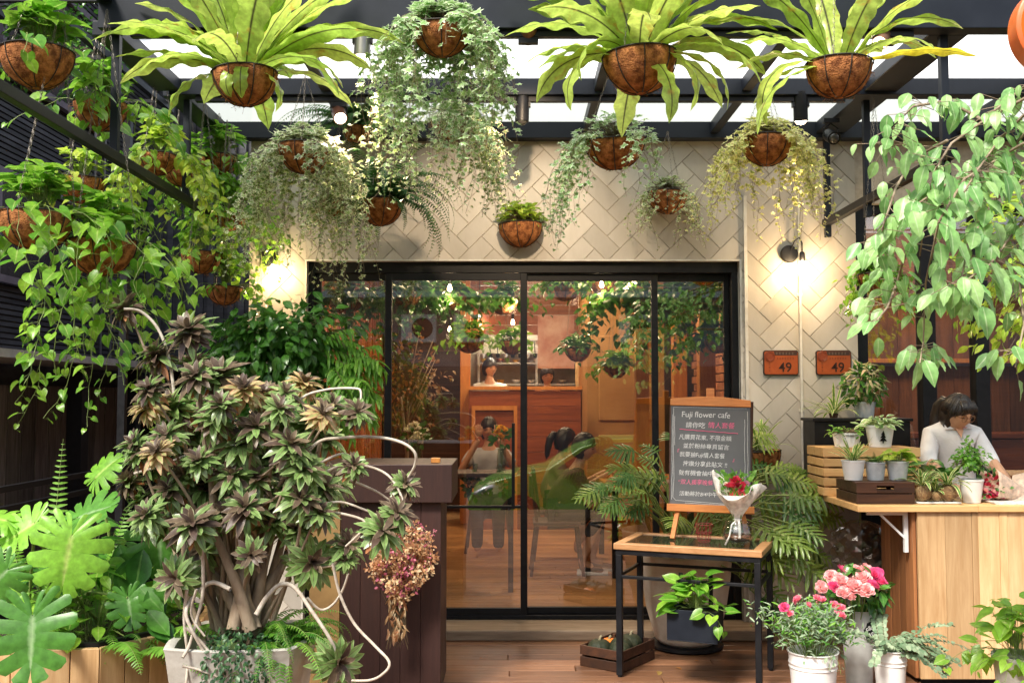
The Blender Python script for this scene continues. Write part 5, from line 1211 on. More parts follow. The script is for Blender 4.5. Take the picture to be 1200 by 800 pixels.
# leaf template attaches near its base: scale is leaf length in metres
mleaf(84,628,3.75,.235,0,.95,(-.10,-.25,-1),(.25,-.9,.5)); mleaf(38,722,3.6,.24,1,.5,(.12,-.3,-1),(.2,-1,.35)); mleaf(42,612,3.9,.17,0,1,(-.9,-.3,-.6),(.1,-.7,.9))
mleaf(186,618,4.3,.22,1,.6,(.15,-.2,-1),(.35,-1,.3)); mleaf(92,606,4.1,.20,1,.9,(.9,-.2,.35),(-.1,-.6,.9)); mleaf(8,668,3.7,.16,1,.8,(-.7,-.2,-.8),(.4,-.8,.4)); mleaf(8,610,3.9,.15,0,.9,(-.9,0,.2),(0,-.5,1)); mleaf(150,700,4.1,.14,1,.5,(.3,-.3,-1),(.2,-1,.5)); mleaf(112,560,4.4,.15,0,.6,(.5,0,.6),(-.3,-.8,.6))
f.build('monstera_foliage', [G['monst'], G['monstd'], G['deep'], G['stem']], t)
f = Fol()
for az, el, L, bx_, by_, cu in ((1.7,1.45,.85,-1.98,4.3,.15),(1.2,1.35,.62,-1.78,4.3,.3),(-.35,.75,.5,-1.5,4.1,1.5),(-.55,.5,.46,-1.5,4.0,1.3),(.2,1.0,.6,-1.6,4.3,1.0),(-.9,.7,.45,-1.6,4.0,1.5),(-2,.7,.4,-2,4.0,1.4),(2.4,1.2,.6,-2.1,4.4,.7),(-.1,1.1,.55,-1.7,4.2,1.1),(.6,1.2,.6,-1.55,4.4,.8),(-1.3,1.0,.5,-1.8,4.05,1.6),(-.2,.6,.55,-1.45,4.2,1.3)):
    f.frond((bx_,by_,.58), az, el, L, .085, cu, n=34, rnd=U(.4,1))
for i in range(34): a = U(-3.3,.3); f.frond((oc.x+.3*math.cos(a)+U(-.1,.1), oc.y+.3*math.sin(a), .57), a, U(.2,1.1), U(.22,.42), .05, U(.9,2.0), n=24)
f.build('fern_fronds', [G['fern'], G['stem']], t)
f = Fol(); tuft(f, (oc.x+.1,oc.y-.1,.58), .42, .35, 110, HEART+ELL, .085); tuft(f, (oc.x-.1,oc.y+.15,.62), .4, .45, 90, HEART, .09, slot=2)
for px, py, Y, L, dx in ((165,650,4.2,.26,.2),(170,690,4.1,.22,.5),(175,720,4.0,.2,.6),(150,640,4.3,.25,-.1)): 
    for k in range(3): p = P(px+U(-12,12),py+U(-12,12),Y); f.add(random.choice(ELL), fm(p, (dx+U(-.4,.4),-.2,-.6), (.3,-1,.4), L*.7), U(0,1), 2)
f.build('underplanting', [G['pothos'], G['stem'], G['deep']], t)
# grey stone pot with the bronze leaved shrub
sc_ = Vector((-1.07, 4.05, 0)); t = thing('bronze_leaved_shrub', 'large bronze and green rosette shrub with twisting bleached stems in a grey stone pot', 'potted shrub', sc_)
m = MB(); sq = lambda r: [(sc_.x+r*math.cos(a)*(1/max(abs(math.cos(a)),abs(math.sin(a)))**.6), sc_.y+r*math.sin(a)*(1/max(abs(math.cos(a)),abs(math.sin(a)))**.6)) for a in np.linspace(.3, .3+2*math.pi, 41)[:-1]]
vs = []; fs = []; lv = ((.18,.0),(.21,.2),(.25,.45),(.275,.635),(.28,.65),(.265,.655),(.245,.645),(.24,.56),(.01,.56))
for r_, z in lv: vs += [(x, y, z) for x, y in sq(r_)]
for i in range(len(lv)-1):
    for k in range(40): fs.append((i*40+k,i*40+(k+1)%40,(i+1)*40+(k+1)%40,(i+1)*40+k))
m._add(vs, fs); m.build('pot', G['stonegrey'], t, smooth=True, auto=50)
m = MB(); m.lathe([(.235,.57),(.1,.60),(.001,.61)], sc_, 18, jit=.05); m.build('soil', G['soil'], t)
RO = [(145,359,45,1),(221,386,58,1),(182,414,52,1),(258,438,58,1),(201,475,60,.3),(252,489,52,.6),(319,475,50,.6),(356,448,42,-1),(363,492,60,.1),(419,482,38,.8),(282,519,55,.3),(157,519,40,.2),(211,519,48,.1),(322,539,58,.4),(383,512,46,.2),(356,549,52,.1),(393,563,50,.3),(238,570,55,.7),(272,556,46,.2),(198,573,45,.5),(150,563,40,.9),(353,583,50,.2),(282,586,45,.2),(226,613,55,.6),(236,640,55,.3),(206,678,52,.1),(287,594,52,.5),(235,574,45,.5),(365,658,60,0),(294,650,38,1),(253,773,48,0),(207,777,26,.2),(397,776,58,.1),(475,567,38,.5),(448,621,50,.1),(465,600,42,.7),(407,638,44,.4),(380,570,52,.1),(230,440,50,.8),(285,455,45,-1),(300,500,48,.5),(340,520,48,.5),(175,455,40,1),(255,530,46,.4),(415,545,36,.4),(300,560,44,.6),(262,600,40,.4),(180,545,38,.2),(405,655,30,.2),(310,460,36,-1),(335,460,36,.2),(270,545,50,.3),(335,575,50,.2),(215,545,46,.4),(300,530,50,.5),(190,600,40,.2),(320,610,44,.3),(245,505,46,.5),(375,600,40,.2),(225,425,44,.7),(165,585,38,.4)] + [(U(150,400),U(470,620),U(36,46),random.choice((.1,.3,.5,.2,-1))) for _ in range(34)]
trunks = []; root = sc_ + Vector((-.02,0,.55)); st = Fol(); dr = Fol(); 
for (px, py, s, dk) in RO:
    low = py > 600 or px > 410
    Y = U(3.75,4.35) if not low else U(3.72,3.95)
    p = P(px, py, Y); D = s/FPX*Y*.88
    fr_ = Vector(((p.x-root.x)*.8, (p.y-root.y)*.6-.25, .55 if py < 620 else .05)).normalized()
    if px > 400 and py < 700: fr_ = Vector((.35,-.45,.6)).normalized()
    nl = 54; ax = np.array(fr_); x = np.cross(ax,(.2,.95,.1)); x /= np.linalg.norm(x); y = np.cross(ax,x)
    for i in range(nl):
        tt = i/nl; a = i*2.399+U(-.15,.15); op = .12 + 1.75*tt**.75 + U(-.1,.1); o = x*math.cos(a)+y*math.sin(a)
        d = ax*math.cos(op)+o*math.sin(op); nr = ax*math.sin(op)-o*math.cos(op); L = D*.50*(.55+.55*math.sin(min(1,tt*1.3+.15)*math.pi*.75))
        b = np.array(p) - ax*D*.22*tt + o*.004
        slot = (1 if U(0,1) < (dk*.6 if dk > 0 else .02) or tt < .12 else 0)
        if dk < 0: slot = 2 if tt > .2 else 1
        if tt > .86 and U(0,1) < .25: slot = 3
        dr.add(random.choice(DRAC), fm(b, d, nr, L, L*1.2), min(1,max(0,U(0,.55) if slot == 0 else U(0,1))), slot)
    # woody stem from the fan of trunks
    if not (px > 410 or py > 740):
        k = min(1, abs(px-290)/150); a0 = root + Vector((U(-.07,.07)+ (px-290)*.0004, U(-.06,.06), 0)); q = Vector(p) - Vector(fr_)*D*.25
        b1 = a0.lerp(q,.35) + Vector((U(-.06,.06), U(-.04,.04), .08)); b2 = a0.lerp(q,.72)+Vector((U(-.08,.08),U(-.04,.04),U(.0,.05)))
        if len(trunks) > 5 and U(0,1) < .6:
            tk = min(trunks, key=lambda k_: (k_-q).length); a0 = tk; b1 = a0.lerp(q,.3)+Vector((U(-.03,.03),0,.0)); b2 = a0.lerp(q,.7)+Vector((U(-.03,.03),0,-.02))
        else: trunks.append(b1.lerp(b2,.5)*.75+(a0*.125+q*.125))
        pl = [a0]
        for i_ in range(1,13): u_ = i_/12; pl.append(a0*(1-u_)**3+b1*3*u_*(1-u_)**2+b2*3*u_*u_*(1-u_)+q*u_**3)
        st.tube(pl, [(.012 if a0.z < .7 else .007)-(.0075 if a0.z < .7 else .003)*(i_/12) for i_ in range(13)], 7, 0)
def sm(pts, Y):  # smooth a pixel polyline into a stem
    P3 = [P(x, y, Y+(0.03*math.sin(i))) for i, (x, y) in enumerate(pts)]; out = []
    for i in range(len(P3)-1):
        p0 = P3[max(i-1,0)]; p1 = P3[i]; p2 = P3[i+1]; p3 = P3[min(i+2,len(P3)-1)]
        for k in range(6):
            u = k/6; out.append(.5*((2*p1)+(p2-p0)*u+(2*p0-5*p1+4*p2-p3)*u*u+(3*p1-p0-3*p2+p3)*u**3))
    return out+[P3[-1]]
for pts, r0, r1, Y in (([(330,515),(350,470),(380,457),(415,455),(423,460),(421,480)],.006,.004,3.95),([(340,560),(370,520),(400,513),(440,512),(470,518),(486,530),(486,545),(478,560)],.007,.005,3.9),
    ([(370,560),(400,545),(430,546),(455,557),(470,580),(473,598)],.006,.004,3.88),([(330,600),(360,555),(390,535),(408,533),(414,550),(408,562),(400,560)],.006,.004,3.86),([(380,590),(400,588),(425,596),(445,605)],.005,.004,3.86),
    ([(300,720),(312,700),(328,685),(345,688),(365,715),(385,745),(395,765)],.010,.006,3.85),([(360,600),(390,600),(418,606),(428,612),(424,622),(405,640)],.006,.004,3.86),([(340,560),(330,600),(338,640),(345,690)],.006,.005,3.9),
    ([(390,660),(398,695),(415,730),(440,757),(456,775),(450,788),(430,797),(385,795)],.006,.005,3.84),([(360,700),(375,714),(390,708),(402,690),(408,672)],.006,.004,3.86),
    ([(270,690),(250,682),(235,690),(222,706),(218,720),(226,740),(240,765)],.009,.006,3.8),([(237,640),(238,690),(232,720),(222,755),(214,770)],.007,.006,3.78),([(219,690),(216,725),(220,770),(218,800)],.007,.005,3.78),([(218,735),(236,752),(250,770)],.006,.005,3.76),([(214,780),(235,785),(260,795)],.005,.004,3.76),
    ([(230,690),(224,720),(240,745)],.005,.004,3.77),([(157,555),(190,545),(215,535),(240,530)],.006,.005,4.1),([(145,362),(165,365),(185,385),(198,420),(205,470)],.006,.007,4.2),([(405,560),(440,575),(462,590)],.005,.004,3.9),([(215,600),(213,560),(208,540)],.005,.004,3.9)):
    pp = sm(pts, Y); n = len(pp); st.tube(pp, [r0+(r1-r0)*i/n for i in range(n)], 7, 1)
for i in range(9):
    a = P(287+U(-18,18), 738, 3.95+U(-.1,.1)); b = P(285+(i-4)*17, U(600,650), 3.95+U(-.1,.15)); c_ = P(285+(i-4)*24+U(-8,8), U(500,560), 4.0+U(-.1,.15))
    st.tube([a, a.lerp(b,.5)+Vector((U(-.015,.015),0,0)), b, c_], [.026,.021,.014,.008], 8, 0)
st.build('stems', [G['bark'], G['bark2']], t)
dr.build('foliage', [G['drac'], G['dracd'], leafmat('yellowing_leaf', (.34,.36,.12), (.50,.42,.22), edge=(.55,.30,.18), trans=.3), leafmat('rusty_leaf', (.40,.13,.05), (.50,.26,.12), trans=.3)], t)
f = Fol()
for i in range(46): a = U(-1.9,.9); f.frond((sc_.x+.15+U(-.08,.08), sc_.y-.08+U(-.05,.05), .64), a, U(.2,1.25), U(.22,.36), .04, U(1.4,2.6), n=26, rnd=U(0,.8))
f.build('fern_fronds', [G['fern'], G['stem']], t)
f = Fol(); cloud(f, (sc_.x+.03, sc_.y-.20, .58), (.15,.12,.15), 1100, ELL, .022, surf=.6, droop=.8, twig=20)
f.build('creeping_fig', [leafmat('creeping_fig_leaf', (.02,.06,.025), (.05,.13,.04), trans=.2), G['stemb']], t)
# brown counter with raised top
t = thing('brown_counter', 'dark purple brown counter with a thick raised top and pale wood end', 'counter', (-.75,5.7,0))
m = MB(); m.box((-1.05,5.42,1.03),(-.325,6.0,1.235)); m.build('counter_top', G['brown'], t, bevel=.004)
m = MB(); 
for k in range(5): m.box((-.93+k*.109,5.46,.0),(-.93+k*.109+.1075,5.95,1.029))
m.build('body', G['brown'], t, bevel=.0015, seg=1)
m = MB(); m.box((-1.10,5.47,.0),(-.935,5.93,1.028)); m.build('pale_end', mat('golden_board', (.40,.25,.10), (.30,.18,.07), rough=.5), t, bevel=.003)
c = P(511,545,5.6); m = MB(); m.box((c.x-.025,5.55,1.236),(c.x+.025,5.60,1.262)); tag(m.build('wooden_block', G['orange'], bevel=.002), 'little orange wooden block on the corner of the brown counter', 'block')
# dried bouquet hung on the counter front
dc = P(470,655,5.36); t = thing('dried_bouquet', 'bunch of dried rust, cream and purple flowers hung upside down on the brown counter', 'dried flowers', P(470,720,5.38))
f = Fol(); dm = [G['dry1'], G['dry2'], G['dry3'], G['stemb'], petal('dried_brown', (.28,.15,.07), (.42,.26,.13))]
for i in range(190):
    u = sph(); z = u[2]; wz = 1 if z > -.2 else max(.15, 1+(z+.2)*1.0)
    h = dc + Vector((u[0]*.185*wz, u[1]*.06-.03, z*.22-.01)); s_ = random.choice((0,0,1,1,2,4))
    for k in range(14): v = sph(.022); f.add(random.choice(ELL), fm(np.array(h)+v, v, (U(-1,1),-1,U(-.5,1)), U(.012,.026)), U(0,1), s_)
    if i % 3 == 0: f.tube([h, h.lerp(dc+Vector((-.02,0,-.33)),.8)], .0012, 3, 3)
for i in range(70):
    a = U(-1.2,1.2); p = dc + Vector((U(-.1,.15),U(-.06,0),U(-.1,.12))); q = p + Vector((math.sin(a)*U(.05,.13), -.02, math.cos(a)*U(.03,.13))); f.tube([p,q], .0009, 3, 3)
    for k in range(9): v = p.lerp(q, U(.5,1.05)); f.add(RND[0], fm(np.array(v)+sph(.012), sph(), (0,-1,.3), U(.005,.010)), U(0,1), random.choice((2,2,1,0)))
for i in range(40): p = dc + Vector((U(-.05,.03),U(-.04,0),-.18)); q = dc + Vector((-.015+U(-.06,.06),-.02,-.33-U(0,.14))); f.tube([p, q], .0014, 3, 3)
for i in range(70): f.add(random.choice(LANCE), fm((dc.x-.02+U(-.04,.05), dc.y-.04+U(-.02,.02), dc.z-.25+U(-.14,.08)), (U(-.6,.6),-.2,-1), (U(-.5,.5),-1,0), U(.03,.06)), U(0,1), random.choice((1,4,0)))
f.build('flowers', dm, t)
# bushy glossy shrub in a tall pot behind the bronze shrub
c = Vector((-1.62,5.95,0)); t = thing('glossy_shrub', 'dense dark glossy shrub in a grey pot beside the left edge of the doorway', 'potted shrub', c)
m = MB(); m.lathe([(.17,0),(.24,.42),(.25,.45),(.22,.45),(.2,.4),(.002,.4)], c, 28); m.build('pot', G['stonegrey'], t, smooth=True, auto=40)
f = Fol(); ctr = P(330,400,5.75)
m = MB(); 
for k in range(5): q = ctr + Vector((U(-.25,.25),U(-.1,.1),U(-.15,.1))); m.tube([c+Vector((U(-.05,.05),U(-.05,.05),.38)), (c+q)/2+Vector((U(-.05,.05),0,.1)), q], [.018,.013,.006], 6)
m.build('trunk', G['bark'], t, smooth=True)
cloud(f, ctr, (.42,.30,.34), 1500, ELL, .075, clump=40, surf=.5, droop=.7, twig=14); cloud(f, ctr+Vector((.1,0,-.38)), (.42,.25,.28), 700, ELL, .075, clump=16, droop=.6)
cloud(f, ctr+Vector((-.35,.1,-.5)), (.4,.25,.35), 600, ELL, .075, clump=16, droop=.6)
for i in range(34):
    b = P(U(370,405),U(400,470),5.6); d = np.array([U(.3,1),U(-.6,.1),U(-.5,.4)]); d /= np.linalg.norm(d)
    p = np.array(b); 
    for k in range(8): 
        p = p + d*.028; d[2] -= .07
        for sg in (-1,1): f.add(random.choice(LANCE), fm(p, np.cross(d,(0,0,1))*sg+d*.6+np.array([0,0,-.2]), (0,-.5,1), U(.06,.10)), U(.3,1), 2)
    f.tube([b, b.lerp(Vector(p),.5)+Vector((0,0,.02)), Vector(p)], .002, 3, 1)
f.build('foliage', [G['deep'], G['stemb'], G['fern']], t)
# ------------------------------------------------------------------ hanging baskets
HG = 'hanging coconut baskets'
def hb(label, px, py, wpx, Y, hookz=None, tilt=0, group=HG, hookdx=0):
    c = P(px, py, Y); D = wpx/FPX*Y; c.y = Y; t = thing('hanging_basket', label, 'hanging basket', (c.x, c.y, c.z), group)
    basket_parts(t, c, D, hook=(c.x+hookdx, c.y, hookz) if hookz else None, tiltx=tilt); return t, c, D
def nest(label, px, py, w, Y, fr, yel=False, **k):
    t, c, D = hb(label, px, py, w, Y, 3.95, **k); f = Fol()
    for (az, el, L, W, cu) in fr: f.strap((c.x+.03*math.cos(az), c.y+.03*math.sin(az), c.z-.01), az, el, L, W*(1.15 if cu > 1.2 else 1.4), cu, U(0,1), slot=(2 if yel and az == .02 else 0), n=36, cols=3, wavy=.3, tilt=U(-.4,.4), side_curl=U(-.25,.25))
    f.build('foliage', [G['nest'], G['stem'], leafmat('yellow_frond', (.75,.62,.04), (.80,.70,.06), vein=(.2,.15,.02), trans=.45)], t)
def fan(n, Ls, W, seed, droop=0):
    random.seed(seed); out = []
    for i in range(n):
        az = i*2.399 + U(-.2,.2); el = 1.45 - 1.15*(i/n)**.9 + U(-.08,.08); out.append((az, el, Ls*U(.8,1.1)*(1 if i > 3 else .8), W*U(.9,1.25), U(.15,.6)+1.1*(i/n)))
    return out
# azimuth 0 = right, pi = left, -pi/2 = towards the viewer
nest('coconut basket with long leaved yellow green fern, left of three under the front beam', 287, 86, 76, 4.55,
     fan(20,.62,.085,1) + [(az_, el_, .80, .085, cu_) for az_, el_, cu_ in ((3.0,1.15,.9),(2.8,.95,.8),(3.3,1.3,.7),(.15,1.1,.9),(-.1,.95,1.0),(.3,1.3,.6),(2.9,1.35,.5),(0,1.4,.5),(-1.6,1.3,.4),(3.2,.8,1.3),(.1,.8,1.4))] + [(3.0,.55,.62,.10,.9),(3.2,.85,.66,.10,1.3),(2.9,1.0,.6,.10,1.2),(-2.7,.5,.52,.09,1.6),(3.14,.25,.45,.09,1.8),(.05,.7,.62,.10,1.5),(-.25,.5,.56,.09,1.7),(.2,.95,.6,.10,1.1),(-1.4,.35,.30,.055,3.2),(-1.8,.2,.25,.05,2.9),(-.5,.1,.33,.055,2.4),(1.45,1.3,.6,.11,.2),(1.2,1.45,.6,.11,.1),(1.9,1.35,.6,.10,.3)])
nest('largest coconut basket with long leaved yellow green fern, middle of three under the front beam', 749, 66, 88, 4.45,
     fan(20,.64,.095,2) + [(az_, el_, .85, .095, cu_) for az_, el_, cu_ in ((3.0,1.15,.9),(2.8,.95,.9),(3.3,1.3,.7),(.15,1.1,1.0),(-.1,.95,1.1),(.3,1.3,.6),(2.9,1.35,.5),(0,1.4,.5),(-1.6,1.3,.4),(.1,.75,1.5))] + [(3.1,.75,.64,.11,1.3),(3.0,.35,.55,.10,1.7),(-2.8,.2,.52,.085,2.2),(-2.6,.6,.45,.08,2.6),(-1.1,-.4,.45,.07,1.6),(-.6,.1,.48,.07,2.4),(-.2,.45,.62,.09,1.8),(0.05,.8,.7,.10,1.3),(.2,.55,.66,.10,1.4),(-.3,.25,.55,.09,2.1),(1.5,1.4,.62,.12,.1),(1.1,1.3,.62,.12,.2),(2.0,1.3,.6,.12,.2),(-1.3,1.2,.5,.11,.5)])
nest('coconut basket with sparse long leaved fern, one yellow frond pointing right, right of three', 983, 76, 78, 4.5,
     fan(6,.5,.07,3) + [(az_, el_, .72, .075, cu_) for az_, el_, cu_ in ((2.9,1.15,.9),(.15,1.2,.8),(.3,1.35,.4),(3.0,1.35,.5),(-.1,1.0,1.0))] + [(.02,.35,.66,.055,.55),(3.05,.5,.5,.075,1.3),(-2.9,.25,.6,.075,2.3),(2.8,.85,.55,.08,1.0),(1.7,1.35,.55,.09,.3),(.35,.8,.62,.09,1.4),(.15,1.0,.66,.09,1.6),(3.3,.1,.45,.07,1.3),(-2.75,-.1,.62,.07,1.4)], yel=True)
random.seed(11)
def ivy(label, px, py, w, Y, nv, Lr, ls, mt, tuftn=140, hook=3.44, tilt=0, az=None, slotmix=None, group=HG, azr=(0,6.28), cover=.5, out=.1, tl=None, hz=.35):
    t, c, D = hb(label, px, py, w, Y, hook, tilt, group); f = Fol(); tl = tl or IVY
    for i in range(nv):
        a = U(*azr); f.vine(rimpt(c,D,a,U(.4,.95)), U(*Lr), tl, ls, az=a, out=out, step=ls*.62, sway=.45, stem=.0011, jit=.7)
    if azr[0] > -2 and azr[1] < 5:
        for i in range(9): f.vine(rimpt(c,D,U(-1.25,-.7),.9), U(*Lr)*.8, tl, ls, az=U(-1.3,-.7), out=out, step=ls*.62, sway=.45, stem=.0011, jit=.7)
    tuft(f, c+Vector((0,.02,.02)), D*.6, D*hz, tuftn, tl, ls*1.1, el=(.12,1.45))
    f.build('foliage', [mt, G['stemb']], t); return t, c, D
ivy('coconut basket overflowing with long silvery variegated ivy between the two left spotlights', 518, 30, 72, 4.75, 100, (.3,1.0), .056, G['ivyg'], 240, hook=3.9, tilt=.15, azr=(-.6,4.1), out=.11)
ivy('coconut basket with long yellowish variegated ivy hidden behind the silvery ivy', 528, 140, 50, 5.5, 60, (.3,.75), .045, G['ivy'], 160, azr=(-2.6,.6), out=.15)
ivy('coconut basket of pale variegated ivy under the left fern, trailing beside the door', 357, 172, 62, 5.6, 84, (.35,1.0), .048, G['ivy'], 240, azr=(-.6,4.0), out=.22)
ivy('smaller coconut basket of ivy at the wall above the left door corner', 398, 232, 46, 6.4, 40, (.2,.5), .04, G['ivy'], 120, hook=3.42, azr=(-.6,3.8))
ivy('tilted coconut basket with silver ivy hanging from its left side', 720, 162, 72, 5.35, 26, (.3,.75), .045, G['ivyg'], 110, tilt=.2, azr=(2.4,4.3), out=.16)
ivy('coconut basket of golden variegated ivy at the corner by the number plates', 899, 163, 62, 5.7, 60, (.2,.75), .045, G['ivyy'], 220, azr=(-.7,3.9), out=.2)
ivy('little wall basket with golden pothos lit from above, over the middle of the door', 610, 263, 52, 6.78, 5, (.05,.12), .04, G['lime'], 230, hook=None, tl=HEART, hz=.45)
ivy('small wall basket of fine variegated ivy at the top right of the doorway', 783, 226, 48, 6.75, 46, (.15,.5), .034, G['ivy'], 170, hook=3.42)
ivy('coconut basket half hidden in leaves right of the wall lamp', 1028, 322, 44, 5.9, 26, (.1,.4), .05, G['pothos'], 170, hook=3.4, tl=HEART)
t, c, D = hb('dark coconut basket with a drooping dark fern against the wall', 445, 236, 56, 6.1, 3.42); f = Fol()
for i in range(64): a = U(0,6.28); f.frond((c.x,c.y,c.z), a, U(.3,1.35), U(.4,.78), .055, U(1.8,2.9), n=38)
f.build('foliage', [G['fernd'], G['stem']], t)
t, c, D = hb('high coconut basket with a feathery dark fern in front of the left roof panel', 418, 150, 34, 6.5, 3.44); f = Fol()
for i in range(64): a = U(0,6.28); f.frond((c.x,c.y,c.z), a, U(.3,1.45), U(.35,.7), .055, U(1.2,2.8), n=34)
f.build('foliage', [G['fernd'], G['stem']], t)
def poth(label, px, py, w, Y, hook, nt_, nv, Lr, ls, mt, up=.22, **k):
    t, c, D = hb(label, px, py, w, Y, hook, **k); f = Fol()
    tuft(f, c+Vector((0,.03,.03)), D*.56, up, nt_, HEART, ls*1.1, el=(.38,1.45)); 
    for i in range(nv): a = U(-.35,3.5) if i % 6 else U(-2.4,-.7); f.vine(rimpt(c,D,a), U(*Lr), HEART, ls, az=a, out=.22 if i % 3 else .1, step=ls*.62, sway=.55, stem=.0018, pet=.8)
    f.build('foliage', [mt, G['stem']], t)
random.seed(21)
poth('coconut basket with upright pothos in the top left corner', 43, 62, 84, 4.6, 3.6, 70, 6, (.1,.3), .085, G['pothos'])
poth('coconut basket of pothos second from the left in the upper row, half covered in leaves', 119, 122, 62, 5.1, 3.64, 60, 9, (.2,.5), .078, G['pothos'])
poth('lower coconut basket at the left edge with long trailing pothos', 42, 251, 84, 4.6, 3.5, 80, 17, (.5,1.55), .08, G['pothos'], hookdx=.1)
poth('lower coconut basket beside the leftmost one, trailing pothos over the dark window', 119, 283, 80, 4.8, 3.5, 80, 10, (.4,1.25), .078, G['pothos'])
poth('lime pothos basket in the middle of the left group', 185, 182, 46, 5.8, 3.64, 60, 18, (.3,.9), .066, G['lime'])
poth('green pothos basket just right of the middle of the left group', 213, 196, 44, 6.3, 3.64, 60, 18, (.3,.9), .066, G['pothos'])
poth('coconut basket with green pothos nearest the left roof corner', 256, 184, 46, 6.6, 3.5, 70, 20, (.3,.9), .068, G['pothos'])
poth('small coconut basket low down among trailing stems left of the wall lamp', 237, 296, 48, 6.2, 3.5, 40, 12, (.1,.5), .05, G['pothos'])
poth('lowest small coconut basket of the left group above the glossy shrub', 263, 336, 42, 6.4, 3.4, 70, 10, (.1,.3), .055, G['pothos'])
poth('hidden coconut basket behind the lime pothos stems', 270, 250, 40, 6.5, 3.4, 60, 20, (.2,.7), .06, G['pothos'])
poth('hidden coconut basket of yellow green pothos above the lower pair', 95, 210, 55, 6.1, 3.64, 40, 7, (.2,.5), .07, G['lime'])
# dark leafy climber high on the left
random.seed(5)
c = P(80,50,7.2); t = thing('climbing_plant', 'dark fine leaved climber high up behind the top left basket', 'climber', (c.x,c.y,3.0)); f = Fol(); cloud(f, c, (.8,.3,.5), 900, ELL, .05, clump=30, twig=5); f.build('foliage', [G['deep'], G['stemb']], t)
# ------------------------------------------------------------------ overhanging tree branch at the right
random.seed(31)
t = thing('overhanging_tree', 'leafy pale green branches of a tree hanging in from the right', 'tree', P(1420,800,3.6)); f = Fol(); br = MB()
def branch(pts, nl, ls, r0=.006, sprd=.09, Y0=3.4, dY=.25):
    n = len(pts); P3 = [P(x, y, Y0+dY*math.sin(i*1.7)) for i, (x, y) in enumerate(pts)]; br.tube(P3, [r0*(1-.7*i/n) for i in range(n)], 6)
    seg = [(a-b).length for a, b in zip(P3[1:],P3[:-1])]; tot = sum(seg)
    for i in range(int(nl*1.9)):
        s = tot*U(.12,1.0); k = 0
        while k < len(seg)-1 and s > seg[k]: s -= seg[k]; k += 1
        p = P3[k].lerp(P3[k+1], min(1,s/seg[k])); az = U(0,6.28); o = Vector((math.cos(az), math.sin(az)*.8, U(-.7,.35))); L = ls*U(.45,1.0)
        q = p + o*sprd*1.15*U(.2,1.0); br.tube([p, q], .0014, 3, cap=False)
        f.add(random.choice(TREEL), fm(q, (o.x*.55+U(-.3,.3), o.y*.4-.12, U(-1.15,-.35)), (o.x*.6+U(-.2,.2), -.75, U(.35,.9)), L, L*1.0), U(0,1), 0)
for args in (([(1215,108),(1155,140),(1115,168),(1098,195),(1086,235),(1078,300)],20,.105),([(1150,140),(1110,118),(1070,125),(1045,150),(1035,175)],26,.085),([(1110,165),(1070,185),(1050,220),(1035,265),(1028,310)],14,.085),([(1215,140),(1180,180),(1130,210),(1100,260),(1085,330),(1082,400),(1078,425)],34,.11),
    ([(1215,200),(1165,235),(1135,285),(1125,335),(1130,350)],26,.11),([(1215,240),(1190,270),(1160,310),(1130,330)],24,.105),([(1215,160),(1160,190),(1110,215),(1060,250),(1040,290),(1030,330)],28,.10),([(1215,90),(1190,110),(1165,130)],14,.09),([(1215,290),(1195,330),(1200,380),(1190,430)],10,.08),([(1215,120),(1170,165),(1145,200),(1130,225)],22,.10),([(1060,300),(1050,335),(1040,360),(1028,375)],13,.085)):
    branch(*args)
tb = P(1420,800,3.65); TK = [Vector((tb.x,3.65,-.45)), Vector((tb.x-.03,3.66,.5)), Vector((tb.x+.03,3.68,1.3)), Vector((tb.x-.01,3.7,2.1)), Vector((tb.x+.05,3.7,2.8)), Vector((tb.x+.02,3.75,3.5)), Vector((tb.x+.12,3.8,4.2))]
br.tube(TK, [.085,.068,.06,.05,.038,.024,.008], 12)
for k_, (yy, x0) in enumerate(((108,1215),(140,1215),(200,1215),(240,1215),(160,1215),(90,1215),(290,1215),(120,1215))):
    e0 = P(x0,yy,3.4); r_ = TK[3].lerp(TK[4], U(0,1)) if k_ % 2 else TK[4].lerp(TK[5], U(0,.8)); m1 = e0.lerp(r_,.3)+Vector((0,U(-.05,.05),U(.03,.10))); m2 = e0.lerp(r_,.7)+Vector((0,U(-.06,.06),U(.02,.10)))
    br.tube([e0, m1, m2, r_], [.006,.009,.013,.018], 7)
    for j in range(16):
        p = e0.lerp(r_, U(0,.8))+Vector((U(-.08,.08),U(-.15,.1),U(-.12,.1))); f.add(random.choice(TREEL), fm(p, (U(-.4,.4),U(-.3,.1),U(-1.1,-.3)), (U(-.4,.4),-.7,.6), U(.06,.11)), U(0,1), 0)
t.location = Vector((P(1420,800,3.65).x, 3.65, -.45))
f.build('leaves', [G['tree'], G['stem']], t); br.build('branches', G['bark'], t, smooth=True)
f = Fol(); 
c = P(1180,330,5.2); t = thing('leafy_shrub', 'mass of small bright leaves behind the overhanging branch, right edge', 'shrub', (c.x+.3, c.y, 1.5)); cloud(f, (c.x+.25,c.y,c.z+.05), (.55,.35,.62), 1100, ELL, .06, clump=40, droop=.5, twig=10)
f.build('foliage', [G['lime'], G['stemb']], t); c2_ = Vector((c.x+.3,c.y,1.5)); m = MB(); m.tube([(c.x+.6,c.y,3.5),(c.x+.4,c.y,c.z+.3),(c.x+.2,c.y,c.z-.3)], [.01,.007,.003], 6); m.build('stem', G['bark'], t)
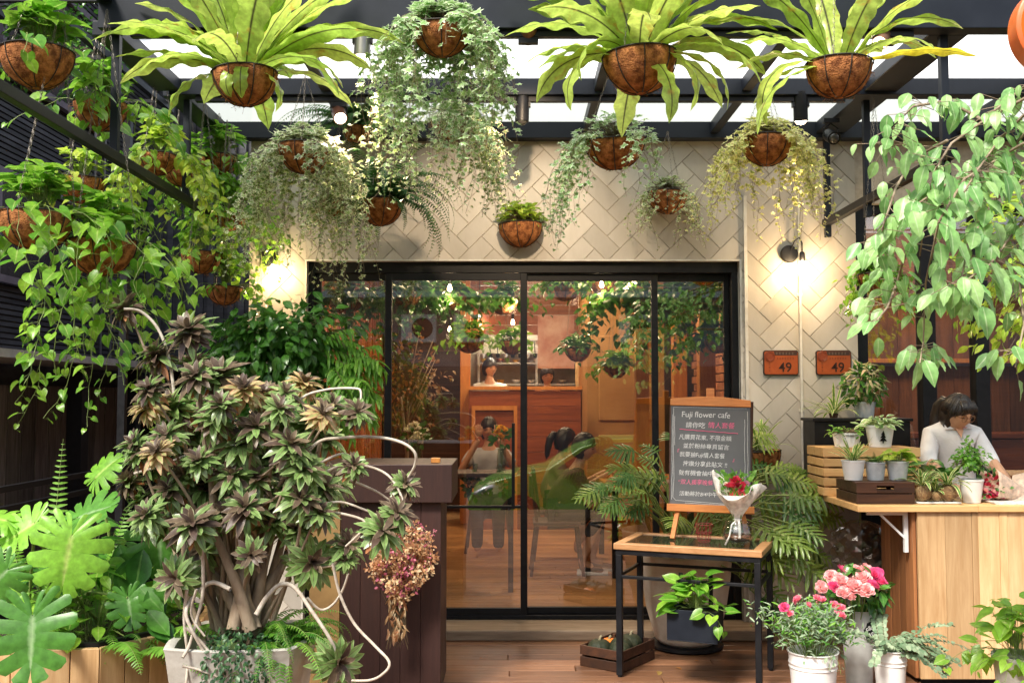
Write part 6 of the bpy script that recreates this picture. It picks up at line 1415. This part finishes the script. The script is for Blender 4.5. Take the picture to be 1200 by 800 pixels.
# ------------------------------------------------------------------ inside the cafe
random.seed(41)
G['skin'] = mat('skin', (.58,.33,.21), (.52,.28,.17), rough=.5, scale=30, bmp=.05); G['hair'] = mat('black_hair', (.012,.009,.008), (.03,.02,.015), rough=.32, scale=60, stretch=(1,1,.15), bmp=.6, bscale=140)
G['bar'] = G['redwood']
t = thing('bar_counter', 'red brown wooden bar in front of the bright kitchen', 'bar', (-.0,11.6,FZ))
m = MB(); z = FZ
while z < 1.60: m.box((-.49,11.40,z),(.79,11.43,z+.172)); z += .175
m.box((-.49,11.431,FZ),(.79,11.9,1.66)); m.build('front_panel', G['redwood'], t, bevel=.002, seg=1)
m = MB(); m.box((-.495,11.37,1.68),(.80,11.95,1.72)); m.build('bar_top', G['orange'], t, bevel=.004)
m = MB(); m.box((-.46,11.37,FZ),(-.42,11.395,1.50)); m.box((.02,11.37,FZ),(.06,11.395,1.50)); m.box((-.42,11.37,1.45),(.02,11.395,1.5)); m.build('pale_frame', G['orange'], t)
ks = thing('kitchen_shelves', 'steel kitchen shelves with bowls and hanging utensils', 'shelves', (.4,12.9,FZ))
m = MB()
for z in (1.75,2.02,2.32): m.box((-.45,12.7,z),(1.2,13.2,z+.02))
for x in (-.44,.3,1.15): m.box((x,12.72,FZ),(x+.03,12.75,2.5))
m.build('shelf', mat('steel', (.6,.6,.58), rough=.3, metal=.7, bmp=0), ks)
for k in range(16): 
    m = MB(); x = -.38+k*.095; m.bar((x,12.69,2.30),(x+.01,12.69,2.14),.012,.012); m.lathe([(.03,0),(.022,-.05),(.004,-.055)], (x+.01,12.69,2.15), 8); m.build('utensil', G['black'] if k%3 else G['galv'], ks)
for k in range(14):
    x = -.35+(k%7)*.2; z = (1.77,2.04)[k//7]; r_ = U(.035,.06); m = MB(); m.lathe([(r_*.5,0),(r_,r_*.9),(r_*.9,r_*.9),(.001,.01)], (x,12.85,z+.001), 14, cap1=False)
    tag(m.build('bowl', random.choice((G['zinc'],G['redwood'],G['zinc'],G['yellow_p'])), smooth=True), 'bowl on the kitchen shelves behind the bar', 'bowl', 'bowls on the kitchen shelves')
t = thing('kitchen_tube_light', 'glowing tube light above the kitchen shelves', 'tube light', (.3,12.5,2.9)); m = MB(); m.box((-.4,12.48,2.90),(1.0,12.54,2.93)); m.build('tube', emis('tube', (1,.85,.62), 12), t)
o = lamp_light('tube_glow', 'AREA', (.3,12.5,2.88), 70, (1,.86,.66), parent=t); o.data.energy = 50; o.data.shape = 'RECTANGLE'; o.data.size = 1.4; o.data.size_y = .1
# framed poster
c = P(652,400,11.9); m = MB(); m.box((c.x-.22,11.99,c.z-.32),(c.x+.22,12.015,c.z+.32)); po_ = m.build('framed_picture', mat('poster', (.55,.42,.36), (.30,.08,.06), rough=.5, scale=3)); tag(po_, 'pale and red framed picture on the wooden header above the kitchen opening', 'picture')
def skin_obj(name, pts, edges, mt, parent, sub=2, root=0, mats2=None):
    me = bpy.data.meshes.new('t'); org = worldloc(parent); me.from_pydata([tuple(Vector(p[:3])) for p in pts], edges, [])
    o = bpy.data.objects.new('tmp', me); COL.objects.link(o); sm_ = o.modifiers.new('s','SKIN'); sm_.use_smooth_shade = True
    for i, p in enumerate(pts):
        r_ = p[3] if hasattr(p[3],'__len__') else (p[3],p[3]); me.skin_vertices[0].data[i].radius = r_; me.skin_vertices[0].data[i].use_root = (i == root)
    s2 = o.modifiers.new('u','SUBSURF'); s2.levels = sub; s2.render_levels = sub; bpy.context.view_layer.update()
    m2 = bpy.data.meshes.new_from_object(o.evaluated_get(bpy.context.evaluated_depsgraph_get())); bpy.data.objects.remove(o)
    m2.transform(Matrix.Translation(-org)); m2.polygons.foreach_set('use_smooth', [True]*len(m2.polygons)); m2.materials.clear(); m2.name = name
    return link_mesh(name, m2, [mt], parent)
def head(parent, c, r, yaw, pitch, hair='short', skin=None, glasses=False):
    """c = centre of skull, yaw: facing direction angle (0 = +X, -90 = towards viewer), pitch down positive"""
    skin = skin or G['skin']; Mh = Matrix.Translation(c) @ Matrix.Rotation(R(yaw),4,'Z') @ Matrix.Rotation(R(pitch),4,'Y')  # local +X = face
    nu, nv = 40, 28; vs = []; fs = []
    for j in range(nv+1):
        ph = math.pi*j/nv
        for i in range(nu):
            a = 2*math.pi*i/nu; x = math.sin(ph)*math.cos(a); y = math.sin(ph)*math.sin(a); z = math.cos(ph)
            X = x*.98; Y = y*.80; Z = z*1.22
            if z < 0: Y *= 1-.32*(-z)**1.3; X *= (1-.12*(-z)) if x > 0 else (1-.45*(-z)); 
            if x > .2:
                fx = max(0, x)
                X += .20*math.exp(-((y/.13)**2+((z+.12)/.14)**2))*fx; X += .06*math.exp(-((y/.10)**2+((z-.05)/.16)**2))*fx   # nose
                for sg in (-1,1): X -= .09*math.exp(-(((y-sg*.34)/.16)**2+((z-.07)/.10)**2)); X += .03*math.exp(-(((y-sg*.45)/.2)**2+((z+.18)/.16)**2))
                X += .05*math.exp(-((y/.22)**2+((z+.42)/.05)**2)); X += .045*math.exp(-((y/.2)**2+((z+.52)/.05)**2)); X += .08*math.exp(-((y/.22)**2+((z+.80)/.14)**2)); X += .03*math.exp(-((y/.5)**2+((z-.25)/.10)**2))
            vs.append(Mh @ (Vector((X,Y,Z))*r))
    for j in range(nv):
        for i in range(nu): fs.append((j*nu+i,(j+1)*nu+i,(j+1)*nu+(i+1)%nu,j*nu+(i+1)%nu))
    m = MB(); m._add(vs, fs)
    for sg in (-1,1):
        m.M = Mh @ Matrix.Translation((-.02*r, sg*.80*r, -.05*r)) @ Matrix.Rotation(R(90),4,'X'); m.lathe([(.04*r,-.06*r),(.20*r,-.05*r),(.23*r,0),(.18*r,.05*r),(.05*r,.03*r)], (0,0,0), 14)
    m.M = None
    ho = m.build('head', skin, parent, smooth=True)
    m = MB(); m.M = Mh
    for sg in (-1,1): m.tube([(.86*r,sg*.20*r,.05*r),(.885*r,sg*.33*r,.075*r),(.83*r,sg*.46*r,.05*r)], .035*r, 5); m.tube([(.93*r,sg*.17*r,.20*r),(.90*r,sg*.34*r,.26*r),(.80*r,sg*.5*r,.2*r)], .025*r, 5)
    m.build('eyes', G['hair'], ho, smooth=True)
    m = MB(); m.M = Mh; m.tube([(.93*r,-.22*r,-.575*r),(.985*r,0,-.56*r),(.93*r,.22*r,-.575*r)], [.02*r,.045*r,.02*r], 6); m.build('mouth', mat('lips', (.42,.13,.11), rough=.4, bmp=0), ho, smooth=True)
    if glasses:
        m = MB(); m.M = Mh
        for sg in (-1,1): m.torus((1.0*r,sg*.34*r,.05*r), .22*r, .022*r, 20, 5, M=Euler((0,R(90),0)).to_matrix()); m.tube([(1.0*r,sg*.56*r,.08*r),(.0,sg*.86*r,.06*r)], .02*r, 5)
        m.tube([(1.02*r,-.12*r,.08*r),(1.05*r,0,.1*r),(1.02*r,.12*r,.08*r)], .02*r, 5); m.build('glasses', mat('amber_glasses', (.25,.10,.03), rough=.3, bmp=0), ho)
    # hair cap
    vs = []; fs = []; 
    for j in range(nv+1):
        ph = math.pi*.78*j/nv
        for i in range(nu):
            a = 2*math.pi*i/nu; x = math.sin(ph)*math.cos(a); y = math.sin(ph)*math.sin(a); z = math.cos(ph); k = 1.10 + .018*math.sin(a*13+j*.4) + .012*math.sin(a*29)
            lim = .45
            front = max(0, x)
            if z < lim*front + (-.1 if front > 0 else -2): k = k - .35*min(1,(lim*front - z - (.1 if front>0 else 2))*3)*front**.5 if front > .25 else k
            vs.append(Mh @ Vector((x*.98*r*k - .03*r, y*.84*r*k, z*1.20*r*k)))
    for j in range(nv):
        for i in range(nu): fs.append((j*nu+i,(j+1)*nu+i,(j+1)*nu+(i+1)%nu,j*nu+(i+1)%nu))
    m = MB(); m._add(vs, fs); m.M = Mh
    if hair in ('ponytail','fringe'):
        m.tube([(-.85*r,0,.45*r),(-1.25*r,0,.35*r),(-1.5*r,0,-.2*r),(-1.5*r,0,-1.0*r),(-1.42*r,0,-1.7*r),(-1.4*r,0,-2.1*r)], [.22*r,.34*r,.38*r,.34*r,.24*r,.06*r], 12)
    if hair == 'fringe':
        for k in range(10): y = (k-4.5)*.125*r; m.tube([(.45*r,y*.9,1.05*r),(.86*r,y*1.05,.72*r),(.98*r,y*1.15,.46*r)], [.10*r,.08*r,.02*r], 7)
        for k in range(90):
            a_ = U(.9,5.4); m.tube([Vector((.05*r,U(-.1,.1)*r,1.31*r))]+[Vector((math.cos(a_)*math.sin(p_)*1.10*r-.03*r, math.sin(a_)*math.sin(p_)*.95*r, math.cos(p_)*1.34*r)) for p_ in (.4,.8,1.2,1.6)], .03*r, 4)
    m.build('hair', G['hair'], ho, smooth=True)
    return ho
def hand(parent, w, d, up, s=1.0, name='hand', skin=None, curl=.5):
    """palm + five bent fingers growing from wrist w along d; up = back of the hand"""
    w = Vector(w); d = Vector(d).normalized(); sd = d.cross(Vector(up)).normalized(); n = sd.cross(d).normalized()
    m_pts = [tuple(w)+((.024*s,.018*s),), tuple(w+d*.035*s)+((.034*s,.016*s),), tuple(w+d*.075*s)+((.038*s,.014*s),)]; E_ = [(0,1),(1,2)]
    pts = list(m_pts)
    for i, (o, L) in enumerate(((-.030,.062),(-.010,.072),(.010,.068),(.028,.052))):
        b = w+d*.080*s+sd*o*s; a = 0; last = 2; p = b; pts.append(tuple(p)+(.0088*s,)); E_.append((2,len(pts)-1)); 
        for k in range(3): a += curl*.55; dd = d*math.cos(a) - n*math.sin(a); p = p+dd*L*s*(.42,.33,.25)[k]; pts.append(tuple(p)+((.0082-.001*k)*s,)); E_.append((len(pts)-2,len(pts)-1))
    p = w+d*.03*s+sd*(-.038)*s; pts.append(tuple(p)+(.011*s,)); E_.append((0,len(pts)-1)); 
    for k in range(2): p = p + (d*.8 - sd*.45 - n*.35*(k+1)*curl)*.032*s; pts.append(tuple(p)+(.009*s,)); E_.append((len(pts)-2,len(pts)-1))
    return skin_obj(name, pts, E_, skin or G['skin'], parent, 1)
# florist behind the counter
ph = P(1121,484,6.36); ph.y = 6.36
pe = thing('person', 'florist with black ponytail and glasses in a white polo shirt, bending over the counter', 'person', (2.86,6.48,0))
hd_ = head(pe, ph, .098, -66, 24, 'fringe', glasses=True)
sh = 1.36; X0p = 2.80
white = mat('white_shirt', (.74,.74,.76), (.66,.66,.69), rough=.8, scale=9, bmp=.5, bscale=14, bdist=.02)
body = [(2.86,6.52,.95,(.15,.11)),(2.85,6.50,1.12,(.13,.09)),(2.84,6.47,1.28,(.13,.075)),(2.835,6.45,1.36,(.10,.055)),(2.835,6.42,1.45,(.055,.05)),(ph.x-.005,ph.y+.01,1.51,(.045,.045)),
        (2.71,6.45,1.34,.038),(2.645,6.36,1.20,.038),(2.66,6.12,1.075,.034),(2.965,6.44,1.34,.038),(3.035,6.34,1.20,.038),(3.02,6.10,1.08,.034),(2.80,6.52,.85,.10),(2.79,6.5,.48,.06),(2.79,6.52,.08,.045),(2.93,6.52,.85,.10),(2.94,6.5,.48,.06),(2.94,6.52,.08,.045)]
skin_obj('body', body, [(0,1),(1,2),(2,3),(3,4),(4,5),(3,6),(6,7),(7,8),(3,9),(9,10),(10,11),(0,12),(12,13),(13,14),(0,15),(15,16),(16,17)], G['skin'], pe)
shirt = [(2.86,6.52,.90,(.168,.128)),(2.85,6.50,1.12,(.160,.120)),(2.84,6.46,1.28,(.150,.110)),(2.835,6.44,1.375,(.135,.09)),(2.835,6.425,1.43,(.085,.078)),(2.70,6.44,1.355,.066),(2.645,6.37,1.20,.056),(2.65,6.31,1.15,.055),(2.975,6.42,1.355,.066),(3.035,6.35,1.20,.056),(3.03,6.29,1.15,.055)]
skin_obj('shirt', shirt, [(0,1),(1,2),(2,3),(3,4),(3,5),(5,6),(6,7),(3,8),(8,9),(9,10)], white, pe)
m = MB(); q0 = Vector((2.835,6.425,1.45))
for sg in (-1,1): m._add([q0+Vector(v) for v in ((sg*.012,-.085,-.05),(sg*.075,-.05,.0),(sg*.078,.02,.028),(sg*.058,.02,.045),(sg*.05,-.05,.03),(sg*.085,-.075,-.055))], [(0,4,1,5),(4,3,2,1)])
o = m.build('collar', white, pe); o.modifiers.new('s','SOLIDIFY').thickness = .004
m = MB(); m._add([q0+Vector(v) for v in ((-.045,-.072,.0),(.045,-.072,.0),(.004,-.108,-.11))], [(0,1,2)]); o = m.build('open_neck', G['skin'], pe); o.modifiers.new('s','SOLIDIFY').thickness = .006
skin_obj('trousers', [(2.865,6.52,.93,(.16,.12)),(2.80,6.52,.82,.105),(2.79,6.5,.48,.075),(2.79,6.52,.06,.062),(2.93,6.52,.82,.105),(2.94,6.5,.48,.075),(2.94,6.52,.06,.062)], [(0,1),(1,2),(2,3),(0,4),(4,5),(5,6)], mat('dark_trousers', (.03,.035,.05), rough=.8), pe)
hand(pe, (2.67,6.10,1.065), (.2,-1,-.3), (0,0,1)); hand(pe, (3.01,6.08,1.07), (-.3,-1,-.3), (0,0,1))
# seated diners at the table inside
def seated(label, fx, fy, hx, hz, yaw, shirt_c, hair, armto=None, shoes=True):
    pe = thing('person', label, 'person', (fx, fy, FZ)); hz_ = FZ+.47; hipx = fx - .30
    hd = Vector((hx, fy, hz)); head(pe, hd, .098, yaw, 14, hair); sx = hx-.06; shz = hz-.22
    sk = [(hipx,fy,hz_+.10,(.15,.12)),((hipx+sx)/2-.01,fy,(hz_+.1+shz)/2,(.135,.10)),(sx,fy,shz,(.10,.06)),(sx+.02,fy,shz+.08,.045),(hx-.01,fy,hz-.06,.045)]
    E_ = [(0,1),(1,2),(2,3),(3,4)]; at = armto or (fx+.25,fy-.12,FZ+.80)
    for sg in (-1,1):
        i0 = len(sk); e_ = (sx+.10, fy+sg*.21, shz-.27); h_ = (at[0], fy+sg*.14, at[2]); sk += [(sx,fy+sg*.15,shz-.03,.04),e_+(.04,),h_+(.028,)]; E_ += [(2,i0),(i0,i0+1),(i0+1,i0+2)]
        hand(pe, h_, (1,0,-.1), (0,0,1), .95)
    for sg in (-1,1):
        i0 = len(sk); sk += [(hipx+.03,fy+sg*.09,hz_+.06,.085),(fx+.10,fy+sg*.11,hz_+.05,.06),(fx-.02+sg*.05,fy+sg*.10,FZ+.10,.04),(fx+.08+sg*.05,fy+sg*.10,FZ+.05,.035)]; E_ += [(0,i0),(i0,i0+1),(i0+1,i0+2),(i0+2,i0+3)]
    skin_obj('body', sk, E_, G['skin'], pe)
    skin_obj('shirt', [(hipx,fy,hz_+.04,(.172,.14)),((hipx+sx)/2-.01,fy,(hz_+.1+shz)/2,(.155,.12)),(sx,fy,shz,(.16,.10)),(sx+.01,fy,shz+.06,(.07,.07)),(sx,fy-.17,shz-.02,.07),(sx+.08,fy-.20,shz-.2,.06),(sx,fy+.17,shz-.02,.07),(sx+.08,fy+.20,shz-.2,.06)], [(0,1),(1,2),(2,3),(2,4),(4,5),(2,6),(6,7)], mat('shirt_cloth', shirt_c, rough=.85, scale=9, bmp=.4, bscale=16, bdist=.02), pe)
    skin_obj('trousers', [(hipx,fy,hz_+.05,(.15,.13))]+[q for sg in (-1,1) for q in ((hipx+.05,fy+sg*.09,hz_+.05,.098),(fx+.10,fy+sg*.11,hz_+.05,.075),(fx+.03+sg*.05,fy+sg*.10,FZ+.30,.06))], [(0,1),(1,2),(2,3),(0,4),(4,5),(5,6)], mat('dark_jeans', (.05,.05,.06), rough=.85), pe)
    if shoes:
        for sg in (-1,1):
            x0 = fx+sg*.05; skin_obj('shoe', [(x0-.04,fy+sg*.10,FZ+.055,(.04,.05)),(x0+.06,fy+sg*.10,FZ+.042,(.042,.034)),(x0+.17,fy+sg*.10,FZ+.034,(.044,.026))], [(0,1),(1,2)], G['black'], pe)
            m = MB(); m.tube([(x0-.06,fy+sg*.10,FZ+.012),(x0+.06,fy+sg*.10,FZ+.012),(x0+.20,fy+sg*.10,FZ+.012)], [.038,.045,.03], 8); m.build('sole', G['zinc'], pe)
def chair(label, x, y):
    t = thing('dining_chair', label, 'chair', (x,y,FZ), 'chairs at the indoor table'); dw = G['darkwood']
    m = MB(); m.box((x-.20,y-.20,FZ+.42),(x+.20,y+.20,FZ+.45)); m.build('seat', dw, t, bevel=.008)
    m = MB(); m.box((x-.235,y-.19,FZ+.66),(x-.21,y+.19,FZ+.84)); m.build('backrest', dw, t, bevel=.008)
    for sx in (-1,1):
        for sy in (-1,1): m = MB(); m.bar((x+sx*.22,y+sy*.19,FZ),(x+sx*.17 - (.0 if sx>0 else .0),y+sy*.16,FZ+.42),.026,.026); m.build('leg', dw, t)
    for sy in (-1,1): m = MB(); m.bar((x-.17,y+sy*.16,FZ+.45),(x-.22,y+sy*.17,FZ+.84),.024,.024); m.build('back_post', dw, t)
chair('dark wooden chair under the nearer diner', .38, 8.62); chair('dark wooden chair under the diner with the ponytail', .42, 9.4)
seated('diner in a brown shirt leaning over the indoor table, nearer the glass', .66, 8.62, .62, 1.17, -14, (.10,.055,.04), 'short')
seated('diner with black ponytail and tan top, behind the man at the indoor table', .66, 9.4, .50, 1.19, 12, (.33,.24,.17), 'ponytail', shoes=False)
t = thing('dining_table', 'orange brown dining table where the two diners sit', 'table', (1.15,8.9,FZ))
m = MB(); m.box((.80,8.3,FZ+.72),(1.55,9.75,FZ+.755)); m.build('tabletop', G['orange'], t, bevel=.005)
for x in (.86,1.49):
    for y in (8.38,9.67): m = MB(); m.box((x-.025,y-.025,FZ),(x+.025,y+.025,FZ+.719)); m.build('leg', G['black'], t)
for i, (x, y) in enumerate(((1.0,8.5),(1.2,8.8),(1.05,9.2),(1.35,8.6))):
    m = MB(); m.lathe([(.05,0),(.10,.012),(.12,.03),(.11,.03),(.02,.012)], (x,y,FZ+.756), 20); tag(m.build('plate', G['zinc'], smooth=True), ('nearest pale dish on the indoor table','pale dish in the middle of the indoor table','pale dish farthest from the glass on the indoor table','pale dish at the right edge of the indoor table')[i], 'plate', 'dishes on the indoor table')
m = MB(); m.lathe([(.03,0),(.034,.02),(.034,.15),(.012,.20),(.012,.25),(.001,.25)], (1.0,8.75,FZ+.756), 16); tag(m.build('bottle', mat('green_bottle', (.03,.09,.02), rough=.1, bmp=0), smooth=True), 'green bottle on the indoor table', 'bottle')
# low wooden box at the door side
m = MB(); m.box((1.0,7.75,FZ),(1.32,8.05,FZ+.42)); tag(m.build('wooden_stool', G['orange'], bevel=.006), 'low golden wooden block stool inside the right glass leaf', 'stool')
# staff behind the bar
def standing(label, x, y, hz, shirt_c, hair='short', yaw=-90, handsup=False, pitch=8):
    pe = thing('person', label, 'person', (x,y,FZ)); head(pe, Vector((x,y,hz)), .098, yaw, pitch, hair); s = hz-.24; fy = y
    arms = [(x-.17,y,s-.01,.04),(x-.24,y-.03,s-.27,.04),(x-.20,y-.22,s-.36,.03),(x+.17,y,s-.01,.04),(x+.24,y-.03,s-.27,.04),(x+.20,y-.22,s-.36,.03)]
    if handsup: arms = [(x-.17,y,s-.01,.04),(x-.27,y-.14,s-.16,.038),(x-.09,y-.22,s+.16,.028),(x+.17,y,s-.01,.04),(x+.27,y-.14,s-.16,.038),(x+.09,y-.22,s+.16,.028)]
    hip = FZ+.50 if handsup else hz-.80; kz = (FZ+.47 if handsup else hip-.42); ky = y-(.40 if handsup else 0)
    sk = [(x,y,hip,(.11,.08)),(x,y,hip+.25,(.10,.06)),(x,y,s,(.10,.05)),(x,y,s+.09,.048),(x,y,hz-.07,.045)]+arms+[(x-.09,y-.02,hip-.02,.06),(x-.10,ky,kz,.045),(x-.10,ky,FZ+.06,.04),(x+.09,y-.02,hip-.02,.06),(x+.10,ky,kz,.045),(x+.10,ky,FZ+.06,.04)]
    skin_obj('body', sk, [(0,1),(1,2),(2,3),(3,4),(2,5),(5,6),(6,7),(2,8),(8,9),(9,10),(0,11),(11,12),(12,13),(0,14),(14,15),(15,16)], G['skin'], pe)
    a = arms; skin_obj('shirt', [(x,y,hip-.06,(.17,.135)),(x,y,hip+.25,(.155,.12)),(x,y,s-.02,(.165,.11)),(x,y,s+.08,.075),a[0][:3]+(.068,),tuple((Vector(a[0][:3])*.35+Vector(a[1][:3])*.65))+(.058,),a[3][:3]+(.068,),tuple((Vector(a[3][:3])*.35+Vector(a[4][:3])*.65))+(.058,)], [(0,1),(1,2),(2,3),(2,4),(4,5),(2,6),(6,7)], mat('shirt_cloth', shirt_c, rough=.85, scale=9), pe)
    skin_obj('trousers', [(x,y,hip,(.175,.14)),(x-.10,y-.03,hip-.04,.10),(x-.10,ky,kz,.07),(x-.10,ky,FZ+.08,.055),(x+.10,y-.03,hip-.04,.10),(x+.10,ky,kz,.07),(x+.10,ky,FZ+.08,.055)], [(0,1),(1,2),(2,3),(0,4),(4,5),(5,6)], mat('dark_cloth', (.03,.03,.04), rough=.9), pe)
    for k in (2,5): d = Vector((0,-.3,1)) if handsup else Vector((0,-1,-.2)); hand(pe, a[k][:3], d, (0,-1,.2) if handsup else (0,0,1), .95)
standing('kitchen worker in a cream top standing behind the bar', P(574,430,12.3).x, 12.3, P(574,431,12.3).z, (.75,.72,.64), 'short', -60)
standing('worker in an orange striped apron at the back of the kitchen', P(641,442,12.55).x, 12.52, P(641,440,12.55).z, (.60,.18,.06), 'short', -80)
standing('person in a grey top seated in place of the mirrored photographer, lifting both hands', P(573,505,9.8).x, 9.8, P(573,503,9.8).z, (.45,.46,.48), 'short', -90, True)  # solid seated figure added where the photographer's reflection falls in the glass
chair('dark wooden chair under the person lifting both hands', P(573,505,9.8).x, 9.85)
# vases of flowers inside by the glass
t = thing('side_table', 'dark side table with flower vases behind the sliding glass leaf', 'table', (-.35,8.0,FZ)); m = MB(); m.box((-.95,7.75,.98),(.02,8.2,1.01)); m.build('tabletop', G['darkwood'], t, bevel=.004)
for x in (-.92,-.01):
    for y in (7.78,8.17): m = MB(); m.box((x-.02,y-.02,FZ),(x+.02,y+.02,.979)); m.build('leg', G['black'], t)
def vase(label, px, py, Y, r_, h, slot_mats, nfl, spread, fr_, z0=1.011):
    c = P(px,py,Y); hz = c.z; c.z = z0; t = thing('flower_vase', label, 'vase of flowers', c, 'flower vases on the side table'); m = MB(); m.lathe([(r_*.7,.001),(r_,h*.4),(r_*.8,h*.9),(r_*.9,h),(r_*.7,h),(.002,h*.8)], c, 18); m.build('vase', glassmat('green_glass',(.75,.85,.75),base=.12) , t, smooth=True)
    f = Fol()
    for i in range(nfl): u = sph(spread); q = (c.x+u[0], c.y+u[1], hz+u[2]); flower_ball(f, q, fr_, 0, 3, 4); f.tube([(c.x,c.y,c.z+.02), q], .0018, 3, 1)
    for i in range(26): u = sph(spread*1.3); f.add(random.choice(ELL), fm((c.x+u[0],c.y+u[1],hz-spread*.6+u[2]), u, (0,-1,.5), .06), None, 2)
    f.build('flowers', slot_mats+[G['stem'], G['deep']], t)
vase('tall vase of white blossoms at the left of the side table', 489, 506, 8.0, .045, .2, [G['white_p']], 16, .09, .04)
vase('vase of small yellow flowers on the side table', 588, 508, 8.0, .04, .18, [G['yellow_p']], 9, .06, .03)
vase('spray of cream orchids on the side table', 556, 563, 7.95, .03, .06, [G['white_p']], 16, .07, .026)
vase('second spray of cream orchids beside the first on the side table', 586, 562, 7.9, .03, .06, [G['white_p']], 14, .07, .026)
# hanging baskets inside
for lb, px, py, w, Y, ls, nv, Lr in (('indoor basket hanging left of the bar above the white flowers',550,395,36,9.6,.08,16,(.1,.4)),('indoor basket hanging right of the first, above the bar',600,400,30,9.8,.07,12,(.1,.3)),('indoor basket of bushy leaves in front of the ochre partition',677,408,30,9.6,.07,14,(.05,.15)),('indoor basket with trailing leaves left of the timber post',722,428,28,9.2,.08,12,(.1,.3)),
    ('red brown indoor basket near the top of the right glass leaf',662,333,38,8.6,.08,20,(.1,.4)),('large trailing indoor basket under the ceiling by the timber post',745,345,40,8.3,.085,44,(.3,.8)),('trailing indoor basket behind the right glass panel',795,350,40,8.0,.085,44,(.3,.8)),('indoor basket near the top of the sliding leaf',530,345,36,8.6,.08,26,(.1,.5)),('indoor basket of leaves at the far left behind the glass',405,345,44,8.0,.08,50,(.2,.8)),('indoor basket at the far right door corner above the chalkboard',842,395,36,7.7,.08,20,(.1,.5)),('indoor basket at the left stile high up',475,340,40,8.2,.08,40,(.2,.7)),('indoor basket above the yellow flowers, under the ceiling',590,350,36,8.9,.08,20,(.1,.4)),('indoor basket high between the bulbs',705,325,36,8.6,.08,24,(.1,.4)),('indoor basket at the top of the rightmost panel',830,340,36,7.9,.08,30,(.1,.5))):
    t, c, D = hb(lb, px, py, w, Y, IZ-.01, group='hanging baskets inside the cafe'); f = Fol(); tuft(f, c, D*.7, D*.6, 80, HEART, ls, el=(-.2,1.4))
    for i in range(nv): a = U(0,6.28); f.vine(rimpt(c,D,a), U(*Lr), HEART, ls*.9, az=a, out=.2, step=ls*.7, sway=.5)
    f.build('foliage', [random.choice((G['pothos'],G['deep'],G['deep'])), G['stem']], t)
# indoor tree in the dark left corner
c = Vector((-1.15,10.6,FZ)); t = thing('indoor_tree', 'thin branched indoor tree with rusty leaves in the dark left corner', 'potted tree', c); m = MB(); m.lathe([(.16,0),(.2,.35),(.18,.35),(.002,.32)], c, 20); m.build('pot', G['stonegrey'], t, smooth=True, auto=40)
m = MB(); m.tube([c+Vector((0,0,.3)),c+Vector((.04,0,.9)),c+Vector((-.03,0,1.5))], [.03,.022,.012], 7)
for k in range(9): a = U(0,6.28); m.tube([c+Vector((.03,0,.9+k*.07)), c+Vector((.35*math.cos(a),.3*math.sin(a),1.4+k*.1))], [.01,.004], 5)
m.build('trunk', G['bark'], t, smooth=True); f = Fol(); cloud(f, c+Vector((0,0,1.7)), (.5,.4,.6), 500, ELL, .06, clump=30); f.build('foliage', [leafmat('rusty_green_leaf', (.12,.10,.03), (.30,.13,.05))], t)
random.seed(77)
for i in range(14):
    f = Fol(); x_ = U(-.2,1.9); y_ = U(5.0,6.5); f.add(random.choice(ELL), fm((x_,y_,.006), (U(-1,1),U(-1,1),0), (U(-.2,.2),U(-.2,.2),1), U(.035,.06)), U(0,1)); o = f.build('fallen_leaf', leafmat('fallen_leaf_mat', (.30,.20,.06), (.38,.12,.04)) if i == 0 else bpy.data.materials['fallen_leaf_mat'])
    tag(o, 'small dry fallen leaf on the deck boards', 'leaf', 'fallen leaves on the deck')
# ------------------------------------------------------------------ light, sky, camera
w = bpy.data.worlds.new('World'); SC.world = w; w.use_nodes = True; nt = w.node_tree; bg = nt.nodes['Background']
sky = nt.nodes.new('ShaderNodeTexSky'); sky.sky_type = 'NISHITA'; sky.sun_disc = False
SUN_EL, SUN_AZ = 51, -146     # clockwise from +Y: high, behind the photographer and to the left
sky.sun_elevation = R(SUN_EL); sky.sun_rotation = R(SUN_AZ) ; sky.altitude = 50; sky.air_density = 1.2; sky.dust_density = 3.0; sky.ozone_density = 1.0
hs = nt.nodes.new('ShaderNodeHueSaturation'); hs.inputs['Saturation'].default_value = .55; nt.links.new(sky.outputs[0], hs.inputs['Color']); nt.links.new(hs.outputs[0], bg.inputs[0]); bg.inputs[1].default_value = .14
sl = bpy.data.lights.new('sun', 'SUN'); sl.energy = 4.2; sl.angle = R(12); sl.color = (1,.93,.82); so = bpy.data.objects.new('sun', sl); COL.objects.link(so)
# direction towards the sun
sd = Vector((math.sin(R(SUN_AZ))*math.cos(R(SUN_EL)), math.cos(R(SUN_AZ))*math.cos(R(SUN_EL)), math.sin(R(SUN_EL)))); so.rotation_euler = sd.to_track_quat('Z','Y').to_euler(); so.location = sd*20
cam = bpy.data.cameras.new('camera'); co = bpy.data.objects.new('camera', cam); COL.objects.link(co); co.location = CAM; co.rotation_euler = (R(90)+TH, 0, 0)
cam.sensor_fit = 'HORIZONTAL'; cam.sensor_width = 36; cam.lens = 36*FPX/1200; cam.clip_start = .05; cam.clip_end = 1000; SC.camera = co
SC.view_settings.view_transform = 'Standard'; SC.view_settings.look = 'None'; SC.view_settings.exposure = .72; SC.view_settings.gamma = 1
cy = SC.cycles; cy.max_bounces = 8; cy.transparent_max_bounces = 24; cy.diffuse_bounces = 4; cy.glossy_bounces = 3; cy.transmission_bounces = 4; cy.caustics_reflective = False; cy.caustics_refractive = False; cy.sample_clamp_indirect = 6
cy.use_denoising = True
